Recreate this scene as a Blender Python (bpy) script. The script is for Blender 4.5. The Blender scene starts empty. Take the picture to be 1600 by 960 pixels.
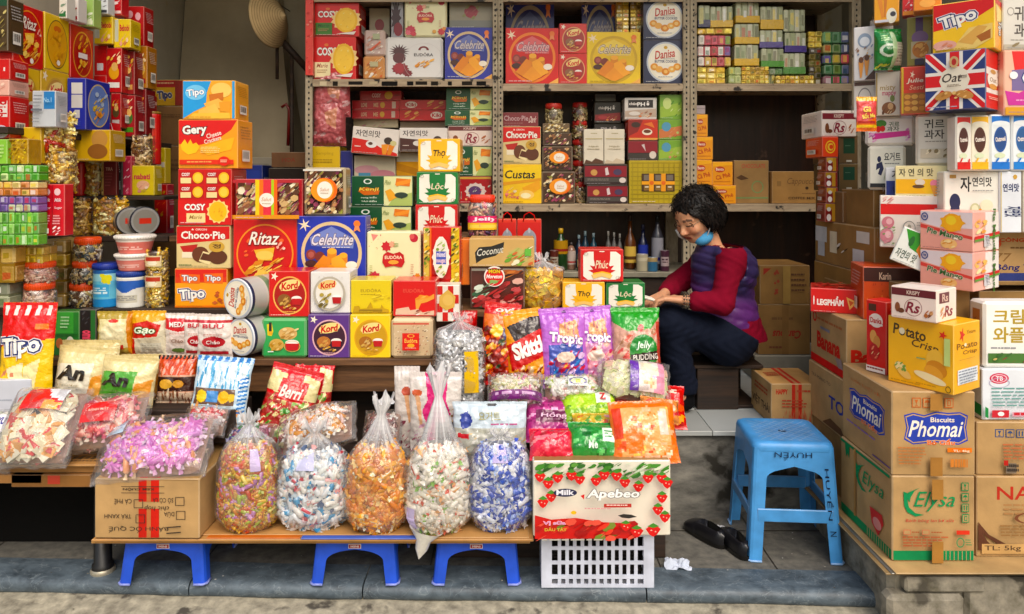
import bpy,math,random
import numpy as np
from mathutils import Vector,Matrix,noise as MN
SC = bpy.context.scene
COLL = SC.collection
PI = math.pi
# --- camera, light, exposure
H,F,CX,HY = 1.416,1155.0,800.0,280.0
cd = bpy.data.cameras.new('camera'); cam = bpy.data.objects.new('camera',cd); COLL.objects.link(cam)
cam.location = (0,0,H); cam.rotation_euler = (math.radians(90),0,0)
cd.sensor_width = 36; cd.lens = 36 * F / 1600; cd.shift_y = -(480 - HY) / 1600
cd.clip_start = .05; cd.clip_end = 500
SC.camera = cam
W = bpy.data.worlds.new('World'); SC.world = W; W.use_nodes = True
nt = W.node_tree; bg = nt.nodes['Background']
sky = nt.nodes.new('ShaderNodeTexSky'); sky.sky_type = 'NISHITA'; sky.sun_disc = False
SUN_EL,SUN_AZ = 50,163
sky.sun_elevation = math.radians(SUN_EL); sky.sun_rotation = math.radians(SUN_AZ)
sky.air_density = 1.6; sky.dust_density = 5; sky.ozone_density = .6
nt.links.new(sky.outputs[0],bg.inputs[0]); bg.inputs[1].default_value = .15
sl = bpy.data.lights.new('sun','SUN'); sl.energy = 1.25; sl.angle = math.radians(40); sl.color = (1,.97,.93)
so = bpy.data.objects.new('sun',sl); COLL.objects.link(so)
az = math.radians(SUN_AZ); el = math.radians(SUN_EL)
sd = Vector((math.sin(az) * math.cos(el),math.cos(az) * math.cos(el),math.sin(el)))
so.rotation_euler = sd.to_track_quat('Z','Y').to_euler()
vs = SC.view_settings; vs.view_transform = 'Standard'; vs.look = 'None'; vs.exposure = .2; vs.gamma = 1; vs.use_curve_mapping = False
SC.cycles.max_bounces = 8; SC.cycles.transparent_max_bounces = 16
# --- helpers
def PX(px,Y): return (px - CX) / F * Y
def PZ(py,Y): return H - (py - HY) / F * Y
_cc = {}
def C(h):
 if not isinstance(h,str): return tuple(h[:3])
 if h not in _cc:
  t = []
  for i in (0,2,4):
   s = int(h[i:i + 2],16) / 255
   t.append(s / 12.92 if s <= .04045 else ((s + .055) / 1.055) ** 2.4)
  g = [q ** 1.06 for q in t]; lum = .3 * g[0] + .59 * g[1] + .11 * g[2]
  _cc[h] = tuple(min(.9,max(0,lum + (q - lum) * 1.08)) for q in g)
 return _cc[h]
def mixc(a,b,t):
 a,b = C(a),C(b); return tuple(a[i] * (1 - t) + b[i] * t for i in range(3))
# --- materials (all read the print colour from the mesh)
MATS = {}
def mat(name,rough=.5,spec=.5,metal=0,coat=0,bump=0,bscale=60,var=.06,vscale=14,dist=.002,rvar=.0,detail=3,sss=0):
 m = bpy.data.materials.new(name); m.use_nodes = True
 t = m.node_tree; n = t.nodes; L = t.links.new
 p = n['Principled BSDF']
 a = n.new('ShaderNodeAttribute'); a.attribute_name = 'Col'
 tc = n.new('ShaderNodeTexCoord')
 nz = n.new('ShaderNodeTexNoise'); nz.inputs['Scale'].default_value = vscale; nz.inputs['Detail'].default_value = 4
 L(tc.outputs['Object'],nz.inputs['Vector'])
 mr = n.new('ShaderNodeMapRange'); mr.inputs[1].default_value = .3; mr.inputs[2].default_value = .7
 mr.inputs[3].default_value = 1 - var; mr.inputs[4].default_value = 1 + var * .5
 L(nz.outputs['Fac'],mr.inputs[0])
 mx = n.new('ShaderNodeMix'); mx.data_type = 'RGBA'; mx.blend_type = 'MULTIPLY'; mx.inputs[0].default_value = 1
 L(a.outputs['Color'],mx.inputs[6]); L(mr.outputs[0],mx.inputs[7]); L(mx.outputs[2],p.inputs['Base Color'])
 p.inputs['Roughness'].default_value = rough; p.inputs['Metallic'].default_value = metal
 p.inputs['Specular IOR Level'].default_value = spec; p.inputs['Coat Weight'].default_value = coat
 p.inputs['Coat Roughness'].default_value = .12
 if rvar:
  r2 = n.new('ShaderNodeMapRange'); r2.inputs[3].default_value = rough - rvar; r2.inputs[4].default_value = rough + rvar
  L(nz.outputs['Fac'],r2.inputs[0]); L(r2.outputs[0],p.inputs['Roughness'])
 if bump:
  bn = n.new('ShaderNodeTexNoise'); bn.inputs['Scale'].default_value = bscale; bn.inputs['Detail'].default_value = detail
  L(tc.outputs['Object'],bn.inputs['Vector'])
  b = n.new('ShaderNodeBump'); b.inputs['Strength'].default_value = bump; b.inputs['Distance'].default_value = dist
  L(bn.outputs['Fac'],b.inputs['Height']); L(b.outputs[0],p.inputs['Normal'])
  if coat: L(b.outputs[0],p.inputs['Coat Normal'])
 if sss:
  p.inputs['Subsurface Weight'].default_value = sss; p.inputs['Subsurface Radius'].default_value = (.01,.004,.002)
  p.inputs['Subsurface Scale'].default_value = .5
 MATS[name] = m; return m
mat('card',.4,.45,coat=.22,bump=.22,bscale=11,var=.1,vscale=9,dist=.004)
mat('tin',.28,.5,coat=.35,var=.05,vscale=8)
mat('kraft',.75,.25,bump=.4,bscale=14,var=.24,vscale=8,dist=.008,detail=6)
mat('filmprint',.2,.5,coat=.5,bump=.85,bscale=26,var=.06,vscale=16,dist=.012,detail=4)
mat('candywrap',.24,.6,coat=.4,bump=.5,bscale=90,var=.1,vscale=60,dist=.004)
mat('foil',.28,.6,metal=.35,coat=.3,bump=.7,bscale=55,var=.18,vscale=30,dist=.006)
mat('plastic',.38,.45,var=.2,vscale=16,bump=.05,bscale=30,rvar=.08)
mat('steel',.42,.5,metal=.6,var=.25,vscale=20,rvar=.1)
mat('paint',.55,.4,var=.2,vscale=12,bump=.2,bscale=60)
mat('cloth',.9,.15,bump=.4,bscale=160,var=.1,vscale=12)
mat('nylon',.45,.4,bump=.35,bscale=30,var=.14,vscale=14,dist=.006)
mat('skin',.5,.4,var=.08,vscale=20,bump=.1,bscale=200,dist=.001,sss=.15)
mat('hair',.4,.35,var=.4,vscale=90,bump=.9,bscale=95,dist=.01,detail=5)
mat('straw',.8,.2,bump=.4,bscale=60,var=.12,vscale=20)
mat('leather',.3,.5,var=.12,vscale=30,bump=.2,bscale=60)
mat('paper',.8,.2,var=.08,vscale=12,bump=.2,bscale=25)
def grain(name,cols,scale=(1,14,14),rough=.6,nscale=3,bump=.3,wear=None):
 m = bpy.data.materials.new(name); m.use_nodes = True
 t = m.node_tree; n = t.nodes; L = t.links.new; p = n['Principled BSDF']
 tc = n.new('ShaderNodeTexCoord'); mp = n.new('ShaderNodeMapping'); mp.inputs['Scale'].default_value = scale
 nz = n.new('ShaderNodeTexNoise'); nz.inputs['Scale'].default_value = nscale; nz.inputs['Detail'].default_value = 8; nz.inputs['Roughness'].default_value = .62
 L(tc.outputs['Object'],mp.inputs[0]); L(mp.outputs[0],nz.inputs['Vector'])
 cr = n.new('ShaderNodeValToRGB'); e = cr.color_ramp.elements
 while len(e) < len(cols): e.new(.5)
 for i,cc in enumerate(cols):
  e[i].position = .28 + .44 * i / (len(cols) - 1); e[i].color = C(cc) + (1,)
 L(nz.outputs['Fac'],cr.inputs[0]); out = cr.outputs[0]
 if wear:
  n2 = n.new('ShaderNodeTexNoise'); n2.inputs['Scale'].default_value = wear[1]; n2.inputs['Detail'].default_value = 6
  L(tc.outputs['Object'],n2.inputs['Vector'])
  r2 = n.new('ShaderNodeValToRGB'); r2.color_ramp.elements[0].position = wear[2]; r2.color_ramp.elements[1].position = wear[2] + .06
  L(n2.outputs['Fac'],r2.inputs[0])
  mx = n.new('ShaderNodeMix'); mx.data_type = 'RGBA'
  L(r2.outputs[0],mx.inputs[0]); L(out,mx.inputs[6]); mx.inputs[7].default_value = C(wear[0]) + (1,); out = mx.outputs[2]
 L(out,p.inputs['Base Color']); p.inputs['Roughness'].default_value = rough
 b = n.new('ShaderNodeBump'); b.inputs['Strength'].default_value = bump; b.inputs['Distance'].default_value = .004
 L(nz.outputs['Fac'],b.inputs['Height']); L(b.outputs[0],p.inputs['Normal'])
 MATS[name] = m; return m
grain('wood',['3f2a1a','6a4a2e','866242'])
grain('darkwood',['18100b','2e1f14','422e1e'],rough=.7)
grain('backboard',['22130d','371f15','4a2d1f'],scale=(8,8,.8),rough=.35,wear=('6b4c3c',9,.66))
grain('wall',['979080','a49d8c','b0a998'],scale=(1,1,1),rough=.9,nscale=2.2,bump=.15,wear=('9a8a68',3,.66))
grain('soffit',['8a806c','9b907a','a79c86'],scale=(1,1,1),rough=.9,nscale=2,bump=.1)
grain('ceiling',['857a66','9a8e78'],scale=(1,1,1),rough=.9)
grain('concrete',['55503f','857f72','a59d8d'],scale=(1,1,1),nscale=17,rough=.9,bump=1,wear=('4b463c',7,.6))
grain('riser',['4e4d49','7b7973','98958c'],scale=(1,1,2.5),nscale=9,rough=.85,bump=.8,wear=('35322b',5,.6))
grain('pavement',['4d4c48','66645e','79766d'],scale=(1,1,1),nscale=24,rough=.9,bump=.6,wear=('524d42',6,.63))
grain('street',['736d60','9a9484','b8b09d'],scale=(1,1,1),nscale=26,rough=.9,bump=.9,wear=('4f4a42',9,.6))
grain('shelfmetal',['8a7763','a8967e','b9a88f'],scale=(1,6,6),nscale=6,rough=.6,bump=.2,wear=('241d17',16,.6))
grain('postmetal',['7d705d','a2957f','b5a992'],scale=(3,3,1),nscale=9,rough=.6,bump=.2,wear=('2a221b',22,.62))
def marble():
 m = bpy.data.materials.new('bluestone'); m.use_nodes = True
 t = m.node_tree; n = t.nodes; L = t.links.new; p = n['Principled BSDF']
 tc = n.new('ShaderNodeTexCoord')
 nz = n.new('ShaderNodeTexNoise'); nz.inputs['Scale'].default_value = 5; nz.inputs['Detail'].default_value = 10; nz.inputs['Roughness'].default_value = .7; nz.inputs['Distortion'].default_value = .4
 mp = n.new('ShaderNodeMapping'); mp.inputs['Scale'].default_value = (2.2,3,3)
 L(tc.outputs['Object'],mp.inputs[0]); L(mp.outputs[0],nz.inputs['Vector'])
 cr = n.new('ShaderNodeValToRGB'); e = cr.color_ramp.elements
 e[0].position = .3; e[0].color = C('2f3840') + (1,); e[1].position = .75; e[1].color = C('6c7983') + (1,)
 L(nz.outputs['Fac'],cr.inputs[0])
 nv = n.new('ShaderNodeTexNoise'); nv.inputs['Scale'].default_value = 3.1; nv.inputs['Detail'].default_value = 5; nv.inputs['Distortion'].default_value = 2.2
 L(mp.outputs[0],nv.inputs['Vector'])
 sb = n.new('ShaderNodeMath'); sb.operation = 'SUBTRACT'; sb.inputs[1].default_value = .5; L(nv.outputs['Fac'],sb.inputs[0])
 ab = n.new('ShaderNodeMath'); ab.operation = 'ABSOLUTE'; L(sb.outputs[0],ab.inputs[0])
 vr = n.new('ShaderNodeMapRange'); vr.inputs[1].default_value = 0; vr.inputs[2].default_value = .012; vr.inputs[3].default_value = .22; vr.inputs[4].default_value = 0
 L(ab.outputs[0],vr.inputs[0])
 mx = n.new('ShaderNodeMix'); mx.data_type = 'RGBA'; L(vr.outputs[0],mx.inputs[0]); L(cr.outputs[0],mx.inputs[6]); mx.inputs[7].default_value = C('b4bec2') + (1,)
 L(mx.outputs[2],p.inputs['Base Color']); p.inputs['Roughness'].default_value = .5
 b = n.new('ShaderNodeBump'); b.inputs['Strength'].default_value = .3; b.inputs['Distance'].default_value = .004
 L(nz.outputs['Fac'],b.inputs['Height']); L(b.outputs[0],p.inputs['Normal'])
 MATS['bluestone'] = m
marble()
def film(name,haze=.1,tint='ffffff',gl=.55,rough=.12,bscale=14,streak=0,dist=.02):
 m = bpy.data.materials.new(name); m.use_nodes = True
 t = m.node_tree; n = t.nodes; L = t.links.new; n.clear()
 out = n.new('ShaderNodeOutputMaterial')
 tr = n.new('ShaderNodeBsdfTransparent'); tr.inputs[0].default_value = C(tint) + (1,)
 gs = n.new('ShaderNodeBsdfGlossy'); gs.inputs['Roughness'].default_value = rough; gs.inputs[0].default_value = (1,1,1,1)
 df = n.new('ShaderNodeBsdfDiffuse'); df.inputs[0].default_value = (.85,.85,.87,1)
 tc = n.new('ShaderNodeTexCoord')
 nz = n.new('ShaderNodeTexNoise'); nz.inputs['Scale'].default_value = bscale; nz.inputs['Detail'].default_value = 5; nz.inputs['Distortion'].default_value = 1.2
 L(tc.outputs['Object'],nz.inputs['Vector'])
 b = n.new('ShaderNodeBump'); b.inputs['Strength'].default_value = .9; b.inputs['Distance'].default_value = dist
 L(nz.outputs['Fac'],b.inputs['Height']); L(b.outputs[0],gs.inputs['Normal'])
 fr = n.new('ShaderNodeLayerWeight'); L(b.outputs[0],fr.inputs['Normal'])
 pw = n.new('ShaderNodeMath'); pw.operation = 'POWER'; pw.inputs[1].default_value = 3.2; L(fr.outputs['Facing'],pw.inputs[0])
 ml = n.new('ShaderNodeMath'); ml.operation = 'MULTIPLY_ADD'; ml.inputs[1].default_value = gl; ml.inputs[2].default_value = .05; ml.use_clamp = True
 L(pw.outputs[0],ml.inputs[0])
 m1 = n.new('ShaderNodeMixShader'); L(ml.outputs[0],m1.inputs[0]); L(tr.outputs[0],m1.inputs[1]); L(gs.outputs[0],m1.inputs[2])
 a = n.new('ShaderNodeAttribute'); a.attribute_name = 'Col'
 sp = n.new('ShaderNodeSeparateColor'); L(a.outputs['Color'],sp.inputs[0])
 mr = n.new('ShaderNodeMapRange'); mr.inputs[1].default_value = .35; mr.inputs[2].default_value = .75; mr.inputs[3].default_value = 0; mr.inputs[4].default_value = 1
 L(nz.outputs['Fac'],mr.inputs[0])
 mm = n.new('ShaderNodeMath'); mm.operation = 'MULTIPLY_ADD'; L(mr.outputs[0],mm.inputs[0]); mm.inputs[1].default_value = haze * 2; L(sp.outputs[0],mm.inputs[2]); mm.use_clamp = True
 m2 = n.new('ShaderNodeMixShader'); L(mm.outputs[0],m2.inputs[0]); L(m1.outputs[0],m2.inputs[1]); L(df.outputs[0],m2.inputs[2])
 L(m2.outputs[0],out.inputs[0]); MATS[name] = m
film('clearfilm',.045,gl=.7,rough=.1)
film('jarplastic',.02,gl=.45,rough=.08,bscale=5,dist=.006)
film('clampack',.03,gl=.5,rough=.1,bscale=9,dist=.008)
# --- mesh builder
class M:
 def __init__(s): s.v = []; s.f = []; s.c = []; s.mi = []; s.A = []; s.sm = []
 def add(s,pts,col,mi=0):
  k = len(s.v); s.v.extend([tuple(p) for p in pts]); s.f.append(tuple(range(k,k + len(pts)))); s.c.append(C(col)); s.mi.append(mi); s.sm.append(0)
 def mesh(s,verts,faces,col,mi=0,smooth=0):
  k = len(s.v); s.v.extend([tuple(p) for p in verts])
  per = isinstance(col,list)
  for i,f in enumerate(faces):
   s.f.append(tuple(k + j for j in f)); s.c.append(C(col[i]) if per else C(col)); s.mi.append(mi); s.sm.append(smooth)
 def box(s,x0,x1,y0,y1,z0,z1,col,b=0,faces=None,mi=0):
  fc = lambda k: (faces or {}).get(k,col)
  if b <= 0:
   P = lambda i,j,k: ((x0,x1)[i],(y0,y1)[j],(z0,z1)[k])
   for k,q in (('F',((0,0,0),(1,0,0),(1,0,1),(0,0,1))),('B',((1,1,0),(0,1,0),(0,1,1),(1,1,1))),('L',((0,1,0),(0,0,0),(0,0,1),(0,1,1))),
                         ('R',((1,0,0),(1,1,0),(1,1,1),(1,0,1))),('T',((0,0,1),(1,0,1),(1,1,1),(0,1,1))),('D',((0,1,0),(1,1,0),(1,0,0),(0,0,0)))):
    s.add([P(*t) for t in q],fc(k),mi)
   return
  xs,ys,zs = (x0,x1),(y0,y1),(z0,z1)
  sg = (1,-1)
  def vt(i,j,k,ax):
   p = [xs[i] + sg[i] * b,ys[j] + sg[j] * b,zs[k] + sg[k] * b]
   p[ax] = (xs,ys,zs)[ax][(i,j,k)[ax]]
   return tuple(p)
  F6 = {'F': (1,0),'B': (1,1),'L': (0,0),'R': (0,1),'D': (2,0),'T': (2,1)}
  order = {'F': ((0,0,0),(1,0,0),(1,0,1),(0,0,1)),'B': ((1,1,0),(0,1,0),(0,1,1),(1,1,1)),'L': ((0,1,0),(0,0,0),(0,0,1),(0,1,1)),
                 'R': ((1,0,0),(1,1,0),(1,1,1),(1,0,1)),'T': ((0,0,1),(1,0,1),(1,1,1),(0,1,1)),'D': ((0,1,0),(1,1,0),(1,0,0),(0,0,0))}
  for k,(ax,sd_) in F6.items(): s.add([vt(*t,ax) for t in order[k]],fc(k),mi)
  ec = mixc(fc('F'),'f0ead8',.12)
  for ax in range(3):
   o1,o2 = [a for a in range(3) if a != ax]
   for a in (0,1):
    for c_ in (0,1):
     e = []
     for t in (0,1):
      idx = [0,0,0]; idx[ax] = t; idx[o1] = a; idx[o2] = c_; e.append(tuple(idx))
     q = [vt(*e[0],o1),vt(*e[1],o1),vt(*e[1],o2),vt(*e[0],o2)]
     s.add(q,ec,mi)
  for i in (0,1):
   for j in (0,1):
    for k in (0,1): s.add([vt(i,j,k,0),vt(i,j,k,1),vt(i,j,k,2)],ec,mi)
 def lathe(s,prof,col,n=24,ang=2 * PI,cx=0,cy=0,cap=True,mi=0,sq=0,smooth=1,ax='z'):
  rings = []; V = []; Fc = []; cl = []
  for (r,z,*rest) in prof:
   ring = []
   for i in range(n):
    a = ang * i / n; ca,sa = math.cos(a),math.sin(a)
    k = 1.0
    if sq: k = (abs(ca) ** sq + abs(sa) ** sq) ** (-1 / sq)
    p = (cx + r * k * ca,cy + r * k * sa,z)
    if ax == 'y': p = (p[0],z,p[1])
    V.append(p); ring.append(len(V) - 1)
   rings.append(ring)
  for q in range(len(prof) - 1):
   cc = prof[q][2] if len(prof[q]) > 2 else col
   for i in range(n):
    a,b = rings[q],rings[q + 1]
    Fc.append((a[i],a[(i + 1) % n],b[(i + 1) % n],b[i])); cl.append(cc)
  if cap:
   Fc.append(tuple(reversed(rings[0]))); cl.append(prof[0][2] if len(prof[0]) > 2 else col)
   Fc.append(tuple(rings[-1])); cl.append(prof[-1][2] if len(prof[-1]) > 2 else col)
  s.mesh(V,Fc,cl,mi,smooth)
 def tube(s,pts,r,col,n=8,mi=0,cap=True):
  pts = [Vector(p) for p in pts]; V = []; Fc = []; prev = None
  for i,p in enumerate(pts):
   d = (pts[min(i + 1,len(pts) - 1)] - pts[max(i - 1,0)]).normalized()
   u = d.orthogonal().normalized() if prev is None else (prev - d * prev.dot(d)).normalized()
   prev = u; w = d.cross(u); rr = r[i] if isinstance(r,(list,tuple)) else r
   for k in range(n):
    a = 2 * PI * k / n; V.append(p + (u * math.cos(a) + w * math.sin(a)) * rr)
  for i in range(len(pts) - 1):
   for k in range(n): Fc.append((i * n + k,i * n + (k + 1) % n,(i + 1) * n + (k + 1) % n,(i + 1) * n + k))
  if cap: Fc.append(tuple(range(n - 1,-1,-1))); Fc.append(tuple(range((len(pts) - 1) * n,len(pts) * n)))
  s.mesh(V,Fc,col,mi,1)
 def prism(s,pts,y0,y1,col,mi=0):
  n = len(pts)
  s.add([(x,y0,z) for x,z in pts],col,mi); s.add([(x,y1,z) for x,z in reversed(pts)],col,mi)
  for i in range(n):
   a,b = pts[i],pts[(i + 1) % n]
   s.add([(a[0],y0,a[1]),(a[0],y1,a[1]),(b[0],y1,b[1]),(b[0],y0,b[1])],col,mi)
 def arr(s,V,Fq,Cf,mi=0,smooth=0): s.A.append((np.asarray(V,float),np.asarray(Fq,int),np.asarray(Cf,float),mi,smooth))
 def xf(s,mtx):
  s.v = [tuple(mtx @ Vector(p)) for p in s.v]
  r = np.array(mtx)
  s.A = [(a[0] @ r[:3,:3].T + r[:3,3],) + a[1:] for a in s.A]
 def make(s,name,mats,parent=None,loc=None,rot=None):
  vs_ = [np.array(s.v,float).reshape(-1,3)]; off = len(s.v)
  li = [i for f in s.f for i in f]; tot = [len(f) for f in s.f]; cols = [c for c in s.c]; mi = list(s.mi); smo = list(s.sm)
  li = [np.array(li,int)]; tot = [np.array(tot,int)]; cols = [np.array(cols,float).reshape(-1,3)]; mi = [np.array(mi,int)]; smo = [np.array(smo,bool)]
  for V,Fq,Cf,m_,sm_ in s.A:
   vs_.append(V); li.append((Fq + off).ravel()); off += len(V); tot.append(np.full(len(Fq),Fq.shape[1])); cols.append(Cf); mi.append(np.full(len(Fq),m_)); smo.append(np.full(len(Fq),bool(sm_)))
  V = np.concatenate(vs_); LI = np.concatenate(li).astype(np.int32); T = np.concatenate(tot).astype(np.int32); CC = np.concatenate(cols)
  me = bpy.data.meshes.new(name)
  me.vertices.add(len(V)); me.vertices.foreach_set('co',V.astype(np.float32).ravel())
  me.loops.add(len(LI)); me.loops.foreach_set('vertex_index',LI)
  me.polygons.add(len(T)); st = np.zeros(len(T),np.int32); st[1:] = np.cumsum(T)[:-1]
  me.polygons.foreach_set('loop_start',st)
  me.polygons.foreach_set('material_index',np.concatenate(mi).astype(np.int32))
  me.polygons.foreach_set('use_smooth',np.concatenate(smo))
  me.update(calc_edges=True)
  at = me.color_attributes.new('Col','FLOAT_COLOR','CORNER')
  cc = np.ones((len(LI),4),np.float32); cc[:,:3] = np.repeat(CC,T,axis=0)
  at.data.foreach_set('color',cc.ravel())
  for q in (mats if isinstance(mats,(list,tuple)) else [mats]): me.materials.append(MATS[q])
  o = bpy.data.objects.new(name,me); COLL.objects.link(o)
  if parent: o.parent = parent
  if loc: o.location = loc
  if rot: o.rotation_euler = rot
  return o
def tag(o,label,cat,group=None,kind=None):
 if label: o['label'] = label
 if cat: o['category'] = cat
 if group: o['group'] = group
 if kind: o['kind'] = kind
 return o
def empty(name,loc=(0,0,0),rot=(0,0,0)):
 o = bpy.data.objects.new(name,None); o.empty_display_size = .05; COLL.objects.link(o); o.location = loc; o.rotation_euler = rot; return o
def struct(m,name,mt): o = m.make(name,mt); o['kind'] = 'structure'; return o
# --- printing: shapes and lettering laid on a face
_gl = {}
def glyph(s,off=0):
 k = (s,round(off,4))
 if k not in _gl:
  c = bpy.data.curves.new('lettering','FONT'); c.body = s; c.size = 1; c.resolution_u = 2; c.offset = off; c.dimensions = '2D'; c.fill_mode = 'FRONT'
  o = bpy.data.objects.new('lettering',c); COLL.objects.link(o)
  dg = bpy.context.evaluated_depsgraph_get(); e = o.evaluated_get(dg); m = e.to_mesh()
  V = np.array([v.co[:2] for v in m.vertices]).reshape(-1,2); Fc = [tuple(p.vertices) for p in m.polygons]
  e.to_mesh_clear(); bpy.data.objects.remove(o); bpy.data.curves.remove(c)
  _gl[k] = (V,Fc)
 return _gl[k]
def R(x0,y0,x1,y1,c): return ('P',[(x0,y0),(x1,y0),(x1,y1),(x0,y1)],c)
def E(cx,cy,rx,ry,c,n=28,rot=0):
 r = math.radians(rot)
 return ('P',[(cx + rx * math.cos(a) * math.cos(r) - ry * math.sin(a) * math.sin(r),cy + rx * math.cos(a) * math.sin(r) + ry * math.sin(a) * math.cos(r)) for a in (2 * PI * i / n for i in range(n))],c)
def P(p,c): return ('P',p,c)
def T(s,cx,cy,w,h,c,b=.02,sh=0,rot=0,o=None,ow=.05,o2=None,ow2=.1): return ('T',s,cx,cy,w,h,c,b,sh,rot,o,ow,o2,ow2)
def S_(n,x0,y0,x1,y1,rx,ry,cols,seed=1,rot=True,sides=7): return ('S',n,x0,y0,x1,y1,rx,ry,cols,seed,rot,sides)
def Ln(x0,y0,x1,y1,rows,c,seed=3,fill=.5): return ('L',x0,y0,x1,y1,rows,c,seed,fill)
def O(cx,cy,rx,ry,t,c,n=32): return ('O',cx,cy,rx,ry,t,c,n)
def star(cx,cy,r,c,n=8,k=.4,a0=0): return ('P',[(cx + (r if i % 2 == 0 else r * k) * math.cos(a0 + PI * i / n),cy + (r if i % 2 == 0 else r * k) * math.sin(a0 + PI * i / n)) for i in range(2 * n)],c)
def expand(items):
 out = []
 for it in items:
  k = it[0]
  if k in 'PT': out.append(it)
  elif k == 'S':
   _,n,x0,y0,x1,y1,rx,ry,cols,seed,rot,sides = it; rn = random.Random(seed)
   for i in range(n):
    cx,cy = rn.uniform(x0,x1),rn.uniform(y0,y1); s = rn.uniform(.7,1.25); a0 = rn.uniform(0,6.28) if rot else 0
    ax,ay = rx * s,ry * s * rn.uniform(.75,1.1)
    p = [(cx + ax * math.cos(a + a0 * .3) ,cy + ay * math.sin(a)) for a in (2 * PI * j / sides + a0 for j in range(sides))]
    p = [(min(max(x,0.004),.996),min(max(y,0.004),.996)) for x,y in p]
    out.append(('P',p,rn.choice(cols)))
  elif k == 'L':
   _,x0,y0,x1,y1,rows,c,seed,fill = it; rn = random.Random(seed); rh = (y1 - y0) / rows
   for r in range(rows):
    x = x0; y = y0 + r * rh; end = x1 - (x1 - x0) * rn.uniform(0,.25)
    while x < end:
     w = min((x1 - x0) * rn.uniform(.06,.2),end - x)
     if w > 0: out.append(('P',[(x,y),(x + w,y),(x + w,y + rh * fill),(x,y + rh * fill)],c))
     x += w + (x1 - x0) * .025
  elif k == 'O':
   _,cx,cy,rx,ry,t,c,n = it
   for i in range(n):
    a,b = 2 * PI * i / n,2 * PI * (i + 1) / n
    out.append(('P',[(cx + rx * math.cos(a),cy + ry * math.sin(a)),(cx + rx * math.cos(b),cy + ry * math.sin(b)),
                                  (cx + rx * (1 - t) * math.cos(b),cy + ry * (1 - t) * math.sin(b)),(cx + rx * (1 - t) * math.cos(a),cy + ry * (1 - t) * math.sin(a))],c,1))
 return out
def lay(m,items,fn,asp=1.0,mi=0,step=.00022,only=None):
 """fn(u,v,height) -> point; asp = width/height of the face"""
 lv = 1
 for it in expand(items):
  if it[0] == 'P':
   if only == 'T': continue
   if len(it) == 3: lv += 1
   k = lv * step
   pts = [fn(u,v,k) for u,v in it[1]]
   m.add(list(reversed(pts)),it[2],mi)
  else:
   _,s,cx,cy,w,h,c,b,sh,rot,o,ow,o2,ow2 = it
   V0,_f = glyph(s,b)
   if len(V0) == 0: continue
   lo,hi = V0.min(0),V0.max(0); d = np.maximum(hi - lo,1e-6)
   cr,sr = math.cos(math.radians(rot)),math.sin(math.radians(rot))
   for (off,cc) in ((ow2 + b,o2),(ow + b,o),(b,c)):
    if cc is None: continue
    V,Fc = glyph(s,off); lv += 1; k = lv * step
    q = (V - lo) / d - .5
    x = (q[:,0] * w + q[:,1] * h / asp * sh) * asp; y = -q[:,1] * h
    X_,Y_ = (x * cr - y * sr) / asp + cx,x * sr + y * cr + cy
    m.mesh([fn(u,v,k) for u,v in zip(X_,Y_)],Fc,cc,mi)
def flat(o,U,V):
 o,U,V = Vector(o),Vector(U),Vector(V); N = V.cross(U).normalized()
 return lambda u,v,k: o + U * u + V * v + N * k
def face(m,k,x0,x1,y0,y1,z0,z1,items,mi=0):
 if k == 'F': fn = flat((x0,y0,z1),(x1 - x0,0,0),(0,0,z0 - z1)); a = (x1 - x0) / (z1 - z0)
 elif k == 'R': fn = flat((x1,y0,z1),(0,y1 - y0,0),(0,0,z0 - z1)); a = (y1 - y0) / (z1 - z0)
 elif k == 'L': fn = flat((x0,y1,z1),(0,y0 - y1,0),(0,0,z0 - z1)); a = (y1 - y0) / (z1 - z0)
 else: fn = flat((x0,y1,z1),(x1 - x0,0,0),(0,y0 - y1,0)); a = (x1 - x0) / (y1 - y0)
 lay(m,items,fn,a,mi)
TOP = {}
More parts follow.
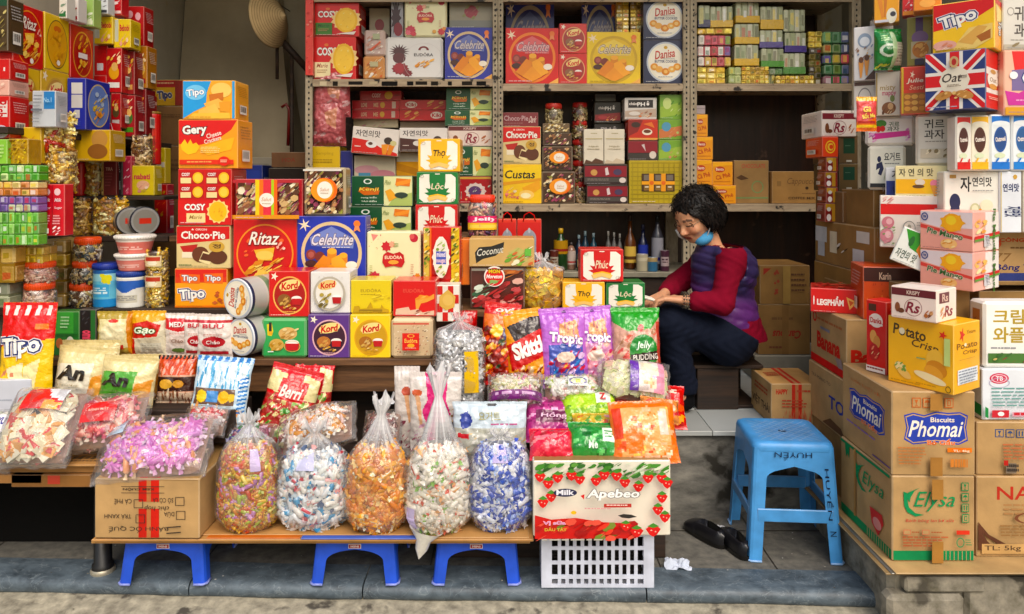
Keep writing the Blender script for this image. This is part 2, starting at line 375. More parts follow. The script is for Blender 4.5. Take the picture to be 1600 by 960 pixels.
def bx(px0,py0,px1,py1,Y,d,art,label,name='biscuit_box',cat='box',R_=None,L_=None,T_=None,yaw=0,tilt=0,roll=0,z0=None,mt='card',group=None,b=.003,cols=None):
 """a printed box whose front face spans the given photo rectangle at distance Y"""
 on = z0
 if isinstance(on,bpy.types.Object): z0 = TOP[on.name] + .001
 w = (PX(px1,Y) - PX(px0,Y)) * (.92 if -35 < yaw < -20 else 1)
 if z0 is None: z0 = PZ(py1,Y)
 h = PZ(py0,Y) - z0
 bgc,items = art
 if mt in ('card','tin') and label:
  lum = sum(C(bgc)); k_ = mixc(bgc,'ffffff' if lum < 1.1 else '000000',.4); sd_ = len(label) + int(px0)
  if w > .12 and b < .006: items = items + [Ln(.05,.95,.6,.972,1,k_,sd_,.8)]
  side = (bgc,[Ln(.15,.12,.85,.42,5 + sd_ % 4,k_,sd_,.4),R(.18,.62,.7,.86,'e6e2da')] + [R(.22 + i * .045,.65,.22 + i * .045 + (.028 if (i * sd_) % 3 else .014),.8,'33302e') for i in range(9)])
  if px0 < 780 and not R_ and d > .07: R_ = side
  if px0 > 820 and not L_ and d > .07: L_ = side
 m = M(); b = min(b,w * .1,h * .1,d * .1)
 x0,x1,y0,y1 = -w / 2,w / 2,-d / 2,d / 2
 fc = dict(cols or {})
 for k,s in (('R',R_),('L',L_),('T',T_)):
  if s: fc[k] = s[0]
 m.box(x0,x1,y0,y1,0,h,bgc,b,fc)
 face(m,'F',x0 + b,x1 - b,y0,y1,b,h - b,items)
 for k,s in (('R',R_),('L',L_),('T',T_)):
  if s: face(m,k,x0 if k != 'T' else x0 + b,x1 if k != 'T' else x1 - b,y0 + b,y1 - b,b if k != 'T' else 0,h - b if k != 'T' else h,s[1])
 if not yaw: yaw = random.Random(label).uniform(-1.6,1.6)
 yw = math.radians(yaw)
 fx,fy = (PX(px0,Y) + PX(px1,Y)) / 2,Y
 o = m.make(name,mt,None,(fx - math.sin(yw) * d / 2,fy + math.cos(yw) * d / 2,z0),(math.radians(tilt),math.radians(roll),yw))
 TOP[o.name] = z0 + h
 return tag(o,label,cat,group)
def wbx(px0,px1,py0,py1,Xf,d,art,label,name='biscuit_box',cat='box',F_=None,T_=None,z0=None,mt='card',group=None,b=.003,side='R'):
 """a box on the left (or right) wall, its printed face turned to the shop; rectangle given at the near edge"""
 Ya,Yb = Xf * F / (px0 - CX),Xf * F / (px1 - CX)
 Y0,Y1 = min(Ya,Yb),max(Ya,Yb)
 if isinstance(z0,bpy.types.Object): z0 = TOP[z0.name] + .001
 if z0 is None: z0 = PZ(py1,Y0)
 h = PZ(py0,Y0) - z0
 m = M(); L = Y1 - Y0
 x0,x1 = -d / 2,d / 2
 m.box(x0,x1,-L / 2,L / 2,0,h,art[0],b,{'F': F_[0]} if F_ else None)
 face(m,side,x0,x1,-L / 2 + b,L / 2 - b,b,h - b,art[1])
 if F_: face(m,'F',x0 + b,x1 - b,-L / 2,L / 2,b,h - b,F_[1])
 o = m.make(name,mt,None,(Xf - d / 2 if side == 'R' else Xf + d / 2,(Y0 + Y1) / 2,z0))
 TOP[o.name] = z0 + h
 return tag(o,label,cat,group)
# --- bags, cans, jars, bundles
def raster(items,bgc,U,V):
 n = U.shape; col = np.empty(n + (3,)); col[:] = C(bgc)
 for it in expand(items):
  if it[0] != 'P': continue
  p = it[1]; xs = [q[0] for q in p]; ys = [q[1] for q in p]
  bb = (U >= min(xs)) & (U <= max(xs)) & (V >= min(ys)) & (V <= max(ys))
  if not bb.any(): continue
  u,v = U[bb],V[bb]; ins = np.zeros(u.shape,bool)
  for i in range(len(p)):
   (xa,ya),(xb,yb) = p[i],p[i - 1]
   if ya == yb: continue
   cnd = ((ya > v) != (yb > v)) & (u < (xb - xa) * (v - ya) / (yb - ya) + xa)
   ins ^= cnd
  t = col[bb]; t[ins] = C(it[2]); col[bb] = t
 return col
def wob(x,y,z,s): return MN.noise(Vector((x * s,y * s,z * s)))
def pouch(px0,py0,px1,py1,Y,art,label,puff=.03,name='snack_pouch',cat='snack bag',tilt=0,yaw=0,roll=0,z0=None,nu=64,nv=76,seam=.055,lump=0,win=None,group=None,mt='filmprint',jag=True,flatw=.04,seed=1,wr=.0042):
 if isinstance(z0,bpy.types.Object): z0 = TOP[z0.name] + .001
 w = PX(px1,Y) - PX(px0,Y)
 if z0 is None: z0 = PZ(py1,Y)
 h = (PZ(py0,Y) - z0) / max(.3,math.cos(math.radians(tilt)))
 bgc,items = art; sd_ = seed * 7.3
 def th(u,v):
  vv = min(max((v - seam) / (1 - 2 * seam),0),1)
  return puff * max(0,1 - abs(2 * u - 1) ** 3.2) ** .6 * math.sin(PI * vv) ** .5
 def surf(u,v,k=0,side=-1):
  t = th(u,v); a = math.sin(PI * v)
  x = (u - .5) * w * (1 - flatw * a) ; z = (1 - v) * h
  y = side * (t if side < 0 else t * .6)
  nz = wob(x + sd_,v * h,side,16) * wr * 1.2 + wob(x + sd_,v * h + 9,side,45) * wr * .8
  edge = max(0,1 - v / .2,1 - (1 - v) / .2)
  nz += edge * math.sin(u * 40 + sd_) * wr * .5
  if win and win[0] < u < win[2] and win[1] < v < win[3]: nz -= abs(wob(x + sd_,v * h,3,win[5] if len(win) > 5 else 60)) * win[4]
  if t < 1e-5: nz *= .3
  x += wob(v * 3 + sd_,u,0,2) * w * .012
  zz = z
  if jag and (v <= 0 or v >= 1): zz += (.0025 if int(u * nu) % 2 else 0)
  return Vector((x,y + nz * (1 if side < 0 else .5) - k if side < 0 else y + nz * .5 + .0015,zz))
 V = []; Fq = []; Cf = []
 uc,vc = np.meshgrid((np.arange(nu) + .5) / nu,(np.arange(nv) + .5) / nv)
 col = raster(items,bgc,uc,vc)
 nu0,nv0 = nu,nv
 for side in (-1,1):
  k0 = len(V); nu,nv = (nu0,nv0) if side < 0 else (nu0 // 4,nv0 // 4)
  for j in range(nv + 1):
   for i in range(nu + 1): V.append(tuple(surf(i / nu,j / nv,0,side)))
  for j in range(nv):
   for i in range(nu):
    a = k0 + j * (nu + 1) + i
    Fq.append((a,a + nu + 1,a + nu + 2,a + 1) if side < 0 else (a,a + 1,a + nu + 2,a + nu + 1))
    Cf.append(col[j,i] if side < 0 else np.array(C(bgc)))
 m = M(); m.arr(V,Fq,Cf,0,1)
 lay(m,items,lambda u,v,k: surf(u,v,.0035 + k),w / h,only='T',step=.0007)
 o = m.make(name,mt,None,((PX(px0,Y) + PX(px1,Y)) / 2,Y,z0),(math.radians(tilt),math.radians(roll),math.radians(yaw)))
 TOP[o.name] = z0 + h
 return tag(o,label,cat,group)
_cv = [(x,r * math.cos(a),r * .9 * math.sin(a)) for x,r in ((-.5,.1),(-.4,.24),(.4,.24),(.5,.1)) for a in (i * PI / 3 + .5 for i in range(6))]
CANDY_V = np.array(_cv + [(s * x,y,z) for s in (-1,1) for (x,y,z) in ((.48,-.09,0),(.5,.0,.05),(.48,.09,0),(.74,-.22,.07),(.78,0,-.08),(.74,.22,.07))])
CANDY_F = np.array([(k * 6 + i,k * 6 + (i + 1) % 6,k * 6 + 6 + (i + 1) % 6,k * 6 + 6 + i) for k in (1,0,2) for i in range(6)] + [(24,27,28,25),(25,28,29,26),(30,31,34,33),(31,32,35,34)])
BLOCK_V = np.array([(sx * .5,sy * .42,sz * .2) for sx in (-1,1) for sy in (-1,1) for sz in (-1,1)])
BLOCK_F = np.array([(0,1,3,2),(4,6,7,5),(0,4,5,1),(2,3,7,6),(1,5,7,3),(0,2,6,4)])
def candies(m,pos,nor,size,cols,seed=1,block=False,squash=1.0,mi=0,sink=.25):
 rn = np.random.RandomState(seed); n = len(pos)
 V0,F0 = (BLOCK_V,BLOCK_F) if block else (CANDY_V,CANDY_F)
 nor = nor + rn.normal(0,.15,nor.shape); nor /= np.linalg.norm(nor,axis=1)[:,None]
 t = np.cross(nor,rn.normal(0,1,(n,3))); t /= np.linalg.norm(t,axis=1)[:,None]
 b = np.cross(nor,t); s = size * rn.uniform(.75,1.2,(n,1,1))
 V = V0[None] * s
 P_ = pos[:,None,:] + V[:,:,:1] * t[:,None,:] + V[:,:,1:2] * b[:,None,:] * squash + (V[:,:,2:] - size * sink * .3) * nor[:,None,:]
 Fq = F0[None] + (np.arange(n) * len(V0))[:,None,None]
 cc = np.empty((n,len(F0),3))
 for i in range(n):
  c_ = cols[rn.randint(len(cols))]; bd,en = (c_ if isinstance(c_,tuple) else (c_,c_))
  j = rn.uniform(.85,1.12)
  cc[i] = np.array(C(bd)) * j; cc[i,6:] = np.array(C(en)) * j if len(F0) > 6 else cc[i,0]
  if len(F0) > 6: cc[i,6:18] = np.array(mixc(bd,en,.35)) * j
  if rn.rand() < .5: q_ = rn.randint(5); cc[i,q_] = np.array(C(en)) * j
 m.arr(P_.reshape(-1,3),Fq.reshape(-1,4),np.minimum(cc.reshape(-1,3),.95),mi,not block)
def blob_r(t):
 if t < .22: return .62 + .38 * math.sin(t / .22 * PI / 2)
 if t < .72: return 1 - .05 * ((t - .22) / .5)
 return .95 - .42 * ((t - .72) / .28) ** 1.7
def candybag(pxc,hw,pyb,pyt,pyn,Y,cols,label,n=520,size=.028,depth=.8,name='candy_bag',cat='candy bag',z0=None,lean=0,seed=1,paper=None,core='8f7f70',group=None,neckx=0,mt='candywrap',block=False,tip=0,haze=.0,rfn=blob_r):
 if z0 is None: z0 = PZ(pyb,Y)
 w = hw * 1.05 / F * Y; hb = PZ(pyt,Y) - z0; hn = PZ(pyn,Y) - z0
 root = empty(name,(PX(pxc,Y),Y + w * depth,z0),(0,0,0)); tag(root,label,cat,group)
 rn = np.random.RandomState(seed)
 def sec(th,r,ph=0):
  ca,sa = np.cos(th),np.sin(th); k = (np.abs(ca) ** 2.6 + np.abs(sa) ** 2.6) ** (-1 / 2.6)
  return r * k * ca,r * depth * k * sa
 lx = lambda t: lean * w * t
 t = rn.uniform(0.035,.96,n); th = rn.uniform(PI * .95,PI * 2.05,n)
 r = np.array([rfn(q) for q in t]) * w * rn.uniform(.85,.95,n) * (1 + .04 * np.sin(th * 3 + t * 9))
 x,y = sec(th,r); pos = np.stack([x + lx(t),y,t * hb],1)
 nor = np.stack([np.cos(th),np.sin(th) / depth,(t - .45) * 1.0],1); nor /= np.linalg.norm(nor,axis=1)[:,None]
 m = M(); candies(m,pos,nor,size,cols,seed,block)
 k = 24; V = []; Fq = []
 for j in range(11):
  q = j / 10
  for i in range(k):
   a = 2 * PI * i / k; xx,yy = sec(a,rfn(q) * w * .74); V.append((xx + lx(q),yy,q * hb * .97 + .004))
 for j in range(10):
  for i in range(k): Fq.append((j * k + i,j * k + (i + 1) % k,(j + 1) * k + (i + 1) % k,(j + 1) * k + i))
 m.arr(V,Fq,np.tile(C(core),(len(Fq),1)),0,0)
 o = m.make('candies',mt,root); o['kind'] = 'stuff'
 m = M(); k = 56; V = []; Fq = []; Cf = []; NZ = 34
 for j in range(NZ + 1):
  q = j / NZ; z = q * hn
  tb = z / hb
  if tb <= 1: rr = rfn(tb) * 1.06 + .02
  else:
   s_ = (z - hb) / max(hn - hb,1e-4); r1 = rfn(1) * 1.06
   rr = r1 + (.1 - r1) * min(1,s_ / .62) ** .8 if s_ < .62 else .1 + .22 * ((s_ - .62) / .38)
  for i in range(k):
   a = 2 * PI * i / k
   g = max(0,min(1,(tb - .75) / .5))
   pl = 1 + g * .16 * math.sin(a * 11 + 3 * math.sin(q * 5 + seed)) + g * .1 * math.sin(a * 17)
   pl += .035 * wob(math.cos(a) * 2 + seed,math.sin(a) * 2,q * 6,1.3)
   xx,yy = sec(a,rr * w * pl)
   zz = z + (g * .02 * math.sin(a * 5 + seed) if j == NZ else 0)
   V.append((xx + lx(min(tb,1)) + neckx * w * max(0,tb - 1),yy,zz + .0015))
 for j in range(NZ):
  tb = (j + .5) / NZ * hn / hb
  hz = max(0,min(1,(tb - .9) / .55)) * .55
  for i in range(k):
   Fq.append((j * k + i,j * k + (i + 1) % k,(j + 1) * k + (i + 1) % k,(j + 1) * k + i))
   sp = .25 * max(0,math.sin(i / k * 2 * PI * 11 + seed)) ** 3
   Cf.append((min(.9,hz + sp * (hz > .05) * .8 + haze),0,0))
 m.arr(V,Fq,Cf,0,1); fo = m.make('plastic_film','clearfilm',root)
 if paper:
  u,tq,pw,ph_,pc = paper; m = M(); g = 8
  for i in range(g):
   for j in range(4):
    q = []
    for (a_,b_) in ((i,j),(i + 1,j),(i + 1,j + 1),(i,j + 1)):
     th_ = PI * 1.5 + u + (a_ / g - .5) * pw; t_ = tq + (b_ / 4 - .5) * ph_
     xx,yy = sec(th_,rfn(t_) * w * 1.075); q.append((xx + lx(t_),yy,t_ * hb))
    m.add(q,pc)
  m.make('paper_slip','paper',fo)
 return root
def pillowbag(pxc,pyc,hw,hh,Y,cols,label,thick=.07,tilt=-50,yaw=0,roll=0,n=260,size=.032,name='candy_bag',cat='candy bag',seed=1,core='a08070',block=False,mt='candywrap',art=None,group=None,squash=1.0,corner=1.6):
 """a filled clear bag lying or leaning; hw, hh are half sizes in photo pixels along its own axes"""
 w,h = hw / F * Y,hh / F * Y
 root = empty(name,(PX(pxc,Y),Y,PZ(pyc,Y)),(math.radians(tilt),math.radians(roll),math.radians(yaw))); tag(root,label,cat,group)
 rn = np.random.RandomState(seed)
 def thk(a,b): return thick * np.maximum(0,1 - np.abs(a) ** 2.6) ** .55 * np.maximum(0,1 - np.abs(b) ** 2.6) ** .55
 a = rn.uniform(-.86,.86,n); b = rn.uniform(-.86,.86,n)
 rr = (np.abs(a) ** 4 + np.abs(b) ** 4) ** .25; s = np.where(rr > .88,.88 / rr,1); a *= s; b *= s
 a *= min(1,(.97 - size * .62 / w) / .86); b *= min(1,(.97 - size * .62 / h) / .86)
 t = thk(a,b) * rn.uniform(.68,.86,n); back = rn.rand(n) < .22
 y = np.where(back,t * .6,-t)
 pos = np.stack([a * w * .95,y,b * h * .95],1)
 nor = np.stack([a * .8,np.where(back,1.,-1.),b * .8],1); nor /= np.linalg.norm(nor,axis=1)[:,None]
 m = M(); candies(m,pos,nor,size,cols,seed,block,squash)
 g = 12; V = []; Fq = []
 for sgn in (-1,.6):
  k0 = len(V)
  for j in range(g + 1):
   for i in range(g + 1):
    aa,bb = -1 + 2 * i / g,-1 + 2 * j / g
    V.append((aa * w * .88,sgn * float(thk(np.array(aa),np.array(bb))) * .66,bb * h * .88))
  for j in range(g):
   for i in range(g):
    q = k0 + j * (g + 1) + i; Fq.append((q,q + 1,q + g + 2,q + g + 1) if sgn < 0 else (q,q + g + 1,q + g + 2,q + 1))
 m.arr(V,Fq,np.tile(C(core),(len(Fq),1)),0,0)
 o = m.make('candies',mt,root); o['kind'] = 'stuff'
 m = M(); g = 30; V = []; Fq = []; Cf = []
 for sgn in (-1,.65):
  k0 = len(V)
  for j in range(g + 1):
   for i in range(g + 1):
    aa,bb = -1 + 2 * i / g,-1 + 2 * j / g
    tt = float(thk(np.array(aa),np.array(bb))) * 1.12 + .006
    wv = wob(aa * 2 + seed,bb * 2,sgn,2.2) * .008
    V.append((aa * w * 1.0 * (1 + .04 * wob(bb * 3,seed,0,1)),sgn * tt + wv,bb * h * 1.01 * (1 + .05 * wob(aa * 3,seed + 3,0,1))))
  for j in range(g):
   for i in range(g):
    q = k0 + j * (g + 1) + i; Fq.append((q,q + 1,q + g + 2,q + g + 1) if sgn < 0 else (q,q + g + 1,q + g + 2,q + 1))
    ed = max(abs(-1 + 2 * (i + .5) / g),abs(-1 + 2 * (j + .5) / g))
    Cf.append((.12 * max(0,(ed - .88) / .12),0,0))
 m.arr(V,Fq,Cf,0,1); fo = m.make('plastic_film','clearfilm',root)
 if art:
  x0,y0,x1,y1,ar = art; m = M(); gu,gv = 16,10
  uc,vc = np.meshgrid((np.arange(gu) + .5) / gu,(np.arange(gv) + .5) / gv); cc = raster(ar[1],ar[0],uc,vc)
  def sf(u,v,k=0):
   aa,bb = x0 + (x1 - x0) * u,y1 + (y0 - y1) * v
   return Vector((aa * w,-float(thk(np.array(aa),np.array(bb))) * 1.1 - .008 - k,bb * h))
  V = [tuple(sf(i / gu,j / gv)) for j in range(gv + 1) for i in range(gu + 1)]
  Fq = [(j * (gu + 1) + i,(j + 1) * (gu + 1) + i,(j + 1) * (gu + 1) + i + 1,j * (gu + 1) + i + 1) for j in range(gv) for i in range(gu)]
  m.arr(V,Fq,cc.reshape(-1,3),0,1)
  lay(m,ar[1],sf,(x1 - x0) * w / ((y1 - y0) * h),only='T',step=.0008)
  m.make('printed_header','filmprint',fo)
 return root
def can(pxc,hw,pyt,pyb,Y,art,label,name='can',cat='can',prof=None,lid=None,mt='tin',z0=None,group=None,n=56,nv=36,lname='lid',depth=1.0):
 """upright round container with wrapped print; prof = [(t, r)] over the height; lid = (height fraction, radius factor, colour)"""
 if isinstance(z0,bpy.types.Object): z0 = TOP[z0.name] + .001
 r = hw / F * Y
 if z0 is None: z0 = PZ(pyb,Y)
 h = PZ(pyt,Y) - z0; lh = h * lid[0] if lid else 0; hb = h - lh
 prof = prof or [(0,.96),(.02,1),(.97,1),(1,.96)]
 def rad(t): return np.interp(t,[q[0] for q in prof],[q[1] for q in prof])
 ts = sorted(set([q[0] for q in prof] + [i / nv for i in range(nv + 1)]))
 def pt(u,v,k=0):
  a = PI * (1 + u * 1.0); rr = r * float(rad(1 - v)) + k
  return Vector((rr * math.cos(a),rr * math.sin(a),(1 - v) * hb))
 V = []; Fq = []; Cf = []
 for t in ts:
  for i in range(n):
   a = 2 * PI * i / n + PI; V.append((r * float(rad(t)) * math.cos(a),r * float(rad(t)) * math.sin(a),t * hb))
 U = np.array([[((i + .5) / n * 2) % 1.0 for i in range(n)] for _ in range(len(ts) - 1)])
 VV = np.array([[1 - (ts[j] + ts[j + 1]) / 2] * n for j in range(len(ts) - 1)])
 col = raster(art[1],art[0],U,VV)
 for j in range(len(ts) - 1):
  for i in range(n): Fq.append((j * n + i,j * n + (i + 1) % n,(j + 1) * n + (i + 1) % n,(j + 1) * n + i)); Cf.append(col[j,i])
 m = M(); m.arr(V,Fq,Cf,0,1); k = len(ts) - 1
 m.add([V[k * n + i] for i in range(n)],mixc(art[0],'ffffff',.2)); m.add([V[i] for i in reversed(range(n))],art[0])
 lay(m,art[1],lambda u,v,q: pt(u,v,.001 + q),PI * r / hb,only='T')
 loc = (PX(pxc,Y),Y + r,z0)
 if lid:
  root = empty(name,loc); m.make('body',mt,root); L = M(); lr = r * lid[1]
  L.lathe([(lr * .97,hb - .002),(lr,hb + lh * .1),(lr,hb + lh * .85),(lr * .95,hb + lh)],lid[2],44)
  for i in range(44):
   a = 2 * PI * i / 44; L.tube([(lr * math.cos(a),lr * math.sin(a),hb + lh * .12),(lr * math.cos(a),lr * math.sin(a),hb + lh * .8)],lr * .025,lid[2],4)
  L.make(lname,'plastic',root); o = root
 else: o = m.make(name,mt,None,loc)
 TOP[o.name] = z0 + h
 return tag(o,label,cat,group)
JARP = [(0,.8),(.08,.97),(.2,1),(.75,1),(.92,.88),(1,.8)]
def jar(pxc,hw,pyt,pyb,Y,cols,lid,label,z0=None,size=.03,n=90,block=False,lidf=.24,prof=None,art=None,name='candy_jar',cat='jar',group=None,seed=1,mt='candywrap',sq=0,core='6a5040'):
 if isinstance(z0,bpy.types.Object): z0 = TOP[z0.name] + .001
 r = hw / F * Y
 if z0 is None: z0 = PZ(pyb,Y)
 h = PZ(pyt,Y) - z0; lh = h * lidf; hb = h - lh; prof = prof or JARP
 root = empty(name,(PX(pxc,Y),Y + r,z0)); tag(root,label,cat,group)
 rad = lambda t: float(np.interp(t,[q[0] for q in prof],[q[1] for q in prof]))
 rn = np.random.RandomState(seed)
 t = rn.uniform(.03,.93,n); th = rn.uniform(PI * .95,PI * 2.05,n)
 rr = np.array([rad(q) for q in t]) * r * .86
 kk = (np.abs(np.cos(th)) ** sq + np.abs(np.sin(th)) ** sq) ** (-1 / sq) if sq else 1.0
 pos = np.stack([rr * kk * np.cos(th),rr * kk * np.sin(th),t * hb],1); nor = np.stack([np.cos(th),np.sin(th),np.zeros(n)],1)
 m = M(); candies(m,pos,nor,size,cols,seed,block)
 m.lathe([(rad(q) * r * .8,q * hb + .002) for q in (0.01,.1,.3,.6,.85,.93)],core,20,sq=sq,smooth=0)
 o = m.make('sweets',mt,root); o['kind'] = 'stuff'
 m = M(); m.lathe([(r * q[1],hb * q[0] + .001,(.0,0,0)) for q in prof],(0,0,0),40,sq=sq); jo = m.make('jar_body','jarplastic',root)
 if lid:
  L = M(); lr = r * prof[-1][1] * 1.06
  L.lathe([(lr * .98,hb - .003),(lr,hb),(lr,hb + lh * .85),(lr * .94,hb + lh)],lid,40,sq=sq)
  for i in range(40):
   a = 2 * PI * i / 40; k = (abs(math.cos(a)) ** sq + abs(math.sin(a)) ** sq) ** (-1 / sq) if sq else 1
   L.tube([(lr * k * math.cos(a),lr * k * math.sin(a),hb + lh * .1),(lr * k * math.cos(a),lr * k * math.sin(a),hb + lh * .8)],lr * .03,lid,4)
  L.make('lid','plastic',root)
 if art:
  x0,y0,x1,y1,ar = art; m = M(); gu,gv = 14,8
  def sf(u,v,k=0):
   a = PI * (1 + x0 + (x1 - x0) * u); tt = 1 - (y0 + (y1 - y0) * v); q = rad(tt) * r * 1.01 + .001 + k
   if sq: q *= (abs(math.cos(a)) ** sq + abs(math.sin(a)) ** sq) ** (-1 / sq)
   return Vector((q * math.cos(a),q * math.sin(a),tt * hb))
  uc,vc = np.meshgrid((np.arange(gu) + .5) / gu,(np.arange(gv) + .5) / gv); cc = raster(ar[1],ar[0],uc,vc)
  V = [tuple(sf(i / gu,j / gv)) for j in range(gv + 1) for i in range(gu + 1)]
  Fq = [(j * (gu + 1) + i,(j + 1) * (gu + 1) + i,(j + 1) * (gu + 1) + i + 1,j * (gu + 1) + i + 1) for j in range(gv) for i in range(gu)]
  m.arr(V,Fq,cc.reshape(-1,3),0,1); lay(m,ar[1],sf,PI * (x1 - x0) * r / ((y1 - y0) * hb),only='T',step=.0006)
  m.make('label','card',jo)
 TOP[root.name] = z0 + h
 return root
def bundle(px0,py0,px1,py1,Y,d,rows,cols_,cells,label,z0=None,name='wafer_bundle',cat='sweet bundle',mt='candywrap',group=None,band=None,yaw=0,seed=1):
 """a shrink wrapped brick of small packets"""
 if isinstance(z0,bpy.types.Object): z0 = TOP[z0.name] + .001
 rn = random.Random(seed); w = PX(px1,Y) - PX(px0,Y)
 if z0 is None: z0 = PZ(py1,Y)
 h = PZ(py0,Y) - z0; m = M(); cw,ch = w / cols_,h / rows
 m.box(-w / 2 + .004,w / 2 - .004,-d / 2 + .004,d / 2,0.002,h - .003,mixc(cells[0] if isinstance(cells[0],str) else cells[0][0],'000000',.3))
 for r in range(rows):
  for c_ in range(cols_):
   for k in range(max(1,int(d / .05))):
    dd = d / max(1,int(d / .05)); cc = cells[(r * cols_ + c_) % len(cells)] if len(cells) == rows * cols_ else rn.choice(cells)
    j = rn.uniform(-.004,.003)
    m.box(-w / 2 + c_ * cw + .0012,-w / 2 + (c_ + 1) * cw - .0012,-d / 2 + k * dd + j,-d / 2 + (k + 1) * dd - .002 + j,r * ch + .0012,(r + 1) * ch - .0012,mixc(cc,'ffffff',rn.uniform(0,.12)),min(cw,ch) * .14)
    if k == 0:
     a_,e_ = -w / 2 + (c_ + rn.uniform(.15,.3)) * cw,-w / 2 + (c_ + rn.uniform(.6,.85)) * cw; p_,q_ = (r + rn.uniform(.12,.35)) * ch,(r + rn.uniform(.55,.9)) * ch
     m.add([(a_,-d / 2 + j - .0006,p_),(e_,-d / 2 + j - .0006,p_ + ch * rn.uniform(-.1,.1)),(e_,-d / 2 + j - .0006,q_),(a_,-d / 2 + j - .0006,q_)],mixc(cc,rn.choice(['ffffff','3a2a1a','e8d060','2a5a2a','c02a30']),rn.uniform(.25,.7)))
 if band: m.box(-w / 2 - .001,w / 2 + .001,-d / 2 - .004,d / 2,h * band[0],h * band[1],band[2],.002)
 yw = math.radians(yaw)
 o = m.make(name,mt,None,((PX(px0,Y) + PX(px1,Y)) / 2,Y + d / 2,z0),(0,0,yw + rn.uniform(-.06,.06))); TOP[o.name] = z0 + h
 return tag(o,label,cat,group)
# --- the setting
m = M(); m.add([(-60,-40,-.062),(60,-40,-.062),(60,60,-.062),(-60,60,-.062)],'777777'); struct(m,'street','street')
def ledge_edge(x): return 2.545 + .006 * math.sin(x * 2.3) - .03 * x
m = M(); m.box(-4.2,4.2,2.66,6.4,-.12,0,'808080',0); struct(m,'pavement','pavement')
m = M()
for k in range(-6,7):
 x = k * .42 + .12; m.box(x,x + .004,2.63,3.14,.0015,.003,'3a3630')
m.box(-4,4,2.97,2.974,.0016,.0032,'3a3630'); o = m.make('pavement_joints','paint'); o['kind'] = 'structure'
m = M()
segs = [(-4.0,-2.35),(-2.345,-1.13),(-1.125,-.52),(-.515,.46),(.465,1.24)]
for (a,b) in segs:
 NX = max(3,int((b - a) / .12))
 prof = [(.15,.003),(.035,.004),(.014,.001),(.003,-.008),(0,-.02),(.003,-.035),(.012,-.046),(.04,-.05),(.15,-.09)]
 V = []; Fq = []
 for i in range(NX + 1):
  x = a + (b - a) * i / NX
  for (dy,z) in prof: V.append((x,ledge_edge(x) + dy + wob(x,dy * 5,z * 9,3) * .004,z + wob(x,dy,z,7) * .002 + (.002 if z > -.001 else 0)))
 q = len(prof)
 for i in range(NX):
  for j in range(q - 1): Fq.append((i * q + j,i * q + j + 1,(i + 1) * q + j + 1,(i + 1) * q + j))
 m.mesh(V,Fq,'4d5a62',0,1)
 m.add([V[j] for j in range(q)],'4d5a62'); m.add([V[NX * q + j] for j in reversed(range(q))],'4d5a62')
struct(m,'kerb','bluestone')
m = M()
V = []; Fq = []; NX = 90
for i in range(NX + 1):
 x = -4 + 5.35 * i / NX
 for j,(dy,z) in enumerate(((.05,-.04),(-.012,-.044),(-.05,-.05),(-.1,-.058),(-.2,-.066))):
  V.append((x,ledge_edge(x) + dy + wob(x,j,0,5) * .03,z + wob(x,dy * 4,1,9) * .007))
for i in range(NX):
 for j in range(4): Fq.append((i * 5 + j,i * 5 + j + 1,i * 5 + j + 6,i * 5 + j + 5))
m.mesh(V,Fq,'8a8474',0,0); struct(m,'gutter_mortar','street')
FZ = .348
m = M(); m.box(.55,4.1,3.15,5.2,0,FZ - .02,'777777'); struct(m,'floor_riser','riser')
m = M()
for i in range(12):
 for j in range(7):
  x0 = .55 + i * .3; y0 = 3.13 + j * .3
  m.box(x0 + .0015,x0 + .2985,y0,y0 + .297,FZ - .02,FZ,mixc('b9c0c2','a7aaa8',random.Random(i * 9 + j).random()),.0015)
struct(m,'floor_tiles','tin')
m = M(); m.box(-4.1,.549,3.3,5.2,0,.3,'2a251f'); struct(m,'floor_block','concrete')
m = M(); m.box(-2.3,-2.25,2.5,5.2,0,3.3,'999'+'999'); struct(m,'wall_left','wall')
m = M(); m.box(2.32,2.37,2.5,5.2,0,3.3,'999999'); struct(m,'wall_right','wall')
m = M(); m.box(-2.3,2.37,5.2,5.26,0,3.3,'999999'); struct(m,'wall_back','wall')
m = M(); m.box(-2.6,2.6,3.4,5.26,3.15,3.25,'999999'); struct(m,'ceiling','ceiling')
m = M()
V = [(-2.24,5.15,3.2),(-1.68,5.15,3.2),(-1.40,4.85,1.2),(-2.24,4.85,1.2),(-2.24,5.19,3.2),(-1.68,5.19,3.2),(-1.40,5.19,1.2),(-2.24,5.19,1.2)]
m.mesh(V,[(3,2,1,0),(4,5,6,7),(1,2,6,5),(0,1,5,4),(2,3,7,6),(3,0,4,7)],'7d6848'); struct(m,'stair_soffit','soffit')
rl = empty('stair_handrail',(PX(440,4.7),4.7,PZ(330,4.7))); tag(rl,'dark wooden stair handrail with thin balusters beside the shelf unit','handrail')
def lc(px,py,Y=4.7,dy=0): return (PX(px,Y) - rl.location.x,dy,PZ(py,Y) - rl.location.z)
m = M()
a,b = lc(424,46),lc(480,108); m.tube([a,b],.022,'2c1a10',8); m.make('rail','darkwood',rl)
for (px,p0,p1,w) in ((424,10,74,.01),(433,40,124,.012),(456,84,330,.014)):
 m = M(); m.tube([lc(px,p0),lc(px,p1)],w,'231710',6); m.make('baluster','darkwood',rl)
m = M(); m.tube([lc(440,168),lc(447,163),lc(452,172),lc(450,228)],.01,'6d1512',6); m.make('hook','plastic',rl)
ht = M(); pr = [(.0005,.0),(.03,.018),(.17,.122),(.178,.129),(.17,.126),(.03,.024),(.0005,.006)]
ht.lathe([(r,-z) for r,z in pr],'d4bc92',40,cap=False)
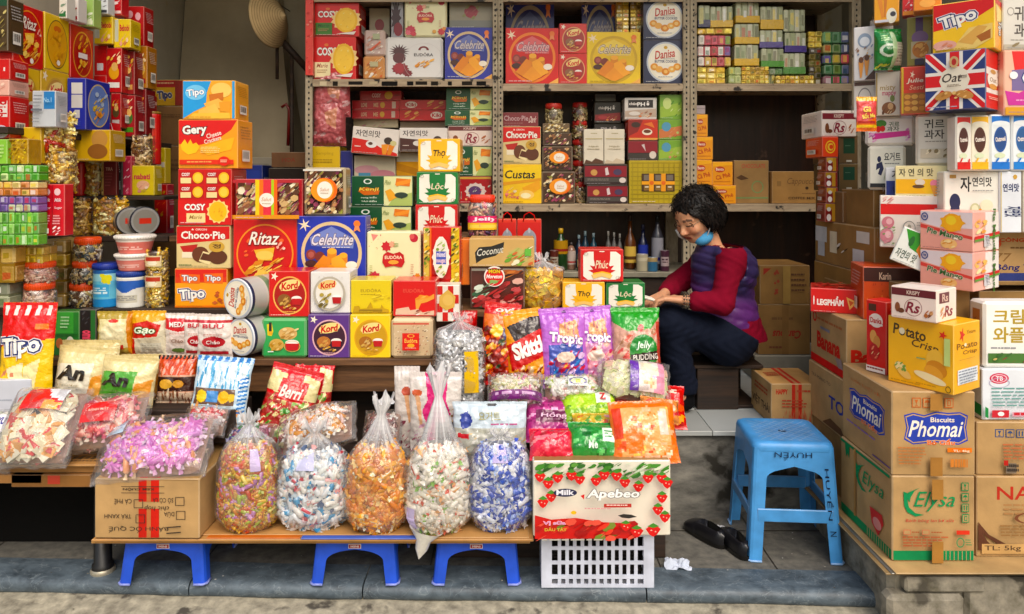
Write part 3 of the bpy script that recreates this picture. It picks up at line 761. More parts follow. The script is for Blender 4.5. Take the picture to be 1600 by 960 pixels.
for q in range(12):
 r = .03 + q * .0122; ht.lathe([(r,-(.018 + (r - .03) * .73) + .002),(r + .002,-(.018 + (r - .03) * .73) - .0005)],'a98c62',40,cap=False)
o = ht.make('conical_hat','straw',None,(PX(446,4.55),4.55,PZ(24,4.55)),(math.radians(8),math.radians(82),math.radians(-14)))
tag(o,'conical straw hat hanging on its edge by the stair rail','hat')
m = M(); m.tube([(0,0,0),(0,.5,.02)],.004,'333333',6); o = m.make('hat_nail','steel',None,(PX(412,4.58),4.62,PZ(-8,4.58))); tag(o,'thin nail in the wall above the conical straw hat','nail')
# ---- slotted angle shelf unit
YS = 4.3; SD = .5
ZA = PZ(124,YS); ZA2 = PZ(131,YS); ZB = PZ(319,YS); ZT = PZ(-8,YS)
su = empty('shelf_unit',(PX(780,YS),YS,FZ)); tag(su,'tall slotted angle steel shelf unit with four posts along the back wall','shelf unit')
def sb(m,a,b,y0,y1,z0,z1,nm,mt,bev=0):
 m.box(a - su.location.x,b - su.location.x,y0 - YS,y1 - YS,z0 - FZ,z1 - FZ,'909090',bev); return m.make(nm,mt,su)
posts = [(478,489),(770,786),(1067,1088),(1330,1344)]
for (a,b) in posts:
 m = M(); xa,xb = PX(a,YS),PX(b,YS); xs = su.location.x
 parts = [(xa,xb)] if b - a < 15 else [(xa,(xa + xb) / 2 - .002),((xa + xb) / 2 + .002,xb)]
 for (u,v) in parts:
  m.box(u - xs,v - xs,-.012,-.008,-.02,2.6 - FZ,'909090'); m.box(u - xs,u - xs + .003,-.008,.03,-.02,2.6 - FZ,'909090')
  for k in range(70):
   z = k * .032; c = (u + v) / 2 - xs
   m.mesh([(c + .0055 * math.cos(t),-.0128,z + .008 * math.sin(t)) for t in (i * PI / 3 for i in range(6))],[tuple(range(6))],'14100c',1)
 m.make('post',['postmetal','paint'],su)
 m = M(); m.box(xa - xs,xb - xs,SD - .02,SD + .015,-.02,2.6 - FZ,'909090'); m.make('post','postmetal',su)
for (a,b,z) in ((484,770,ZA),(786,1070,ZA2),(1088,1338,ZA2),(484,770,ZB),(786,1070,ZB),(1088,1338,ZB),(484,770,ZT),(786,1070,ZT),(1088,1338,ZT)):
 m = M(); xs = su.location.x
 xa,xb = PX(a,YS) - xs,PX(b,YS) - xs
 m.box(xa,xb,-.004,SD,z - .012 - FZ,z - FZ,'909090',.001); m.box(xa,xb,-.006,-.0035,z - .043 - FZ,z - .0125 - FZ,'909090')
 m.make('shelf_board','shelfmetal',su)
m = M(); sb(m,PX(480,YS),PX(1344,YS),YS + SD + .02,YS + SD + .03,FZ,2.75,'back_panel','backboard')
rn = random.Random(4); xs = su.location.x; x = 500; bd = bpy.data.objects['shelf_board']
while x < 765:
 w = rn.uniform(6,26); m = M(); m.box(PX(x,YS) - xs,PX(min(x + w,768),YS) - xs,-.0075,-.0065,ZA - .04 - FZ + rn.uniform(0,.01),ZA - .014 - FZ,rn.choice(['b9ab8f','1d1a17','14110f','c9bca0','262019'])); m.make('tape_strip','paper',bd); x += w + rn.uniform(2,18)
ZC = PZ(425,4.3)
ct = empty('back_counter',(PX(930,4.3),4.3,FZ)); tag(ct,'low grey wooden counter under the middle shelf, holding bottles','counter')
m = M(); m.box(PX(770,4.3) - ct.location.x,PX(1180,4.3) - ct.location.x,-.02,.5,ZC - .03 - FZ,ZC - FZ,'8d8878',.003); m.make('top','paint',ct)
m = M(); m.box(PX(772,4.3) - ct.location.x,PX(1178,4.3) - ct.location.x,0,.48,0,ZC - .031 - FZ,'2b221b'); m.make('cabinet','darkwood',ct)
# ---- stepped display stand (planks)
st = empty('display_stand',(PX(500,3.0),3.0,0)); tag(st,'stepped wooden display stand whose front plank carries the row of small square tins','display stand')
def plank(x0,x1,y0,y1,z,nm='plank',t=.028,mt='wood'):
 m = M(); m.box(x0 - st.location.x,x1 - st.location.x,y0 - 3,y1 - 3,z - t,z,'7a5533',.003); return m.make(nm,mt,st)
Z1 = PZ(560,3.0); Z2 = PZ(483,3.2); Z2b = .95; Z3 = PZ(369,3.5); Z4 = Z3 + .19
plank(PX(60,3.0),PX(762,3.0),2.985,3.19,Z1)
plank(PX(378,3.0),PX(760,3.0),3.02,3.045,Z1 - .032,'apron',.11)
plank(PX(-40,3.2),PX(364,3.2),3.2,3.49,Z2,mt='darkwood')
plank(PX(366,3.2),PX(682,3.2),3.2,3.49,Z2b)
plank(PX(684,3.2),PX(1012,3.2),3.16,3.49,Z2)
plank(-2.2,PX(262,3.5),3.5,3.69,Z3,mt='darkwood')
plank(PX(264,3.5),PX(762,3.5),3.5,3.78,Z3)
plank(PX(764,3.5),PX(868,3.5),3.5,3.78,1.0)
for (px,Y,z) in ((90,3.1,Z1),(384,3.1,Z1),(752,3.1,Z1),(300,3.4,Z2),(1000,3.4,Z2),(500,3.4,Z2b),(640,3.7,Z3),(300,3.7,Z3),(60,3.6,Z3),(860,3.7,1.0)):
 m = M(); x = PX(px,Y) - st.location.x; m.box(x - .02,x + .02,Y - 3.02,Y - 2.98,0,z - .029,'3a2a1c',.002); m.make('leg','darkwood',st)
m = M(); m.box(PX(-60,3.25) - st.location.x,PX(762,3.25) - st.location.x,.2,.22,.05,Z1 - .05,'17110d'); m.make('dark_backing','darkwood',st)  # board added to keep the depth under the stand dark
m = M(); m.box(-2.24,PX(836,2.9),2.89,2.894,.001,.165,'0c0b0a'); m.box(-2.24,PX(150,2.9),2.885,2.889,.001,.38,'0c0b0a'); o = m.make('shade_sheet','cloth'); tag(o,'black sheet added as shade behind the legs of the low street table','shade sheet')  # near-black sheets added where only shade lies under the tables
# ---- front tables
tb = empty('street_table',(PX(490,2.6),2.6,0)); tag(tb,'long low table top of brown cardboard laid on three small blue stools','table')
TZ = .19
rn = random.Random(2)
def sheet(x0,x1,y0,y1,z,t,col,root,nm='cardboard_sheet',mt='kraft'):
 m = M(); m.box(x0 - root.location.x,x1 - root.location.x,y0 - root.location.y,y1 - root.location.y,z - root.location.z,z + t - root.location.z,col,.0015); return m.make(nm,mt,root)
sheet(PX(150,2.56),PX(828,2.56),2.53,2.98,TZ - .022,.013,'a9804f',tb)
sheet(PX(155,2.56),PX(833,2.56),2.515,2.97,TZ - .008,.008,'b78a57',tb)
o = sheet(PX(476,2.56),PX(660,2.56),2.512,2.535,TZ,.0045,'4a64b8',tb,'blue_printed_cardboard')
o = sheet(PX(330,2.56),PX(474,2.56),2.516,2.54,TZ,.004,'c06a2c',tb,'orange_printed_cardboard')
sheet(PX(662,2.56),PX(826,2.56),2.52,2.96,TZ,.004,'b98e5c',tb); sheet(PX(158,2.56),PX(660,2.56),2.541,2.96,TZ,.0042,'b98e5c',tb)
TZ += .005
lt = empty('side_table',(PX(60,2.6),2.6,0)); tag(lt,'higher table at the left covered with flattened brown cartons on a black leg','table')
LZ = PZ(722,2.62)
sheet(-2.4,PX(163,2.62),2.6,2.97,LZ - .03,.028,'9a7246',lt)
sheet(-2.4,PX(168,2.62),2.58,2.97,LZ - .001,.006,'b68a57',lt)
sheet(-2.4,PX(75,2.62),2.585,2.62,LZ - .062,.03,'a5794b',lt,'folded_flap')
sheet(PX(28,2.62),PX(150,2.62),2.585,2.62,LZ - .075,.043,'8a6238',lt,'folded_flap')
m = M(); x = PX(161,2.66) - lt.location.x
m.lathe([(.033,.0),(.036,.008),(.036,.035),(.03,.04),(.029,LZ - .035)],'1b1a19',20,cx=x,cy=.06); m.make('leg','plastic',lt)
m = M(); m.lathe([(.04,.001),(.042,.012),(.038,.02),(.037,.021)],'b9b2a0',20,cx=x,cy=.06,cap=False); m.make('foot_ring','steel',lt)
m = M()
for k in range(8): m.box(PX(72 + k * 10,2.6) - lt.location.x,PX(79 + k * 10,2.6) - lt.location.x,.03 + (k % 2) * .004,.06,LZ + .0052,LZ + .0056,'6b5335')
for k in range(14): m.box(PX(70 + k * 6,2.6) - lt.location.x,PX(74 + k * 6,2.6) - lt.location.x,.012,.02,LZ + .0052,LZ + .0056,'5a4630')
m.make('printing','card',lt); m = M(); m.box(PX(79,2.6) - lt.location.x,PX(98,2.6) - lt.location.x,-.0165,-.0155,LZ - .064,LZ - .034,'b5402e'); m.make('red_stamp','card',lt)
hp = empty('plank_steps',(PX(880,2.9),2.9,0)); tag(hp,'rough wooden steps under the heap of bright sweet packets','steps')
for (a,b,y0,y1,z) in ((684,1034,2.96,3.15,PZ(604,2.98)),(690,1040,2.76,2.955,PZ(655,2.8))):
 m = M(); m.box(PX(a,3) - hp.location.x,PX(b,y0) - hp.location.x,y0 - 2.9,y1 - 2.9,0.001,z,'5a3d24',.003); m.make('step','darkwood',hp)
ST1,ST2 = PZ(604,2.98),PZ(655,2.8)
sp = M(); sp.box(PX(385,2.9),PX(690,2.9),2.985,3.0,.001,.001 + .3,'2b1d12'); o = sp.make('back_board','darkwood'); tag(o,'dark plank standing upright behind the clear bags of wrapped sweets','board')
PB = .155
m = M(); V = []; Fq = []
m.box(1.235,4.0,2.42,3.1,-.1,PB - .012,'8a8477',.02); struct(m,'concrete_platform','concrete')
m = M()
m.box(1.21,1.46,2.375,2.44,-.1,.075,'8a8477',.015); m.box(1.475,1.86,2.40,2.46,-.1,.118,'7d776b',.012); m.box(1.27,1.53,2.385,2.43,.078,.128,'857f73',.008); struct(m,'platform_stones','concrete')
cb = empty('cardboard_base',(1.6,2.7,PB)); tag(cb,'flattened cardboard under the brown cartons on the concrete block','cardboard')
sheet(1.2,3.2,2.372,3.1,PB - .0105,.006,'8a7350',cb); sheet(1.215,2.2,2.365,3.1,PB - .004,.003,'8c8a86',cb,'foil_faced_sheet','steel'); sheet(1.225,3.0,2.358,3.1,PB - .0005,.004,'b4966a',cb)
PB += .004
# --- stools, crate, shoes
def stool(name,x,y,z,h,hb,ht_,lw,arch,col,label,rung=None,yaw=0,group=None,lettering=None,sticker=False):
 root = empty(name,(x,y,z),(0,0,math.radians(yaw))); tag(root,label,'stool',group)
 hw = lambda q: hb + (ht_ - hb) * (q / h)
 zt = h - .02
 lv = [i / 44 * zt for i in range(45)]
 def inner(q):
  w = lw * (1 + .12 * q / h)
  a0 = arch - (hw(arch) - w) * .38
  if q > a0: k = min(1,(q - a0) / (arch - a0)); w = w + (hw(q) - w) * (1 - math.sqrt(max(0,1 - k * k))) * .98
  if q >= arch: w = hw(q) * .999
  return w
 for sx,sy in ((-1,-1),(1,-1),(1,1),(-1,1)):
  m = M(); V = []; Fq = []; r = .014
  for q in lv:
   H_ = hw(q); w = inner(q)
   ring = [(H_ - w,H_ - .004),(H_ - w,H_),(H_ - w * .5,H_),(H_ - r,H_),(H_ - r * .3,H_ - r * .3),(H_,H_ - r),(H_,H_ - w * .5),(H_,H_ - w),(H_ - .004,H_ - w)]
   V += [(sx * a,sy * b,q) for a,b in ring]
  n = 9
  for i in range(len(lv) - 1):
   for k in range(n - 1):
    f = (i * n + k,(i + 1) * n + k,(i + 1) * n + k + 1,i * n + k + 1)
    Fq.append(f if sx * sy > 0 else tuple(reversed(f)))
  m.mesh(V,Fq,col,0,0)
  H_ = hw(0); w = lw
  m.tube([(sx * (H_ - w),sy * (H_ + .001),.004),(sx * (H_ - .01),sy * (H_ + .001),.004),(sx * (H_ + .001),sy * (H_ - .01),.004),(sx * (H_ + .001),sy * (H_ - w),.004)],.0042,mixc(col,'ffffff',.25),6)
  o = m.make('leg','plastic',root)
  md = o.modifiers.new('thickness','SOLIDIFY'); md.thickness = .004; md.offset = -1
 m = M(); a = hw(zt); t = ht_ * .93
 def rr(s,z,r=.03):
  p = []
  for cx,cy,a0 in ((1,1,0),(-1,1,90),(-1,-1,180),(1,-1,270)):
   for k in range(5):
    an = math.radians(a0 + k * 22.5); p.append((cx * (s - r) + r * math.cos(an),cy * (s - r) + r * math.sin(an),z))
  return p
 rings = [rr(a + .002,zt - .012),rr(a + .003,zt),rr(a - .002,h - .006),rr(a - .012,h),rr(a - .03,h - .002),rr(.016,h - .004,.015)]
 V = [p for q in rings for p in q]; n = 20; Fq = [(i * n + k,i * n + (k + 1) % n,(i + 1) * n + (k + 1) % n,(i + 1) * n + k) for i in range(5) for k in range(n)]
 m.mesh(V,Fq,col,0,1); m.lathe([(.016,h - .006),(.012,h - .012)],mixc(col,'000000',.75),12)
 s = a - .035
 for k in range(-4,5):
  for sg in (-1,1):
   c_ = k * s / 3.2; L0,L1 = max(-s,-s - c_),min(s,s - c_)
   if L1 - L0 < .02: continue
   p,q = (L0,sg * (L0 + c_)),(L1,sg * (L1 + c_)); d = Vector((q[0] - p[0],q[1] - p[1],0)).normalized(); w = Vector((-d.y,d.x,0)) * .0022
   m.add([(p[0] - w.x,p[1] - w.y,h - .0018),(q[0] - w.x,q[1] - w.y,h - .0018),(q[0] + w.x,q[1] + w.y,h - .0018),(p[0] + w.x,p[1] + w.y,h - .0018)],mixc(col,'ffffff',.22))
 if sticker:
  H_ = hw(arch + .012); m.box(-.022,.022,-H_ - .004,-H_ - .0025,arch + .006,arch + .022,'d9d4d0'); m.box(-.02,.02,-H_ - .0046,-H_ - .0041,arch + .008,arch + .02,'a02a3c'); lay(m,[T('MINI',.5,.5,.7,.6,'f0e6e0')],flat((-.02,-H_ - .0048,arch + .02),(.04,0,0),(0,0,-.012)),3)
 m.make('seat','plastic',root)
 if rung:
  m = M(); H_ = hw(rung) - .004
  for sx,sy in ((0,-1),(0,1),(-1,0),(1,0)):
   if sx == 0: m.box(-H_ + .02,H_ - .02,sy * H_ - .006,sy * H_ + .004,rung - .024,rung + .024,col,.003)
   else: m.box(sx * H_ - .005,sx * H_ + .005,-H_ + .02,H_ - .02,rung - .02,rung + .02,col,.003)
  m.make('rung','plastic',root)
 if lettering:
  m = M(); lettering(m,hw); m.make('lettering','paper',root)
 return root
def tall_letters(m,hw):
 zc = .386; H_ = hw(zc) + .004
 lay(m,[T('HUYỀN',.47,.5,.8,.9,'1a2a44',0,rot=180)],flat((-.085,-H_ - .001,zc + .018),(.17,.0,0),(0,0,-.034)),5)
 z1,z0 = .345,.16; X0 = hw(.265) - .032
 sl_ = (hw(z1) - hw(z0))
 fn = lambda u,v,k: Vector((X0 + sl_ * (.5 - v) + (u - .5) * .028,-(hw(z0) + sl_ * (1 - v)) - .0035 - k,z1 + (z0 - z1) * v))
 def rot(u,v,k): return fn(1 - v,u,k)
 lay(m,[T('HUYỀN',.5,.5,1,.8,'16203a',0)],rot,7)
 lay(m,[T('N',.5,.5,.8,.8,'16203a',0)],lambda u,v,k: fn(1 - v,.98 + u * .12,k) + Vector((.004,-.004,-.04)),1)
TSY = 2.72
stool('plastic_stool',PX(1249,TSY),TSY + .17,.001,.435,.172,.146,.048,.342,'5499d4','tall sky blue plastic stool with handwritten black letters on its legs',rung=.17,yaw=-4,lettering=tall_letters)
for px,lab in ((252,'small dark blue plastic stool under the upside down brown carton'),(553,'small dark blue plastic stool under the orange sweets bag in the table middle'),(744,'small dark blue plastic stool beside the white plastic basket')):
 stool('foot_stool',PX(px,2.56),2.56 + .155,.006,.162,.152,.136,.042,.118,'2a55c8',lab,group='dark blue stools carrying the street table',sticker=True)
YC = 2.552
cr = empty('plastic_basket',((PX(846,YC) + PX(1022,YC)) / 2,YC,.005)); tag(cr,'white perforated plastic basket under the strawberry carton','basket')
w = (PX(1022,YC) - PX(846,YC)) / 2; h = .188; d = .3
def panel(m,L_,mapf,n):
 def bar(a0,a1,z0,z1,t=.004,e0=0): m.mesh([mapf(a,q,e + e0) for e in (0,t) for (a,q) in ((a0,z0),(a1,z0),(a1,z1),(a0,z1))],[(0,1,2,3),(7,6,5,4),(0,4,5,1),(1,5,6,2),(2,6,7,3),(3,7,4,0)],'c9cedd')
 bar(-L_,-L_ + .036,0,h,.009); bar(L_ - .036,L_,0,h,.009)
 for z0,z1 in ((0,.012),(.03,.044),(.08,.092),(.13,.142),(.176,h)): bar(-L_ + .034,L_ - .034,z0,z1,.004,.0004)
 s = 2 * (L_ - .036) / n
 for k in range(1,n): bar(-L_ + .036 + k * s - .006,-L_ + .036 + k * s + .006,.001,h - .001,.0035,.0012)
for nm,mf,L_,n in (('front_panel',lambda a,q,e: (a,e,q),w,12),('back_panel',lambda a,q,e: (-a,d - e,q),w,12),('side_panel',lambda a,q,e: (w - e - .0,d / 2 + a,q),d / 2 - .01,8),('side_panel',lambda a,q,e: (-w + e,d / 2 - a,q),d / 2 - .01,8)):
 m = M(); panel(m,L_,mf,n); m.make(nm,'plastic',cr)
m = M(); m.box(-w + .01,w - .01,.01,d - .01,.001,.006,'c9ccd6'); m.make('bottom','plastic',cr)
m = M(); rn = random.Random(5)
for k in range(32):
 z = .009 + k * .0052; m.box(-w + .03 + rn.random() * .02,w - .03 - .03 * rn.random(),.03 + rn.random() * .012,d - .04,z,z + .003,mixc('1c1a19','3a3735',rn.random() ** 2))
o = m.make('old_papers','paper',None,tuple(cr.location)); tag(o,'stack of folded old papers lying inside the white plastic basket','papers')
def shoe(px,py,Y,yaw,label,lift=0,roll=0):
 root = empty('shoe',(PX(px,Y),Y,.0035 + lift),(0,math.radians(roll),math.radians(yaw))); tag(root,label,'shoe','pair of black slip-on shoes on the pavement')
 Lh = .215; n = 22; k = 20; V = []; Fq = []; cl = []
 for i in range(n + 1):
  t = i / n; s = t * Lh
  w = .025 + .011 * math.sin(min(1,t * 1.6) * PI / 2) + (.006 if t > .6 else 0); w *= math.sqrt(max(.02,1 - ((t - .5) / .5) ** 6))
  hh = (.055 - .026 * max(0,(t - .45) / .55)) * math.sqrt(max(.05,1 - max(0,(t - .55) / .45) ** 3)); hh *= math.sqrt(max(.4,min(1,t * 12)))
  op = .1 < t < .55
  for j in range(k + 1):
   a = PI * j / k; x = w * math.cos(a) * (1 + .1 * math.sin(a)); z = .012 + hh * math.sin(a) ** .7
   if op and .32 < j / k < .68: z = .03; x *= .92
   V.append((x,s - Lh / 2,z))
 for i in range(n):
  for j in range(k):
   Fq.append((i * (k + 1) + j,i * (k + 1) + j + 1,(i + 1) * (k + 1) + j + 1,(i + 1) * (k + 1) + j)); t = (i + .5) / n
   cl.append('040404' if .1 < t < .55 and .3 < (j + .5) / k < .7 else '1d1d21')
 m = M(); m.mesh(V,[tuple(reversed(f)) for f in Fq],cl,0,1); m.make('upper','leather',root)
 m = M(); pts = []
 for i in range(n + 1):
  t = i / n; w = (.027 + .011 * math.sin(min(1,t * 1.6) * PI / 2)) * math.sqrt(max(.02,1 - ((t - .5) / .5) ** 6)); pts.append((w,t * Lh - Lh / 2))
 out = pts + [(-a,b) for a,b in reversed(pts)]
 m.add([(a,b,0) for a,b in reversed(out)],'141312'); m.add([(a,b,.014) for a,b in out],'141312')
 for i in range(len(out)): a,b = out[i],out[(i + 1) % len(out)]; m.add([(a[0],a[1],0),(b[0],b[1],0),(b[0],b[1],.014),(a[0],a[1],.014)],'141312')
 m.make('sole','leather',root)
shoe(1102,838,2.92,27,'black slip-on shoe nearest the strawberry carton, toe pointing back left')
shoe(1146,856,2.84,12,'black slip-on shoe beside the leg of the sky blue stool')
def crumple(name,px,py,Y,s,z,col,label,seed,mt='paper',cat='litter',n=11):
 rn = random.Random(seed); m = M(); V = []; Fq = []
 for j in range(n + 1):
  for i in range(n + 1):
   u,v = i / n - .5,j / n - .5
   hgt = .5 + 1.1 * wob(u * 2 + seed,v * 2,0,1.5) + .55 * wob(u * 5,v * 5 + seed,0,1.5)
   V.append((u * s * (1 + .3 * wob(u * 3,v * 3,seed,1)),v * s * .8,max(0.001,hgt * s * .3 * (1 - (abs(u) + abs(v)) * .7))))
 for j in range(n):
  for i in range(n): a = j * (n + 1) + i; Fq.append((a,a + 1,a + n + 2,a + n + 1))
 m.mesh(V,Fq,col); o = m.make(name,mt,None,(PX(px,Y),Y,z),(0,0,seed)); md = o.modifiers.new('thickness','SOLIDIFY'); md.thickness = .0008
 return tag(o,label,cat)
crumple('crumpled_paper',1058,886,2.70,.09,.005,'c6cedd','crumpled white paper scrap on the pavement by the plastic basket',3)
crumple('paper_scrap',1128,822,2.98,.05,.004,'d9dade','small white paper scrap behind the black shoes',8)
crumple('plastic_scrap',1545,958,2.25,.11,-.058,'e4e6e8','white plastic scrap lying in the street below the cartons',5,'filmprint')
m = M(); rn = random.Random(9)
for k in range(150):
 x = rn.uniform(-1.7,1.5); y = ledge_edge(x) + rn.uniform(-.12,.55); z = .007 if y > ledge_edge(x) + .03 and x < 1.2 else -.05
 if y <= ledge_edge(x) + .03: y -= .03
 s = rn.uniform(.001,.005); a = rn.uniform(0,3); m.add([(x + s * math.cos(a + q),y + s * math.sin(a + q) * .7,z) for q in (0,1.6,3,4.5)],rn.choice(['b8b2a4','8e887b','d8d5cc','5a5348']))
o = m.make('grit','paper'); o['kind'] = 'stuff'; tag(o,'scattered grit and tiny scraps on the stone kerb','grit')
# --- brown cartons
KR = 'b59468'; KD = '97784e'; GR = '1c8a55'; INK = '5a4430'; RD = 'c0281e'
def seam(c='8f6838'): return [R(0,.0,1,.012,c)]
def icons(x0,y0,w,h,n,c,vertical=False):
 it = []
 for k in range(n):
  x,y = (x0,y0 + k * h * 1.25) if vertical else (x0 + k * w * 1.2,y0)
  it += [R(x,y,x + w,y + h,c),R(x + w * .1,y + h * .1,x + w * .9,y + h * .9,KR)]
  if k % 4 == 0: it += [P([(x + w * .3,y + h * .2),(x + w * .7,y + h * .2),(x + w * .55,y + h * .55),(x + w * .45,y + h * .55)],c),R(x + w * .47,y + h * .5,x + w * .53,y + h * .8,c),R(x + w * .35,y + h * .76,x + w * .65,y + h * .82,c)]
  elif k % 4 == 1: it += [P([(x + w * .18,y + h * .5),(x + w * .3,y + h * .28),(x + w * .5,y + h * .2),(x + w * .7,y + h * .28),(x + w * .82,y + h * .5)],c),R(x + w * .47,y + h * .5,x + w * .53,y + h * .8,c)]
  elif k % 4 == 2: it += [R(x + w * .25,y + h * .3,x + w * .4,y + h * .8,c),R(x + w * .6,y + h * .3,x + w * .75,y + h * .8,c),P([(x + w * .2,y + h * .35),(x + w * .32,y + h * .15),(x + w * .45,y + h * .35)],c),P([(x + w * .55,y + h * .35),(x + w * .68,y + h * .15),(x + w * .8,y + h * .35)],c)]
  else: it += [R(x + w * .3,y + h * .2,x + w * .7,y + h * .8,c),R(x + w * .4,y + h * .3,x + w * .6,y + h * .7,KR)]
 return it
def elysa(side=False):
 it = [R(0,.885,1,1,GR)] + [R(.5 + k * .05,.885,.508 + k * .05,1,'c2a878') for k in range(10)]
 it += [P([(.12,.17),(.2,.2),(.17,.27),(.19,.36),(.27,.43),(.38,.45),(.27,.47),(.17,.42),(.13,.34)],GR),P([(.18,.18),(.33,.12),(.26,.16),(.21,.24),(.2,.3),(.16,.24)],GR)]
 it += [T('Elysa',.52,.29,.5,.24,GR,.0,sh=.35),T('Bánh bông lan bơ sữa',.45,.52,.6,.05,'c05040',0,sh=.3)]
 it += icons(.84,.06,.09,.1,4,GR,True)
 it += [Ln(.1,.7,.7,.83,4,'b8603c',4,.45),R(.76,.62,.92,.67,'d0402e'),R(.1,.61,.19,.67,'c77'+'757'),R(.108,.618,.182,.662,KR),R(.33,.61,.42,.67,'c77757'),R(.338,.618,.412,.662,KR),Ln(.2,.63,.32,.66,1,'a8603c',2),Ln(.44,.63,.6,.66,1,'a8603c',5),O(.8,.76,.05,.06,.25,'4a8a5a'),Ln(.86,.72,.94,.8,3,'4a8a5a',2),R(.44,.0,.58,.24,'a5783f'),R(.44,.74,.58,1,'a5783f')]
 return (KR,it)
def elysa_side():
 it = [R(0,.885,1,1,GR)] + [R(.55 + k * .045,.885,.56 + k * .045,1,'c2a878') for k in range(10)] + [R(0,0,.98,.035,GR),P([(.1,.02),(.2,.02),(.19,.2),(.16,.14),(.13,.2),(.11,.12)],GR)]
 it += [P([(.33,.17),(.4,.2),(.38,.27),(.4,.36),(.47,.43),(.56,.45),(.46,.47),(.38,.42),(.34,.34)],GR),P([(.39,.18),(.52,.12),(.46,.16),(.41,.24),(.4,.3),(.37,.24)],GR),T('Elysa',.68,.3,.4,.22,GR,0,sh=.35),P([(.62,.58),(.85,.56),(.88,.66),(.78,.86),(.66,.76)],'c63a36'),E(.76,.72,.08,.07,'d8908a'),R(.3,.0,.34,.89,'b08550')]
 return (KR,it)
def phomai(side=False):
 B_ = '2f45a8'; x0,x1 = (.16,.9) if not side else (.18,.86)
 xm = (x0 + x1) / 2; wd = x1 - x0
 bl = lambda g: [P([(x0 - g,.3 - g),(x0 + wd * .12,.27 - g),(x0 + wd * .3,.3 - g),(xm,.255 - g),(x1 - wd * .3,.27 - g),(x1 - wd * .1,.26 - g),(x1 + g,.3 - g),(x1 - wd * .03 + g,.42),(x1 + g,.56 + g),(x1 - wd * .12,.61 + g),(xm,.58 + g),(x0 + wd * .12,.61 + g),(x0 - g,.55 + g),(x0 + wd * .04 - g,.43)],B_)]
 it = bl(.025); it += [('P',bl(.008)[0][1],'c9a36a')]; it += bl(-.004)
 it += [T('Biscuits',xm + .08,.33,wd * .4,.06,'e8dcc8',.02),T('Phomai',xm,.44,wd * .86,.2,'efe8dc',.015,sh=.25),T('Bò Gấu',xm + .06,.6,wd * .46,.075,'e06a28',.03,o='f2e2c8',ow=.03)]
 if not side: it += icons(.23,.06,.11,.12,4,'c06a38') + [R(.66,.665,.96,.72,'e0792c'),Ln(.05,.66,.4,.88,6,'c07a45',3,.4),Ln(.68,.79,.94,.9,1,'c9803f',6,.9),R(.43,.0,.58,.2,'a87b42'),R(.43,.77,.58,1,'a0733c'),T('TL: 4kg',.81,.692,.2,.035,'f2dcc0')]
 else: it += [T('LUÔN TUYỆT VỜI',.5,.13,.6,.06,'c77a4a',0),Ln(.1,.72,.9,.78,1,'8a6ab0',2,.3),R(.66,.93,1,.945,'5a3a8a')]
 return (KR,it)
YE = 2.43
el = bx(1394,744,1523,871,YE,.38,elysa(),'brown carton with green swirl and green bottom stripe, front corner of the right stack','carton','carton',L_=elysa_side(),z0=PB,mt='kraft',b=.004)
ph = bx(1394,612,1523,744,YE,.38,phomai(),'brown carton with blue scalloped badge, upper one of the front corner stack','carton','carton',L_=phomai(True),z0=el,mt='kraft',b=.004)
nav = bx(1526,745,1664,871,2.46,.36,(KR,[T('NAVY',.6,.2,.75,.17,'b5382a',.01),Ln(.3,.34,1,.5,3,'b08458',3,.4),P([(0,.56),(.12,.72),(.35,.86),(.7,.93),(1,.9),(1,.92),(.7,.96),(.3,.89),(.1,.76),(0,.64)],'5f3a28'),P([(0,.6),(.1,.8),(.2,.92),(0,.92)],'5f3a28'),R(.04,.84,.6,.965,'c9a36e'),T('TL: 5kg',.28,.9,.42,.08,'5a4430',.01),Ln(.25,.6,.95,.75,4,'9a7448',8,.4),O(.8,.5,.4,.1,.1,'7a4a30')]),'brown carton with large red letters and a curved brown line at the corner','carton','carton',z0=PB,mt='kraft')
bi = bx(1527,660,1664,745,2.47,.34,(KR,[z for z in icons(.2,.12,.1,.16,5,'33507f')] + [Ln(.28,.4,.95,.72,5,'c0704a',6,.42),R(.3,.76,.42,.96,'8a7a68'),Ln(.31,.78,.45,.94,2,'4a4038',3,.7),R(.27,.7,.32,.8,'c03028')]),'brown carton with blue handling symbols under the white printed box','carton','carton',z0=nav,mt='kraft')
wb = bx(1534,577,1664,663,2.49,.3,('dfe3ea',[E(.2,.17,.12,.11,'c8385a'),E(.2,.17,.1,.085,'e9c8d0'),E(.2,.17,.085,.07,'c8385a'),T('TB',.2,.17,.09,.09,'f6eef0',.02),O(.2,.26,.13,.1,.1,'b8b4c8'),Ln(.1,.36,.9,.76,6,'6f9f9a',5,.4),R(.09,.8,.3,.95,'c8303c'),E(.2,.875,.04,.045,'f4f0f0'),R(.34,.84,.9,.93,'d8a0b0'),Ln(.36,.85,.88,.91,1,'c8303c',3,.9),P([(0,.72),(0,.93),(.04,.96),(.04,.76)],'1c8a45')]),'white box with a small red oval badge and rows of green text','carton','carton',L_=('d5d3cc',[P([(0,.5),(1,.72),(1,.95),(0,.72)],'1c8a45')]),z0=bi,mt='card')
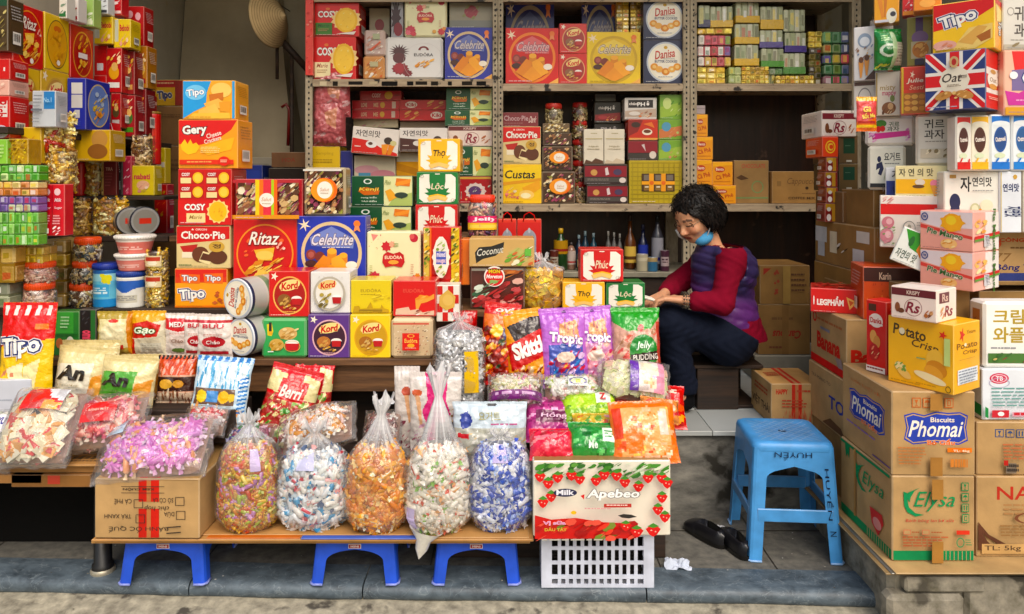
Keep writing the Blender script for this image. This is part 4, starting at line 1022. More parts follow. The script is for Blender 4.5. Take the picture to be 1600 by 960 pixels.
cw = bx(1538,472,1660,575,2.50,.085,('f2f0ea',[T('크림',.3,.2,.42,.24,'b59a3a',.02),T('와플',.3,.5,.42,.26,'b59a3a',.02),Ln(.06,.7,.5,.75,1,'9a9aa0',2,.5),R(.02,.8,.95,.96,'4f7a3a'),S_(20,.04,.82,.9,.94,.04,.03,['8a3a3a','6fa04a','c8b070','3f6a34'],3),P([(.62,.42),(.9,.3),(.9,.4),(.62,.48)],'2f4fb0'),P([(.62,.48),(.9,.42),(.9,.5),(.62,.53)],'d03a3a')]),'white box with large gold lettering above the red badge box','biscuit_box','box',L_=('ded6c8',[R(.2,.1,.8,.75,'b5713a'),S_(14,.2,.12,.8,.72,.2,.06,['8a4a22','d08a4a','a8622e'],5),R(.2,.78,.8,.95,'c8a050')]),z0=wb,b=.012)
nb = bx(1440,452,1516,612,2.62,.3,(KD,[R(.5,0,.56,1,'8f6838')]),'plain brown carton standing behind the yellow crisp box','carton','carton',z0=ph,mt='kraft')
pot = ('f2b81c',[T('Potato',.34,.2,.52,.17,'4a3418',.02,rot=6),E(.22,.2,.045,.05,'f4e8c8'),T('Crisp',.58,.38,.42,.15,'5a3c18',.01,sh=.2,rot=6),E(.74,.56,.14,.17,'e8b850'),E(.76,.68,.16,.12,'d08a2a',rot=20),E(.72,.74,.15,.09,'e0a040',rot=25),E(.66,.83,.25,.06,'f0ddb0',rot=12),E(.2,.76,.1,.07,'f0d8a0',rot=30),E(.26,.84,.12,.06,'e8c070',rot=30),S_(9,.1,.66,.28,.8,.03,.03,['5a8a3a','7aa04a'],2),star(.86,.16,.07,'d8321e',5),R(.88,.2,.97,.6,'c8d88a'),R(.46,.55,.6,.57,'9aa86a'),O(.94,.94,.04,.05,.25,'5a4a18'),Ln(.45,.93,.86,.96,1,'c09018',2)])
pots = ('f0b41a',[star(.3,.16,.12,'d8321e',5),T('Yeam',.65,.13,.35,.06,'8a5a18',0),T('Potato',.5,.32,.8,.09,'8a5a14',.01),T('Crisp',.6,.43,.55,.08,'8a5a14',.01,sh=.2),E(.42,.31,.05,.025,'f4e8c8'),R(.12,.66,.9,.88,'e8ecf0'),Ln(.15,.68,.88,.87,5,'8a92a0',3,.5),R(.1,.5,.7,.51,'d09a18')])
pc = bx(1386,500,1488,598,2.47,.17,pot,'bright yellow crisp box turned at an angle on top of the badge carton',R_=pots,yaw=-57,z0=ph,b=.0025)
rb = ('f0dcd2',[R(0,.02,1,.26,'6a1c28'),T('KRISPY',.5,.14,.3,.13,'e8cfc0',.02),T('Rs',.5,.62,.3,.36,'8a2038',.02,sh=.25),O(.5,.62,.2,.28,.06,'9a5a5a'),E(.14,.66,.06,.16,'8a5030'),E(.22,.76,.08,.08,'6a3820'),S_(7,.76,.55,.95,.85,.05,.08,['b56a38','d09a6a','8a4a28'],3)])
rbs = ('efe2d8',[R(.1,.08,.62,.42,'6a1c28'),T('Rs',.4,.25,.3,.25,'e0c0b0',.02),T('Rs',.6,.7,.4,.35,'8a2038',.02,sh=.2),S_(5,.15,.62,.4,.88,.07,.08,['b56a38','d09a6a'],3)])
bx(1392,450,1462,491,2.46,.14,rb,'white biscuit box with dark red band lying on the yellow crisp box',R_=rbs,T_=('f2e6de',[R(.05,.1,.95,.3,'e0c8bc')]),yaw=-54,z0=pc,group='white biscuit boxes with a dark red band')
bx(1512,553,1545,610,2.57,.06,('f0e4da',[R(.1,.05,.9,.4,'6a1c28'),T('R',.5,.22,.4,.2,'e0c0b0',.02),T('Rs',.5,.7,.6,.26,'8a2038',.02)]),'narrow end of a white biscuit box squeezed between yellow crisp box and white boxes',z0=ph)
rt = ('d21f22',[R(.1,.04,.5,.14,'4a2a1a'),T('Danka',.5,.28,.7,.12,'f6e6e0',.03,o='b5181c'),E(.5,.27,.36,.1,'f0e0d8'),T('Danka',.5,.27,.6,.08,'c01c22',.03),E(.36,.5,.18,.09,'e0a860'),E(.55,.57,.18,.09,'d0904a'),E(.4,.72,.28,.12,'b3161a'),S_(6,.2,.66,.7,.8,.07,.03,['f0d0a0','e88a6a'],3),R(0,.92,1,1,'f2e8e4'),Ln(.05,.94,.95,.98,1,'8a1c20',3)])
rts = ('c81c20',[S_(10,.1,.32,.95,.72,.16,.05,['f0dcc0','e8b888','f6eee8'],4,sides=6),R(.1,.86,.9,.96,'e8e4e4'),Ln(.12,.87,.9,.95,2,'333333',3,.7),Ln(.1,.08,.9,.26,4,'e0605c',5)])
bx(1351,470,1387,576,2.66,.085,rt,'tall red biscuit box standing on its end beside the yellow crisp box',R_=rts,yaw=-64,z0=ph)
YB = 2.86
c1 = bx(1323,690,1440,830,YB,.36,(KD,seam()),'lowest brown carton hidden behind the badge carton','carton','carton',z0=PB,mt='kraft')
c2 = bx(1321,597,1440,700,YB,.36,(KR,seam()),'brown carton with dark blue letters on its side under the banana carton','carton','carton',L_=(KR,[T('TRÀ MĂNG TO',.35,.2,.55,.08,'6a5a48',0),T('TO',.78,.52,.4,.24,'2a3a8a',.02),P([(.4,.98),(.62,.82),(.9,.86),(1,.98)],'6a4a30')]),z0=c1,mt='kraft')
bn = bx(1323,500,1440,597,YB,.36,(KR,[T('Ba',.2,.62,.3,.26,'c8301f',.05),R(0,0,1,.01,KD)]),'brown carton with red lettering and red base stripe on its side','carton','carton',L_=(KR,[R(0,.86,1,1,'d0281e'),T('Banana',.52,.56,.66,.3,'c8301f',.045),O(.12,.17,.06,.1,.4,'c8301f'),Ln(.2,.16,.95,.24,1,'b07048',3,.5),Ln(.3,.3,.6,.38,1,'8a8a96',4,.6),P([(.74,.72),(.9,.7),(.95,.86),(.82,.86)],'a08a86')]),z0=c2,mt='kraft')
bx(1266,452,1352,484,2.99,.17,('cf1d22',[T('LEGPHẨM',.36,.5,.5,.42,'f2e4de',.05),P([(.66,.3),(.86,.5),(.72,.85)],'e8b060'),P([(.7,.42),(.8,.52),(.73,.7)],'cf5a2a'),O(.95,.6,.03,.2,.3,'e8d0c8'),E(.05,.5,.012,.2,'f2e4de')]),'long flat red box lying on the banana carton',T_=('b5201e',[S_(40,.02,.05,.98,.95,.05,.12,['c83a2a','8a1414','d8604a','9a1c1a'],3)]),R_=('c91c22',[O(.3,.6,.12,.3,.3,'e8d0c8'),O(.7,.6,.12,.3,.3,'e8d0c8')]),yaw=-22,z0=bn)
bx(1352,418,1440,470,2.84,.2,('c8502a',[R(0,0,1,.27,'3c1612'),T('Karin',.36,.16,.2,.14,'e0c0a8',.02),S_(60,0,.3,1,.95,.008,.02,['e08a4a','a83a1c'],3),P([(.5,.34),(.6,.6),(.68,.72),(.38,.72),(.44,.6)],'e8a878'),T('COOKIES',.5,.86,.5,.13,'f0b088',.02)]),'orange biscuit box with dark brown top band behind the red boxes',yaw=-12,z0=bn)
vt = bx(1205,600,1285,660,3.2,.27,(KR,[R(.4,0,.47,1,'c0392a'),R(.53,0,.6,1,'c0392a'),R(.47,0,.53,1,'b57a52'),T('HAPPY',.2,.18,.24,.13,'c0392a',.04),Ln(.5,.14,.85,.24,1,'b8503a',2),Ln(.2,.38,.7,.6,3,'b8503a',5,.45),S_(40,.18,.66,.8,.9,.008,.1,['c06a4a'],2,False,4)]),'brown carton closed with red tape standing on the tiled floor','carton','carton',L_=(KR,[T('VIỆT THÁI',.5,.66,.86,.3,'4a3a2c',.02),Ln(.2,.2,.9,.4,2,'b0563a',3)]),T_=('c49a64',[R(.4,0,.47,1,'c0392a'),R(.53,0,.6,1,'c0392a'),R(.47,0,.53,1,'c08a60'),Ln(.1,.3,.38,.6,3,'b0563a',3)]),z0=FZ + .001,mt='kraft')
pl = M(); pl.box(PX(1180,3.9),PX(1300,3.9),3.9,4.24,FZ + .001,PZ(556,3.9),'8a8578',.004); o = pl.make('low_bench','paint'); tag(o,'low grey bench under the two dim cartons at the back','bench'); TOP[o.name] = PZ(556,3.9)
k1 = bx(1185,476,1266,556,3.92,.3,('8f6e44',[T('Campus',.55,.58,.56,.22,'a03a2c',.03,sh=.2,rot=180),Ln(.25,.25,.8,.35,1,'7a5a3a',2),Ln(.2,.84,.6,.92,1,'7a4a34',3),R(.45,0,.58,1,'86653d')]),'brown carton with upside down red lettering at the back of the shop','carton','carton',z0=o,mt='kraft')
bx(1187,415,1266,476,3.92,.3,('987547',[P([(.06,.06),(.22,.06),(.06,.24)],'a03a2c'),S_(10,.28,.1,.36,.75,.03,.05,['a8503a'],3,False,4),Ln(.62,.2,.96,.75,4,'6a4a34',6,.35),R(.45,0,.6,1,'ab8a50')]),'brown carton with small red marks and pale tape, above the upside down one','carton','carton',z0=k1,mt='kraft')
XS = 1.47
def side_carton(pxn,pxf,z0,z1,d,art,label,col=KD,Xf=XS):
 Ya,Yb = Xf * F / (pxn - CX),Xf * F / (pxf - CX); L = Yb - Ya; m = M()
 m.box(-d / 2,d / 2,-L / 2,L / 2,0,z1 - z0,col,.004)
 face(m,'L',-d / 2,d / 2,-L / 2 + .004,L / 2 - .004,.004,z1 - z0 - .004,art)
 o = m.make('carton','kraft',None,(Xf + d / 2,(Ya + Yb) / 2,z0)); TOP[o.name] = z1; return tag(o,label,'carton')
a = side_carton(1366,1276,.001,.40,.4,[],'lowest long brown carton of the taped stack by the right wall')
a = side_carton(1366,1276,TOP[a.name] + .001,.70,.4,[],'long brown carton second from the floor by the right wall')
a = side_carton(1366,1272,TOP[a.name] + .001,1.022,.4,[R(.2,.2,.9,.22,KR),R(.1,.4,.6,.42,'8a6236')],'brown carton under the one with taped paper notes','94703f')
nb2 = side_carton(1366,1274,TOP[a.name] + .001,1.218,.4,[R(-.0,.12,.22,.5,'cfd0d2'),R(.05,.5,.18,.86,'c4c6ca'),R(.28,.2,.41,.72,'d8cbb0'),R(.74,.1,.94,.36,'d4cfc6'),R(.68,.52,.86,.84,'d0d0d0'),S_(6,.38,.5,.6,.66,.03,.05,['2a221c','e8e0d4'],3)],'brown carton with torn white paper notes taped to its side','9a7648')
gc = bx(1317,300,1365,352,3.3,.3,('7d5a38',[R(.22,.22,.78,.72,'7a2a28'),R(.22,.22,.78,.3,'8a3a34'),R(.42,.9,.56,.97,'d8d0c4')]),'brown carton with faded red panel above the taped paper notes','carton','carton',R_=('a88358',[]),z0=nb2,mt='kraft')
g2 = bx(1311,256,1341,299,3.4,.28,('6f5a3a',[R(.2,.1,.84,.6,'234a38'),Ln(.3,.3,.6,.36,1,'5a7a62'),R(.36,.88,.66,.95,'c8c4b8')]),'brown carton with dark green panel, lower one of two by the red square box','carton','carton',R_=('9a8458',[]),z0=gc,mt='kraft')
g1 = bx(1311,211,1341,256,3.4,.28,('6b563a',[R(.2,.1,.84,.66,'20452f'),Ln(.3,.36,.6,.42,1,'5a7a62'),R(.36,.9,.66,.97,'c8c4b8')]),'brown carton with dark green panel, upper one of two by the red square box','carton','carton',R_=('9a8458',[]),z0=g2,mt='kraft')
def gift(c1,c2): return ('8a2420',[R(.55,0,.85,1,'b88a34'),R(0,0,.55,.3,c1),E(.28,.78,.2,.2,'e8e0dc'),E(.28,.3,.18,.12,c2),R(.1,.44,.5,.55,'7a1414')])
gp = None
for k,(p0,p1) in enumerate(((318,345),(293,318),(269,293),(246,269))):
 gp = bx(1289 + (k % 2) * 2,p0,1309 + (k % 2),p1,3.38,.09,gift(('b58a2a','c8a040','a8842a','caa84a')[k],'d8d4d0'),('lowest','second from the bottom','third from the bottom','topmost')[k] + ' of the little red and gold boxes stacked on the taped carton',z0=gp or nb2,group='little red and gold boxes stacked by the right wall')
rc = bx(1285,214,1310,245,3.38,.2,('e04a1e',[O(.5,.5,.34,.34,.2,'f6c84a'),T('C',.5,.5,.34,.4,'f6d05a',.03),O(.5,.5,.22,.2,.15,'f2b03a')]),'square orange red box with a yellow ring emblem',z0=gp)
bx(1284,173,1338,212,3.39,.24,('e8dcd4',[R(0,.08,1,.32,'7a2430'),T('KRISPY',.5,.19,.3,.15,'d8c0b4',.02),T('Rs',.52,.66,.3,.4,'8a2038',.02,sh=.25),O(.52,.66,.2,.28,.06,'9a5a5a'),E(.14,.68,.06,.2,'7a4a2c'),E(.22,.8,.08,.08,'6a3820'),S_(6,.78,.6,.94,.86,.04,.08,['b56a38','a8602e'],3)]),'white biscuit box with dark red band above the square orange red box',z0=rc,group='white biscuit boxes with a dark red band')
s1 = bx(1404,432,1520,720,2.92,.3,(KD,[]),'tall plain brown carton hidden behind the tilted green and white box','carton','carton',z0=.5,mt='kraft')
s0 = bx(1404,700,1520,840,2.92,.3,(KD,[]),'plain brown carton at the bottom of the middle right column','carton','carton',z0=PB,mt='kraft')
s1.location.z = TOP[s0.name] + .001
s2 = bx(1365,297,1420,400,3.05,.3,('8f6c42',[R(.1,.1,.6,.6,'86643c')]),'brown carton behind the rose printed white box','carton','carton',z0=1.03,mt='kraft')
ro = bx(1376,306,1473,388,2.85,.12,('e9e0d6',[R(0,.15,1,.36,'d6201f'),R(0,0,1,.15,'ece2da'),S_(10,.02,.02,.2,.14,.04,.04,['d88a8a','e8c0b8'],3),E(.12,.52,.1,.12,'c87a86'),E(.14,.5,.05,.06,'e4b0b4'),E(.1,.78,.11,.14,'cc8490'),E(.12,.76,.05,.07,'e8b8bc'),S_(12,.02,.42,.26,.95,.03,.02,['7a9a5a','9ab06a','d89aa0'],5),O(.46,.62,.1,.14,.12,'8a8a84'),E(.46,.6,.03,.05,'9a9a8a'),E(.82,.6,.1,.1,'d0a0a0'),E(.86,.7,.06,.06,'5a4038'),Ln(.58,.5,.76,.6,2,'b0a8a0',3)]),'white box printed with roses under a broad red stripe',yaw=-26,z0=PZ(388,2.85))
gt = bx(1388,362,1456,418,2.72,.06,('eef0ea',[P([(.05,0),(1,0),(1,.55),(.62,.6),(.3,.5)],'3f9a34'),P([(.5,.12),(.98,.3),(.98,.98),(.8,.9),(.46,.5)],'e88a2c'),P([(.42,.1),(.75,.05),(.8,.42),(.55,.5)],'b8d86a'),E(.28,.3,.06,.16,'2a6a30'),T('자연의 맛',.3,.74,.5,.26,'2c4a34',.01,rot=4)]),'white box with green top and orange wafer cone tilted against the mango boxes',yaw=-28,roll=22,z0=PZ(418,2.72))
mg = ('e9a79c',[R(0,.0,1,.42,'e6d8dc'),P([(0,.3),(1,.62),(1,1),(0,1)],'e8a698'),P([(0,.34),(1,.62),(1,.7),(0,.44)],'d84a42'),E(.62,.28,.2,.24,'f0a81e'),star(.62,.28,.26,'f2b020',7,.7),E(.6,.22,.1,.12,'ffd04a'),T('Pie Mango',.48,.6,.7,.2,'3f6a34',.03,rot=10,o='f4ead8',ow=.03),E(.56,.84,.16,.13,'f0c080'),S_(10,.42,.74,.7,.95,.05,.04,['f0b860','e09a48','f6d8a0'],4),O(.09,.14,.07,.11,.3,'3a4a8a'),T('PM',.09,.14,.06,.08,'3a4a8a',.02)])
mgs = ('e9b3a6',[R(.45,0,1,1,'f0e8e4'),S_(14,.06,.08,.5,.52,.1,.06,['f2c070','e8a050','f8e0b0'],5),P([(0,.62),(1,.52),(1,.6),(0,.7)],'d03a3a'),P([(0,.7),(1,.6),(1,.66),(0,.76)],'6a9a4a'),T('Pie Mango',.76,.5,.85,.22,'4f7a34',.03,rot=90),R(.36,.6,.56,.9,'e8e4e8'),Ln(.38,.62,.55,.88,7,'555560',3,.5)])
mz = PZ(462,2.62)
TOP[nb.name] = PZ(452,2.62)
m1 = bx(1438,392,1518,460,2.62,.19,mg,'pink mango pie box, lower one of the pair',R_=mgs,yaw=-56,z0=nb)
m2 = bx(1438,330,1518,396,2.62,.19,mg,'pink mango pie box, upper one of the pair',R_=mgs,yaw=-56,z0=m1)
bc = bx(1530,362,1690,446,2.8,.3,(KR,[R(0,.78,1,.93,'34407f'),T('Bông Trị',.36,.68,.42,.16,'2a2a6a',.02,sh=.2),T('CÔNG TY CP',.44,.14,.5,.09,'c0401f',.02),E(.12,.22,.09,.1,'c0502c'),T('77',.22,.48,.16,.16,'8a6840',0,sh=.3),Ln(.3,.28,.6,.34,1,'7a5a38',3),R(0,.95,1,1,KD)]),'brown carton with a blue stripe behind the pink mango boxes','carton','carton',z0=PZ(446,2.8),mt='kraft')
bx(1530,455,1690,640,2.82,.3,(KD,[]),'plain brown carton carrying the blue striped one','carton','carton',z0=.7,mt='kraft')
def kr(txt,tc='2a2624',bgc='e9e6de',x=.5,y=.3,w=.6,h=.3,extra=[],txt2=None):
 it = [T(txt,x,y,w,h,tc,.015)]
 if txt2: it += [T(txt2,x,y + h * 1.12,w,h,tc,.015)]
 return (bgc,it + extra)
YA,YM,YR = 3.02,2.84,2.68
yo = bx(1356,228,1414,297,YA,.12,kr('요거트','222222','ece9dc',.68,.22,.5,.22,[E(.28,.28,.06,.08,'1e2450'),P([(.2,.4),(.36,.34),(.42,.52),(.34,.7),(.24,.66),(.3,.5),(.18,.56)],'1e2450'),Ln(.45,.38,.92,.43,1,'8a8a86',3),E(.65,.75,.22,.12,'dde0c0'),R(0,.9,.6,1,'2a2a30')]),'white box with black lettering and a small dark blue figure under the magenta striped box',yaw=-29,z0=s2,R_=('d8d8a8',[]),b=.01)
bx(1384,262,1420,306,2.93,.1,('dfe0e4',[R(0,.45,1,1,'2a3a8a'),T('자',.5,.22,.5,.3,'5a5a66',.02),Ln(.4,.68,.9,.76,1,'c8ccd8',2)]),'small white and blue box partly behind the yellow cone box',z0=PZ(308,2.93),yaw=-29)
yb = bx(1400,259,1478,310,YM,.13,('ecdfae',[R(0,.42,.75,.9,'f2b818'),P([(.3,.42),(.75,.42),(.75,.9),(.6,.9)],'f0c040'),T('자 연 의 맛',.4,.2,.68,.26,'3a3428',.012),E(.48,.52,.1,.1,'e8dccc'),E(.45,.66,.12,.06,'6a4a2a'),E(.76,.56,.08,.12,'e88aa0'),P([(.68,.62),(.84,.62),(.8,.98),(.76,.98)],'e0a050'),P([(.84,.5),(.98,.46),(.95,.98),(.9,.98)],'dd9a48'),E(.92,.38,.08,.14,'8a5a38')]),'cream and yellow box with ice cream cones, above the rose printed box',yaw=-28,z0=PZ(309,YM))
pk = bx(1352,182,1428,228,YA,.13,('ebe4e0',[P([(.1,.6),(.95,.5),(.95,.72),(.1,.86)],'d8389a'),E(.3,.18,.13,.16,'4a8a34'),E(.24,.42,.06,.14,'d8281e'),E(.34,.4,.06,.13,'d8281e'),T('귀르',.6,.22,.24,.22,'4a6a44',.012),T('과자',.58,.42,.28,.2,'4a5a44',.012),S_(12,.0,.55,.22,.98,.04,.06,['d88ac8','c86ab8','e8b0d8'],4),S_(10,.78,.35,.98,.9,.04,.06,['d88ac8','e4b8dc','c070b0'],6)]),'white box with magenta stripe and red radishes',yaw=-29,z0=yo,b=.012)
gw = bx(1432,178,1492,258,YM,.12,kr('귀르','3a302c','dcd6cc',.46,.16,.58,.2,[Ln(.2,.53,.85,.57,1,'9a948c',3),R(.06,.7,.96,.9,'cfc4b0'),S_(9,.1,.72,.92,.88,.07,.05,['a88a5a','e8dcc4','8a7a5a'],4),E(.9,.5,.07,.08,'c8a868')],'과자'),'beige box with two lines of dark lettering above the cream and yellow box',yaw=-28,z0=yb,R_=('d0ccc4',[]),b=.01)
nw = bx(1478,268,1560,360,2.74,.12,('e8e6dc',[T('자',.38,.2,.2,.26,'1e1c20',.02),T('연의맛',.68,.16,.36,.16,'1e1c20',.015),E(.18,.5,.1,.14,'1e2450'),P([(.1,.6),(.26,.56),(.3,.98),(.06,.98)],'1e2450'),R(.08,.04,.2,.1,'b08a4a'),E(.55,.62,.09,.1,'c8c8a0'),E(.55,.62,.06,.07,'e6e4c4'),P([(.62,.62),(.86,.58),(.76,.98),(.7,.98)],'e89a3a'),E(.76,.56,.12,.1,'f0e4c8'),S_(10,.5,.88,.98,.99,.05,.04,['8a7a3a','a89a5a'],4),Ln(.5,.3,.9,.33,1,'9a9a98',4)]),'white box with black lettering and one large wafer cone beside the pink mango boxes',yaw=-8,z0=bc,b=.004)
bx(1562,268,1597,360,2.72,.11,('dfe3ea',[T('연의맛',.5,.26,.8,.14,'1c2a60',.03),T('자연맛',.6,.66,.5,.3,'1c2a60',.03,rot=90),R(0,0,.04,1,'c8b060'),E(.7,.08,.1,.04,'c8a050')]),'white box with dark blue lettering right of the large wafer cone box',z0=bc,R_=('c8a83a',[]))
bx(1599,266,1660,360,2.72,.11,('e8e2d4',[R(0,0,.08,1,'c8a83a'),T('자연',.5,.3,.6,.2,'1c2a60',.03)]),'white box with a gold edge at the right end of its row',z0=bc)
def tallpack(c,ec,z): return (z,[R(0,0,1,.14,c),E(.5,.14,.5,.05,z),E(.48,.44,.36,.24,ec),E(.48,.44,.3,.2,mixc(ec,'000000',.3)),T('Outmeal',.48,.43,.56,.09,'f2e6dc',.03,rot=-8),E(.45,.74,.3,.05,'d8e0c0'),R(0,.86,1,1,c),S_(9,0,.82,1,.9,.09,.04,[c],3)])
for k,(a,b_,c,e,z,lab) in enumerate(((1494,1518,'cf2024','5a2420','ece6dc','slim white oat pack with red top'),(1517,1546,'eab52a','5a2c20','ece4d0','slim white oat pack with yellow top'),(1547,1580,'1c74c8','2a5aa0','e6ecf0','slim white oat pack with blue top, next to the yellow topped one'),(1581,1616,'1c80d0','3a70b0','eaeef2','slim white oat pack with blue top at the right edge of its row'))):
 bx(a,181 - k,b_,266,2.70 + .004 * k,.07,tallpack(c,e,z),lab,'oat_pack','snack pack',z0=nw,b=.006,yaw=-6 if k < 2 else 0)
uj = ('2b3a78',[P([(0,0),(.12,0),(1,.88),(1,1),(.88,1),(0,.12)],'e9e2dc'),P([(1,0),(.88,0),(0,.88),(0,1),(.12,1),(1,.12)],'e9e2dc'),P([(0,0),(.07,0),(1,.93),(1,1),(.95,1),(0,.06)],'d3202c'),P([(1,0),(.94,0),(0,.94),(0,1),(.06,1),(1,.06)],'d3202c'),R(.36,0,.64,1,'e9e2dc'),R(0,.34,1,.66,'e9e2dc'),R(.42,0,.58,1,'d3202c'),R(0,.4,1,.6,'d3202c'),P([(.3,.34),(.42,.26),(.58,.26),(.7,.34),(.76,.5),(.7,.66),(.58,.73),(.42,.73),(.3,.66),(.24,.5)],'e6ddcc'),T('Oat',.46,.45,.34,.16,'3a2a28',.01,sh=.25),Ln(.56,.42,.72,.48,2,'6a5a50',3),Ln(.38,.57,.62,.62,2,'8a7a6a',5),E(.5,.18,.08,.1,'c8a878'),E(.5,.18,.04,.06,'b03028'),E(.32,.76,.15,.07,'c08a4a',rot=-15),E(.68,.76,.15,.07,'c08a4a',rot=15),S_(12,.2,.7,.8,.82,.04,.03,['d8a868','b07a3c','e0b878'],4)])
ujs = ('d8302c',[R(0,.3,1,.42,'ece4de'),R(0,.66,1,.74,'ece4de'),E(.5,.5,.42,.14,'f0eae0'),T('Oat',.5,.5,.5,.08,'8a6a4a',.01,sh=.2),E(.5,.62,.3,.05,'d8a050'),E(.5,.36,.2,.04,'c89a5a'),Ln(.15,.8,.85,.86,2,'f0c0b0',3)])
u = bx(1449,80,1534,178,2.69,.18,uj,'box printed with a red, white and blue crossed flag pattern',R_=ujs,yaw=-46,z0=gw)
tp = lambda: ('efc321',[P([(0,0),(1,0),(1,.18),(.75,.34),(.35,.48),(0,.55)],'d3171f'),T('Tipo',.42,.36,.62,.32,'f2efe8',.035,rot=-14,o='1c2a6a',ow=.07,o2='e8e4ec',ow2=.11),P([(.3,.98),(.6,.55),(.98,.5),(.98,.8),(.7,.98)],'e8c878'),P([(.42,.82),(.75,.52),(.9,.56),(.66,.9)],'d8a85a'),P([(.72,.74),(.95,.62),(.95,.8),(.8,.86)],'a8642a'),E(.2,.86,.2,.1,'e0a898'),S_(9,.05,.78,.36,.95,.06,.04,['e8b0a0','d88a6a','f0d0b8'],3)])
tps = ('f0a81a',[R(0,0,1,.1,'d8281e'),P([(.1,.1),(.9,.2),(.7,.4),(.2,.45)],'f4d88a'),T('Tipo',.5,.56,.34,.36,'f2efe8',.03,rot=90,o='1c2a6a',ow=.07)])
tz = PZ(0,2.7)
bx(1462,2,1547,80,2.70,.16,tp(),'red and yellow wafer box standing on the crossed flag box',R_=tps,yaw=-43,z0=u)
oa = bx(1568,78,1680,178,2.70,.1,('e8b8a2',[P([(.1,.0),(1,0),(1,.22),(.15,.36)],'d82a2c'),P([(.1,.3),(1,.2),(1,.62),(.1,.62)],'7a6a9a'),T('OAT',.5,.42,.5,.2,'f0f0f4',.04,o='1c3a7a',ow=.07),P([(.0,.62),(.2,.66),(.3,.6),(1,.66),(1,.85),(.05,.85)],'c8389a'),Ln(.16,.76,.5,.8,1,'e8a8d0',3),P([(.0,.88),(1,.88),(1,1),(.0,1)],'d8a038'),E(.12,.38,.06,.06,'e8e8ec')]),'pink box with large blue and white letters at the right edge',z0=PZ(180,2.70),R_=None)
oa.location.z = TOP[nw.name] + (PZ(181,2.7) - PZ(266,2.7)) + .004; TOP[oa.name] = oa.location.z + PZ(78,2.7) - PZ(180,2.7)
bx(1566,-4,1680,76,2.71,.1,('d6d2ca',[T('귀르',.3,.3,.3,.28,'4a403a',.015),T('과자',.3,.62,.3,.26,'4a403a',.015),O(.1,.26,.05,.08,.2,'9a948c'),Ln(.1,.8,.5,.84,1,'a8a49c',3),R(0,.9,1,1,'b8b0a0'),S_(6,.02,.9,.5,.99,.05,.04,['a89878','8a7a5a'],3)]),'beige box with two lines of dark lettering at the top right corner',z0=oa)
ms = bx(1368,112,1406,180,3.0,.1,('ded6c8',[T('misty',.5,.38,.66,.16,'a8905a',.01,sh=.1),T('mappy',.56,.52,.6,.12,'c03a6a',.01),E(.7,.62,.1,.08,'7a8a4a'),E(.55,.84,.3,.14,'8a5a38'),E(.62,.8,.12,.08,'d8b080'),S_(8,.2,.78,.9,.96,.06,.05,['6a4028','a8784a','e0c8a0'],3),R(0,0,.06,1,'a8905a')]),'tall beige box with gold script lettering and chocolate biscuits',z0=pk,yaw=-29)
wx = bx(1334,124,1368,180,3.08,.1,('d8d2cc',[O(.5,.5,.34,.34,.12,'8a8484'),T('Moly',.55,.56,.4,.16,'6a5a5a',.01,sh=.2),R(0,0,1,.1,'5a3a34'),P([(.7,.7),(1,.6),(1,1),(.6,1)],'7a5a4a')]),'white box with a grey ring emblem beside the beige script box',z0=PZ(180,3.08),yaw=-29)
wx.location.z = TOP[pk.name] + .001; TOP[wx.name] = wx.location.z + PZ(124,3.08) - PZ(180,3.08)
og = pouch(1338,152,1370,206,2.94,('e5742c',[R(0,0,1,.1,'e8b040'),P([(0,.1),(1,.1),(1,.6),(0,.75)],'dd5a5a'),T('Gà',.45,.36,.4,.16,'f4d060',.04,sh=.2),T('Sốt Me',.52,.54,.66,.16,'f6dc70',.04,rot=-8),R(0,.82,1,.9,'f0c83a'),R(.06,.7,.9,.78,'b8342c')]),'small orange and pink snack pouch hanging in front of the ring emblem box',puff=.012,nu=20,nv=26)
bx(1408,104,1452,180,2.86,.08,('d8452c',[R(0,0,.08,1,'c8a83a'),R(.9,0,1,1,'c09a34'),R(.08,0,.9,.48,'c8382c'),star(.4,.16,.1,'f0d8c0',5,.3),T('Julie',.5,.3,.6,.12,'f0dcc8',.02,sh=.2),T('Sesti',.55,.44,.5,.1,'e8a080',.02,sh=.2),R(.08,.56,.9,1,'a8682c')] + [E(.22 + (k % 3) * .26,.64 + (k // 3) * .13,.12,.05,('d89a4a','e0a858','c8843a')[k % 3]) for k in range(9)]),'tall red box with stacked golden wafers on its front',z0=TOP[gw.name] + .001,yaw=-28)
wa = bx(1334,42,1368,124,3.06,.06,('d4d2d4',[E(.5,.25,.34,.14,'8a9ab0'),E(.5,.27,.24,.09,'d4d8e0'),S_(16,.1,.3,.9,.62,.06,.03,['b0727a','7a8aa8','c8a060','8a6a5a'],6),P([(.2,.66),(.46,.66),(.36,.96),(.28,.96)],'d8944a'),P([(.48,.62),(.74,.62),(.64,.92),(.56,.92)],'d8944a'),E(.33,.62,.12,.06,'6a4028'),E(.61,.58,.12,.06,'5a3420'),P([(.5,1),(1,.8),(1,1)],'4a2620')]),'white pack with two wafer cones leaning on the right wall','snack_pack','snack pack',z0=wx,yaw=-29)
pouch(1366,46,1408,113,2.98,('2f8a44',[E(.35,.55,.28,.16,'d8e4d0'),E(.35,.55,.2,.11,'2f7a3c'),P([(.45,.08),(.6,.08),(.66,1),(.5,1)],'bcd8a8'),R(.62,.36,.95,.9,'cfc8b4'),Ln(.65,.4,.92,.86,7,'9a9484',3,.4),S_(10,.05,.86,.5,.98,.06,.03,['b8d84a','e0e060'],4),Ln(.12,.18,.4,.34,3,'b8e0a0',5)]),'plump round green snack bag standing on the beige script box',puff=.05,z0=ms,flatw=.0,tilt=0,name='snack_bag')
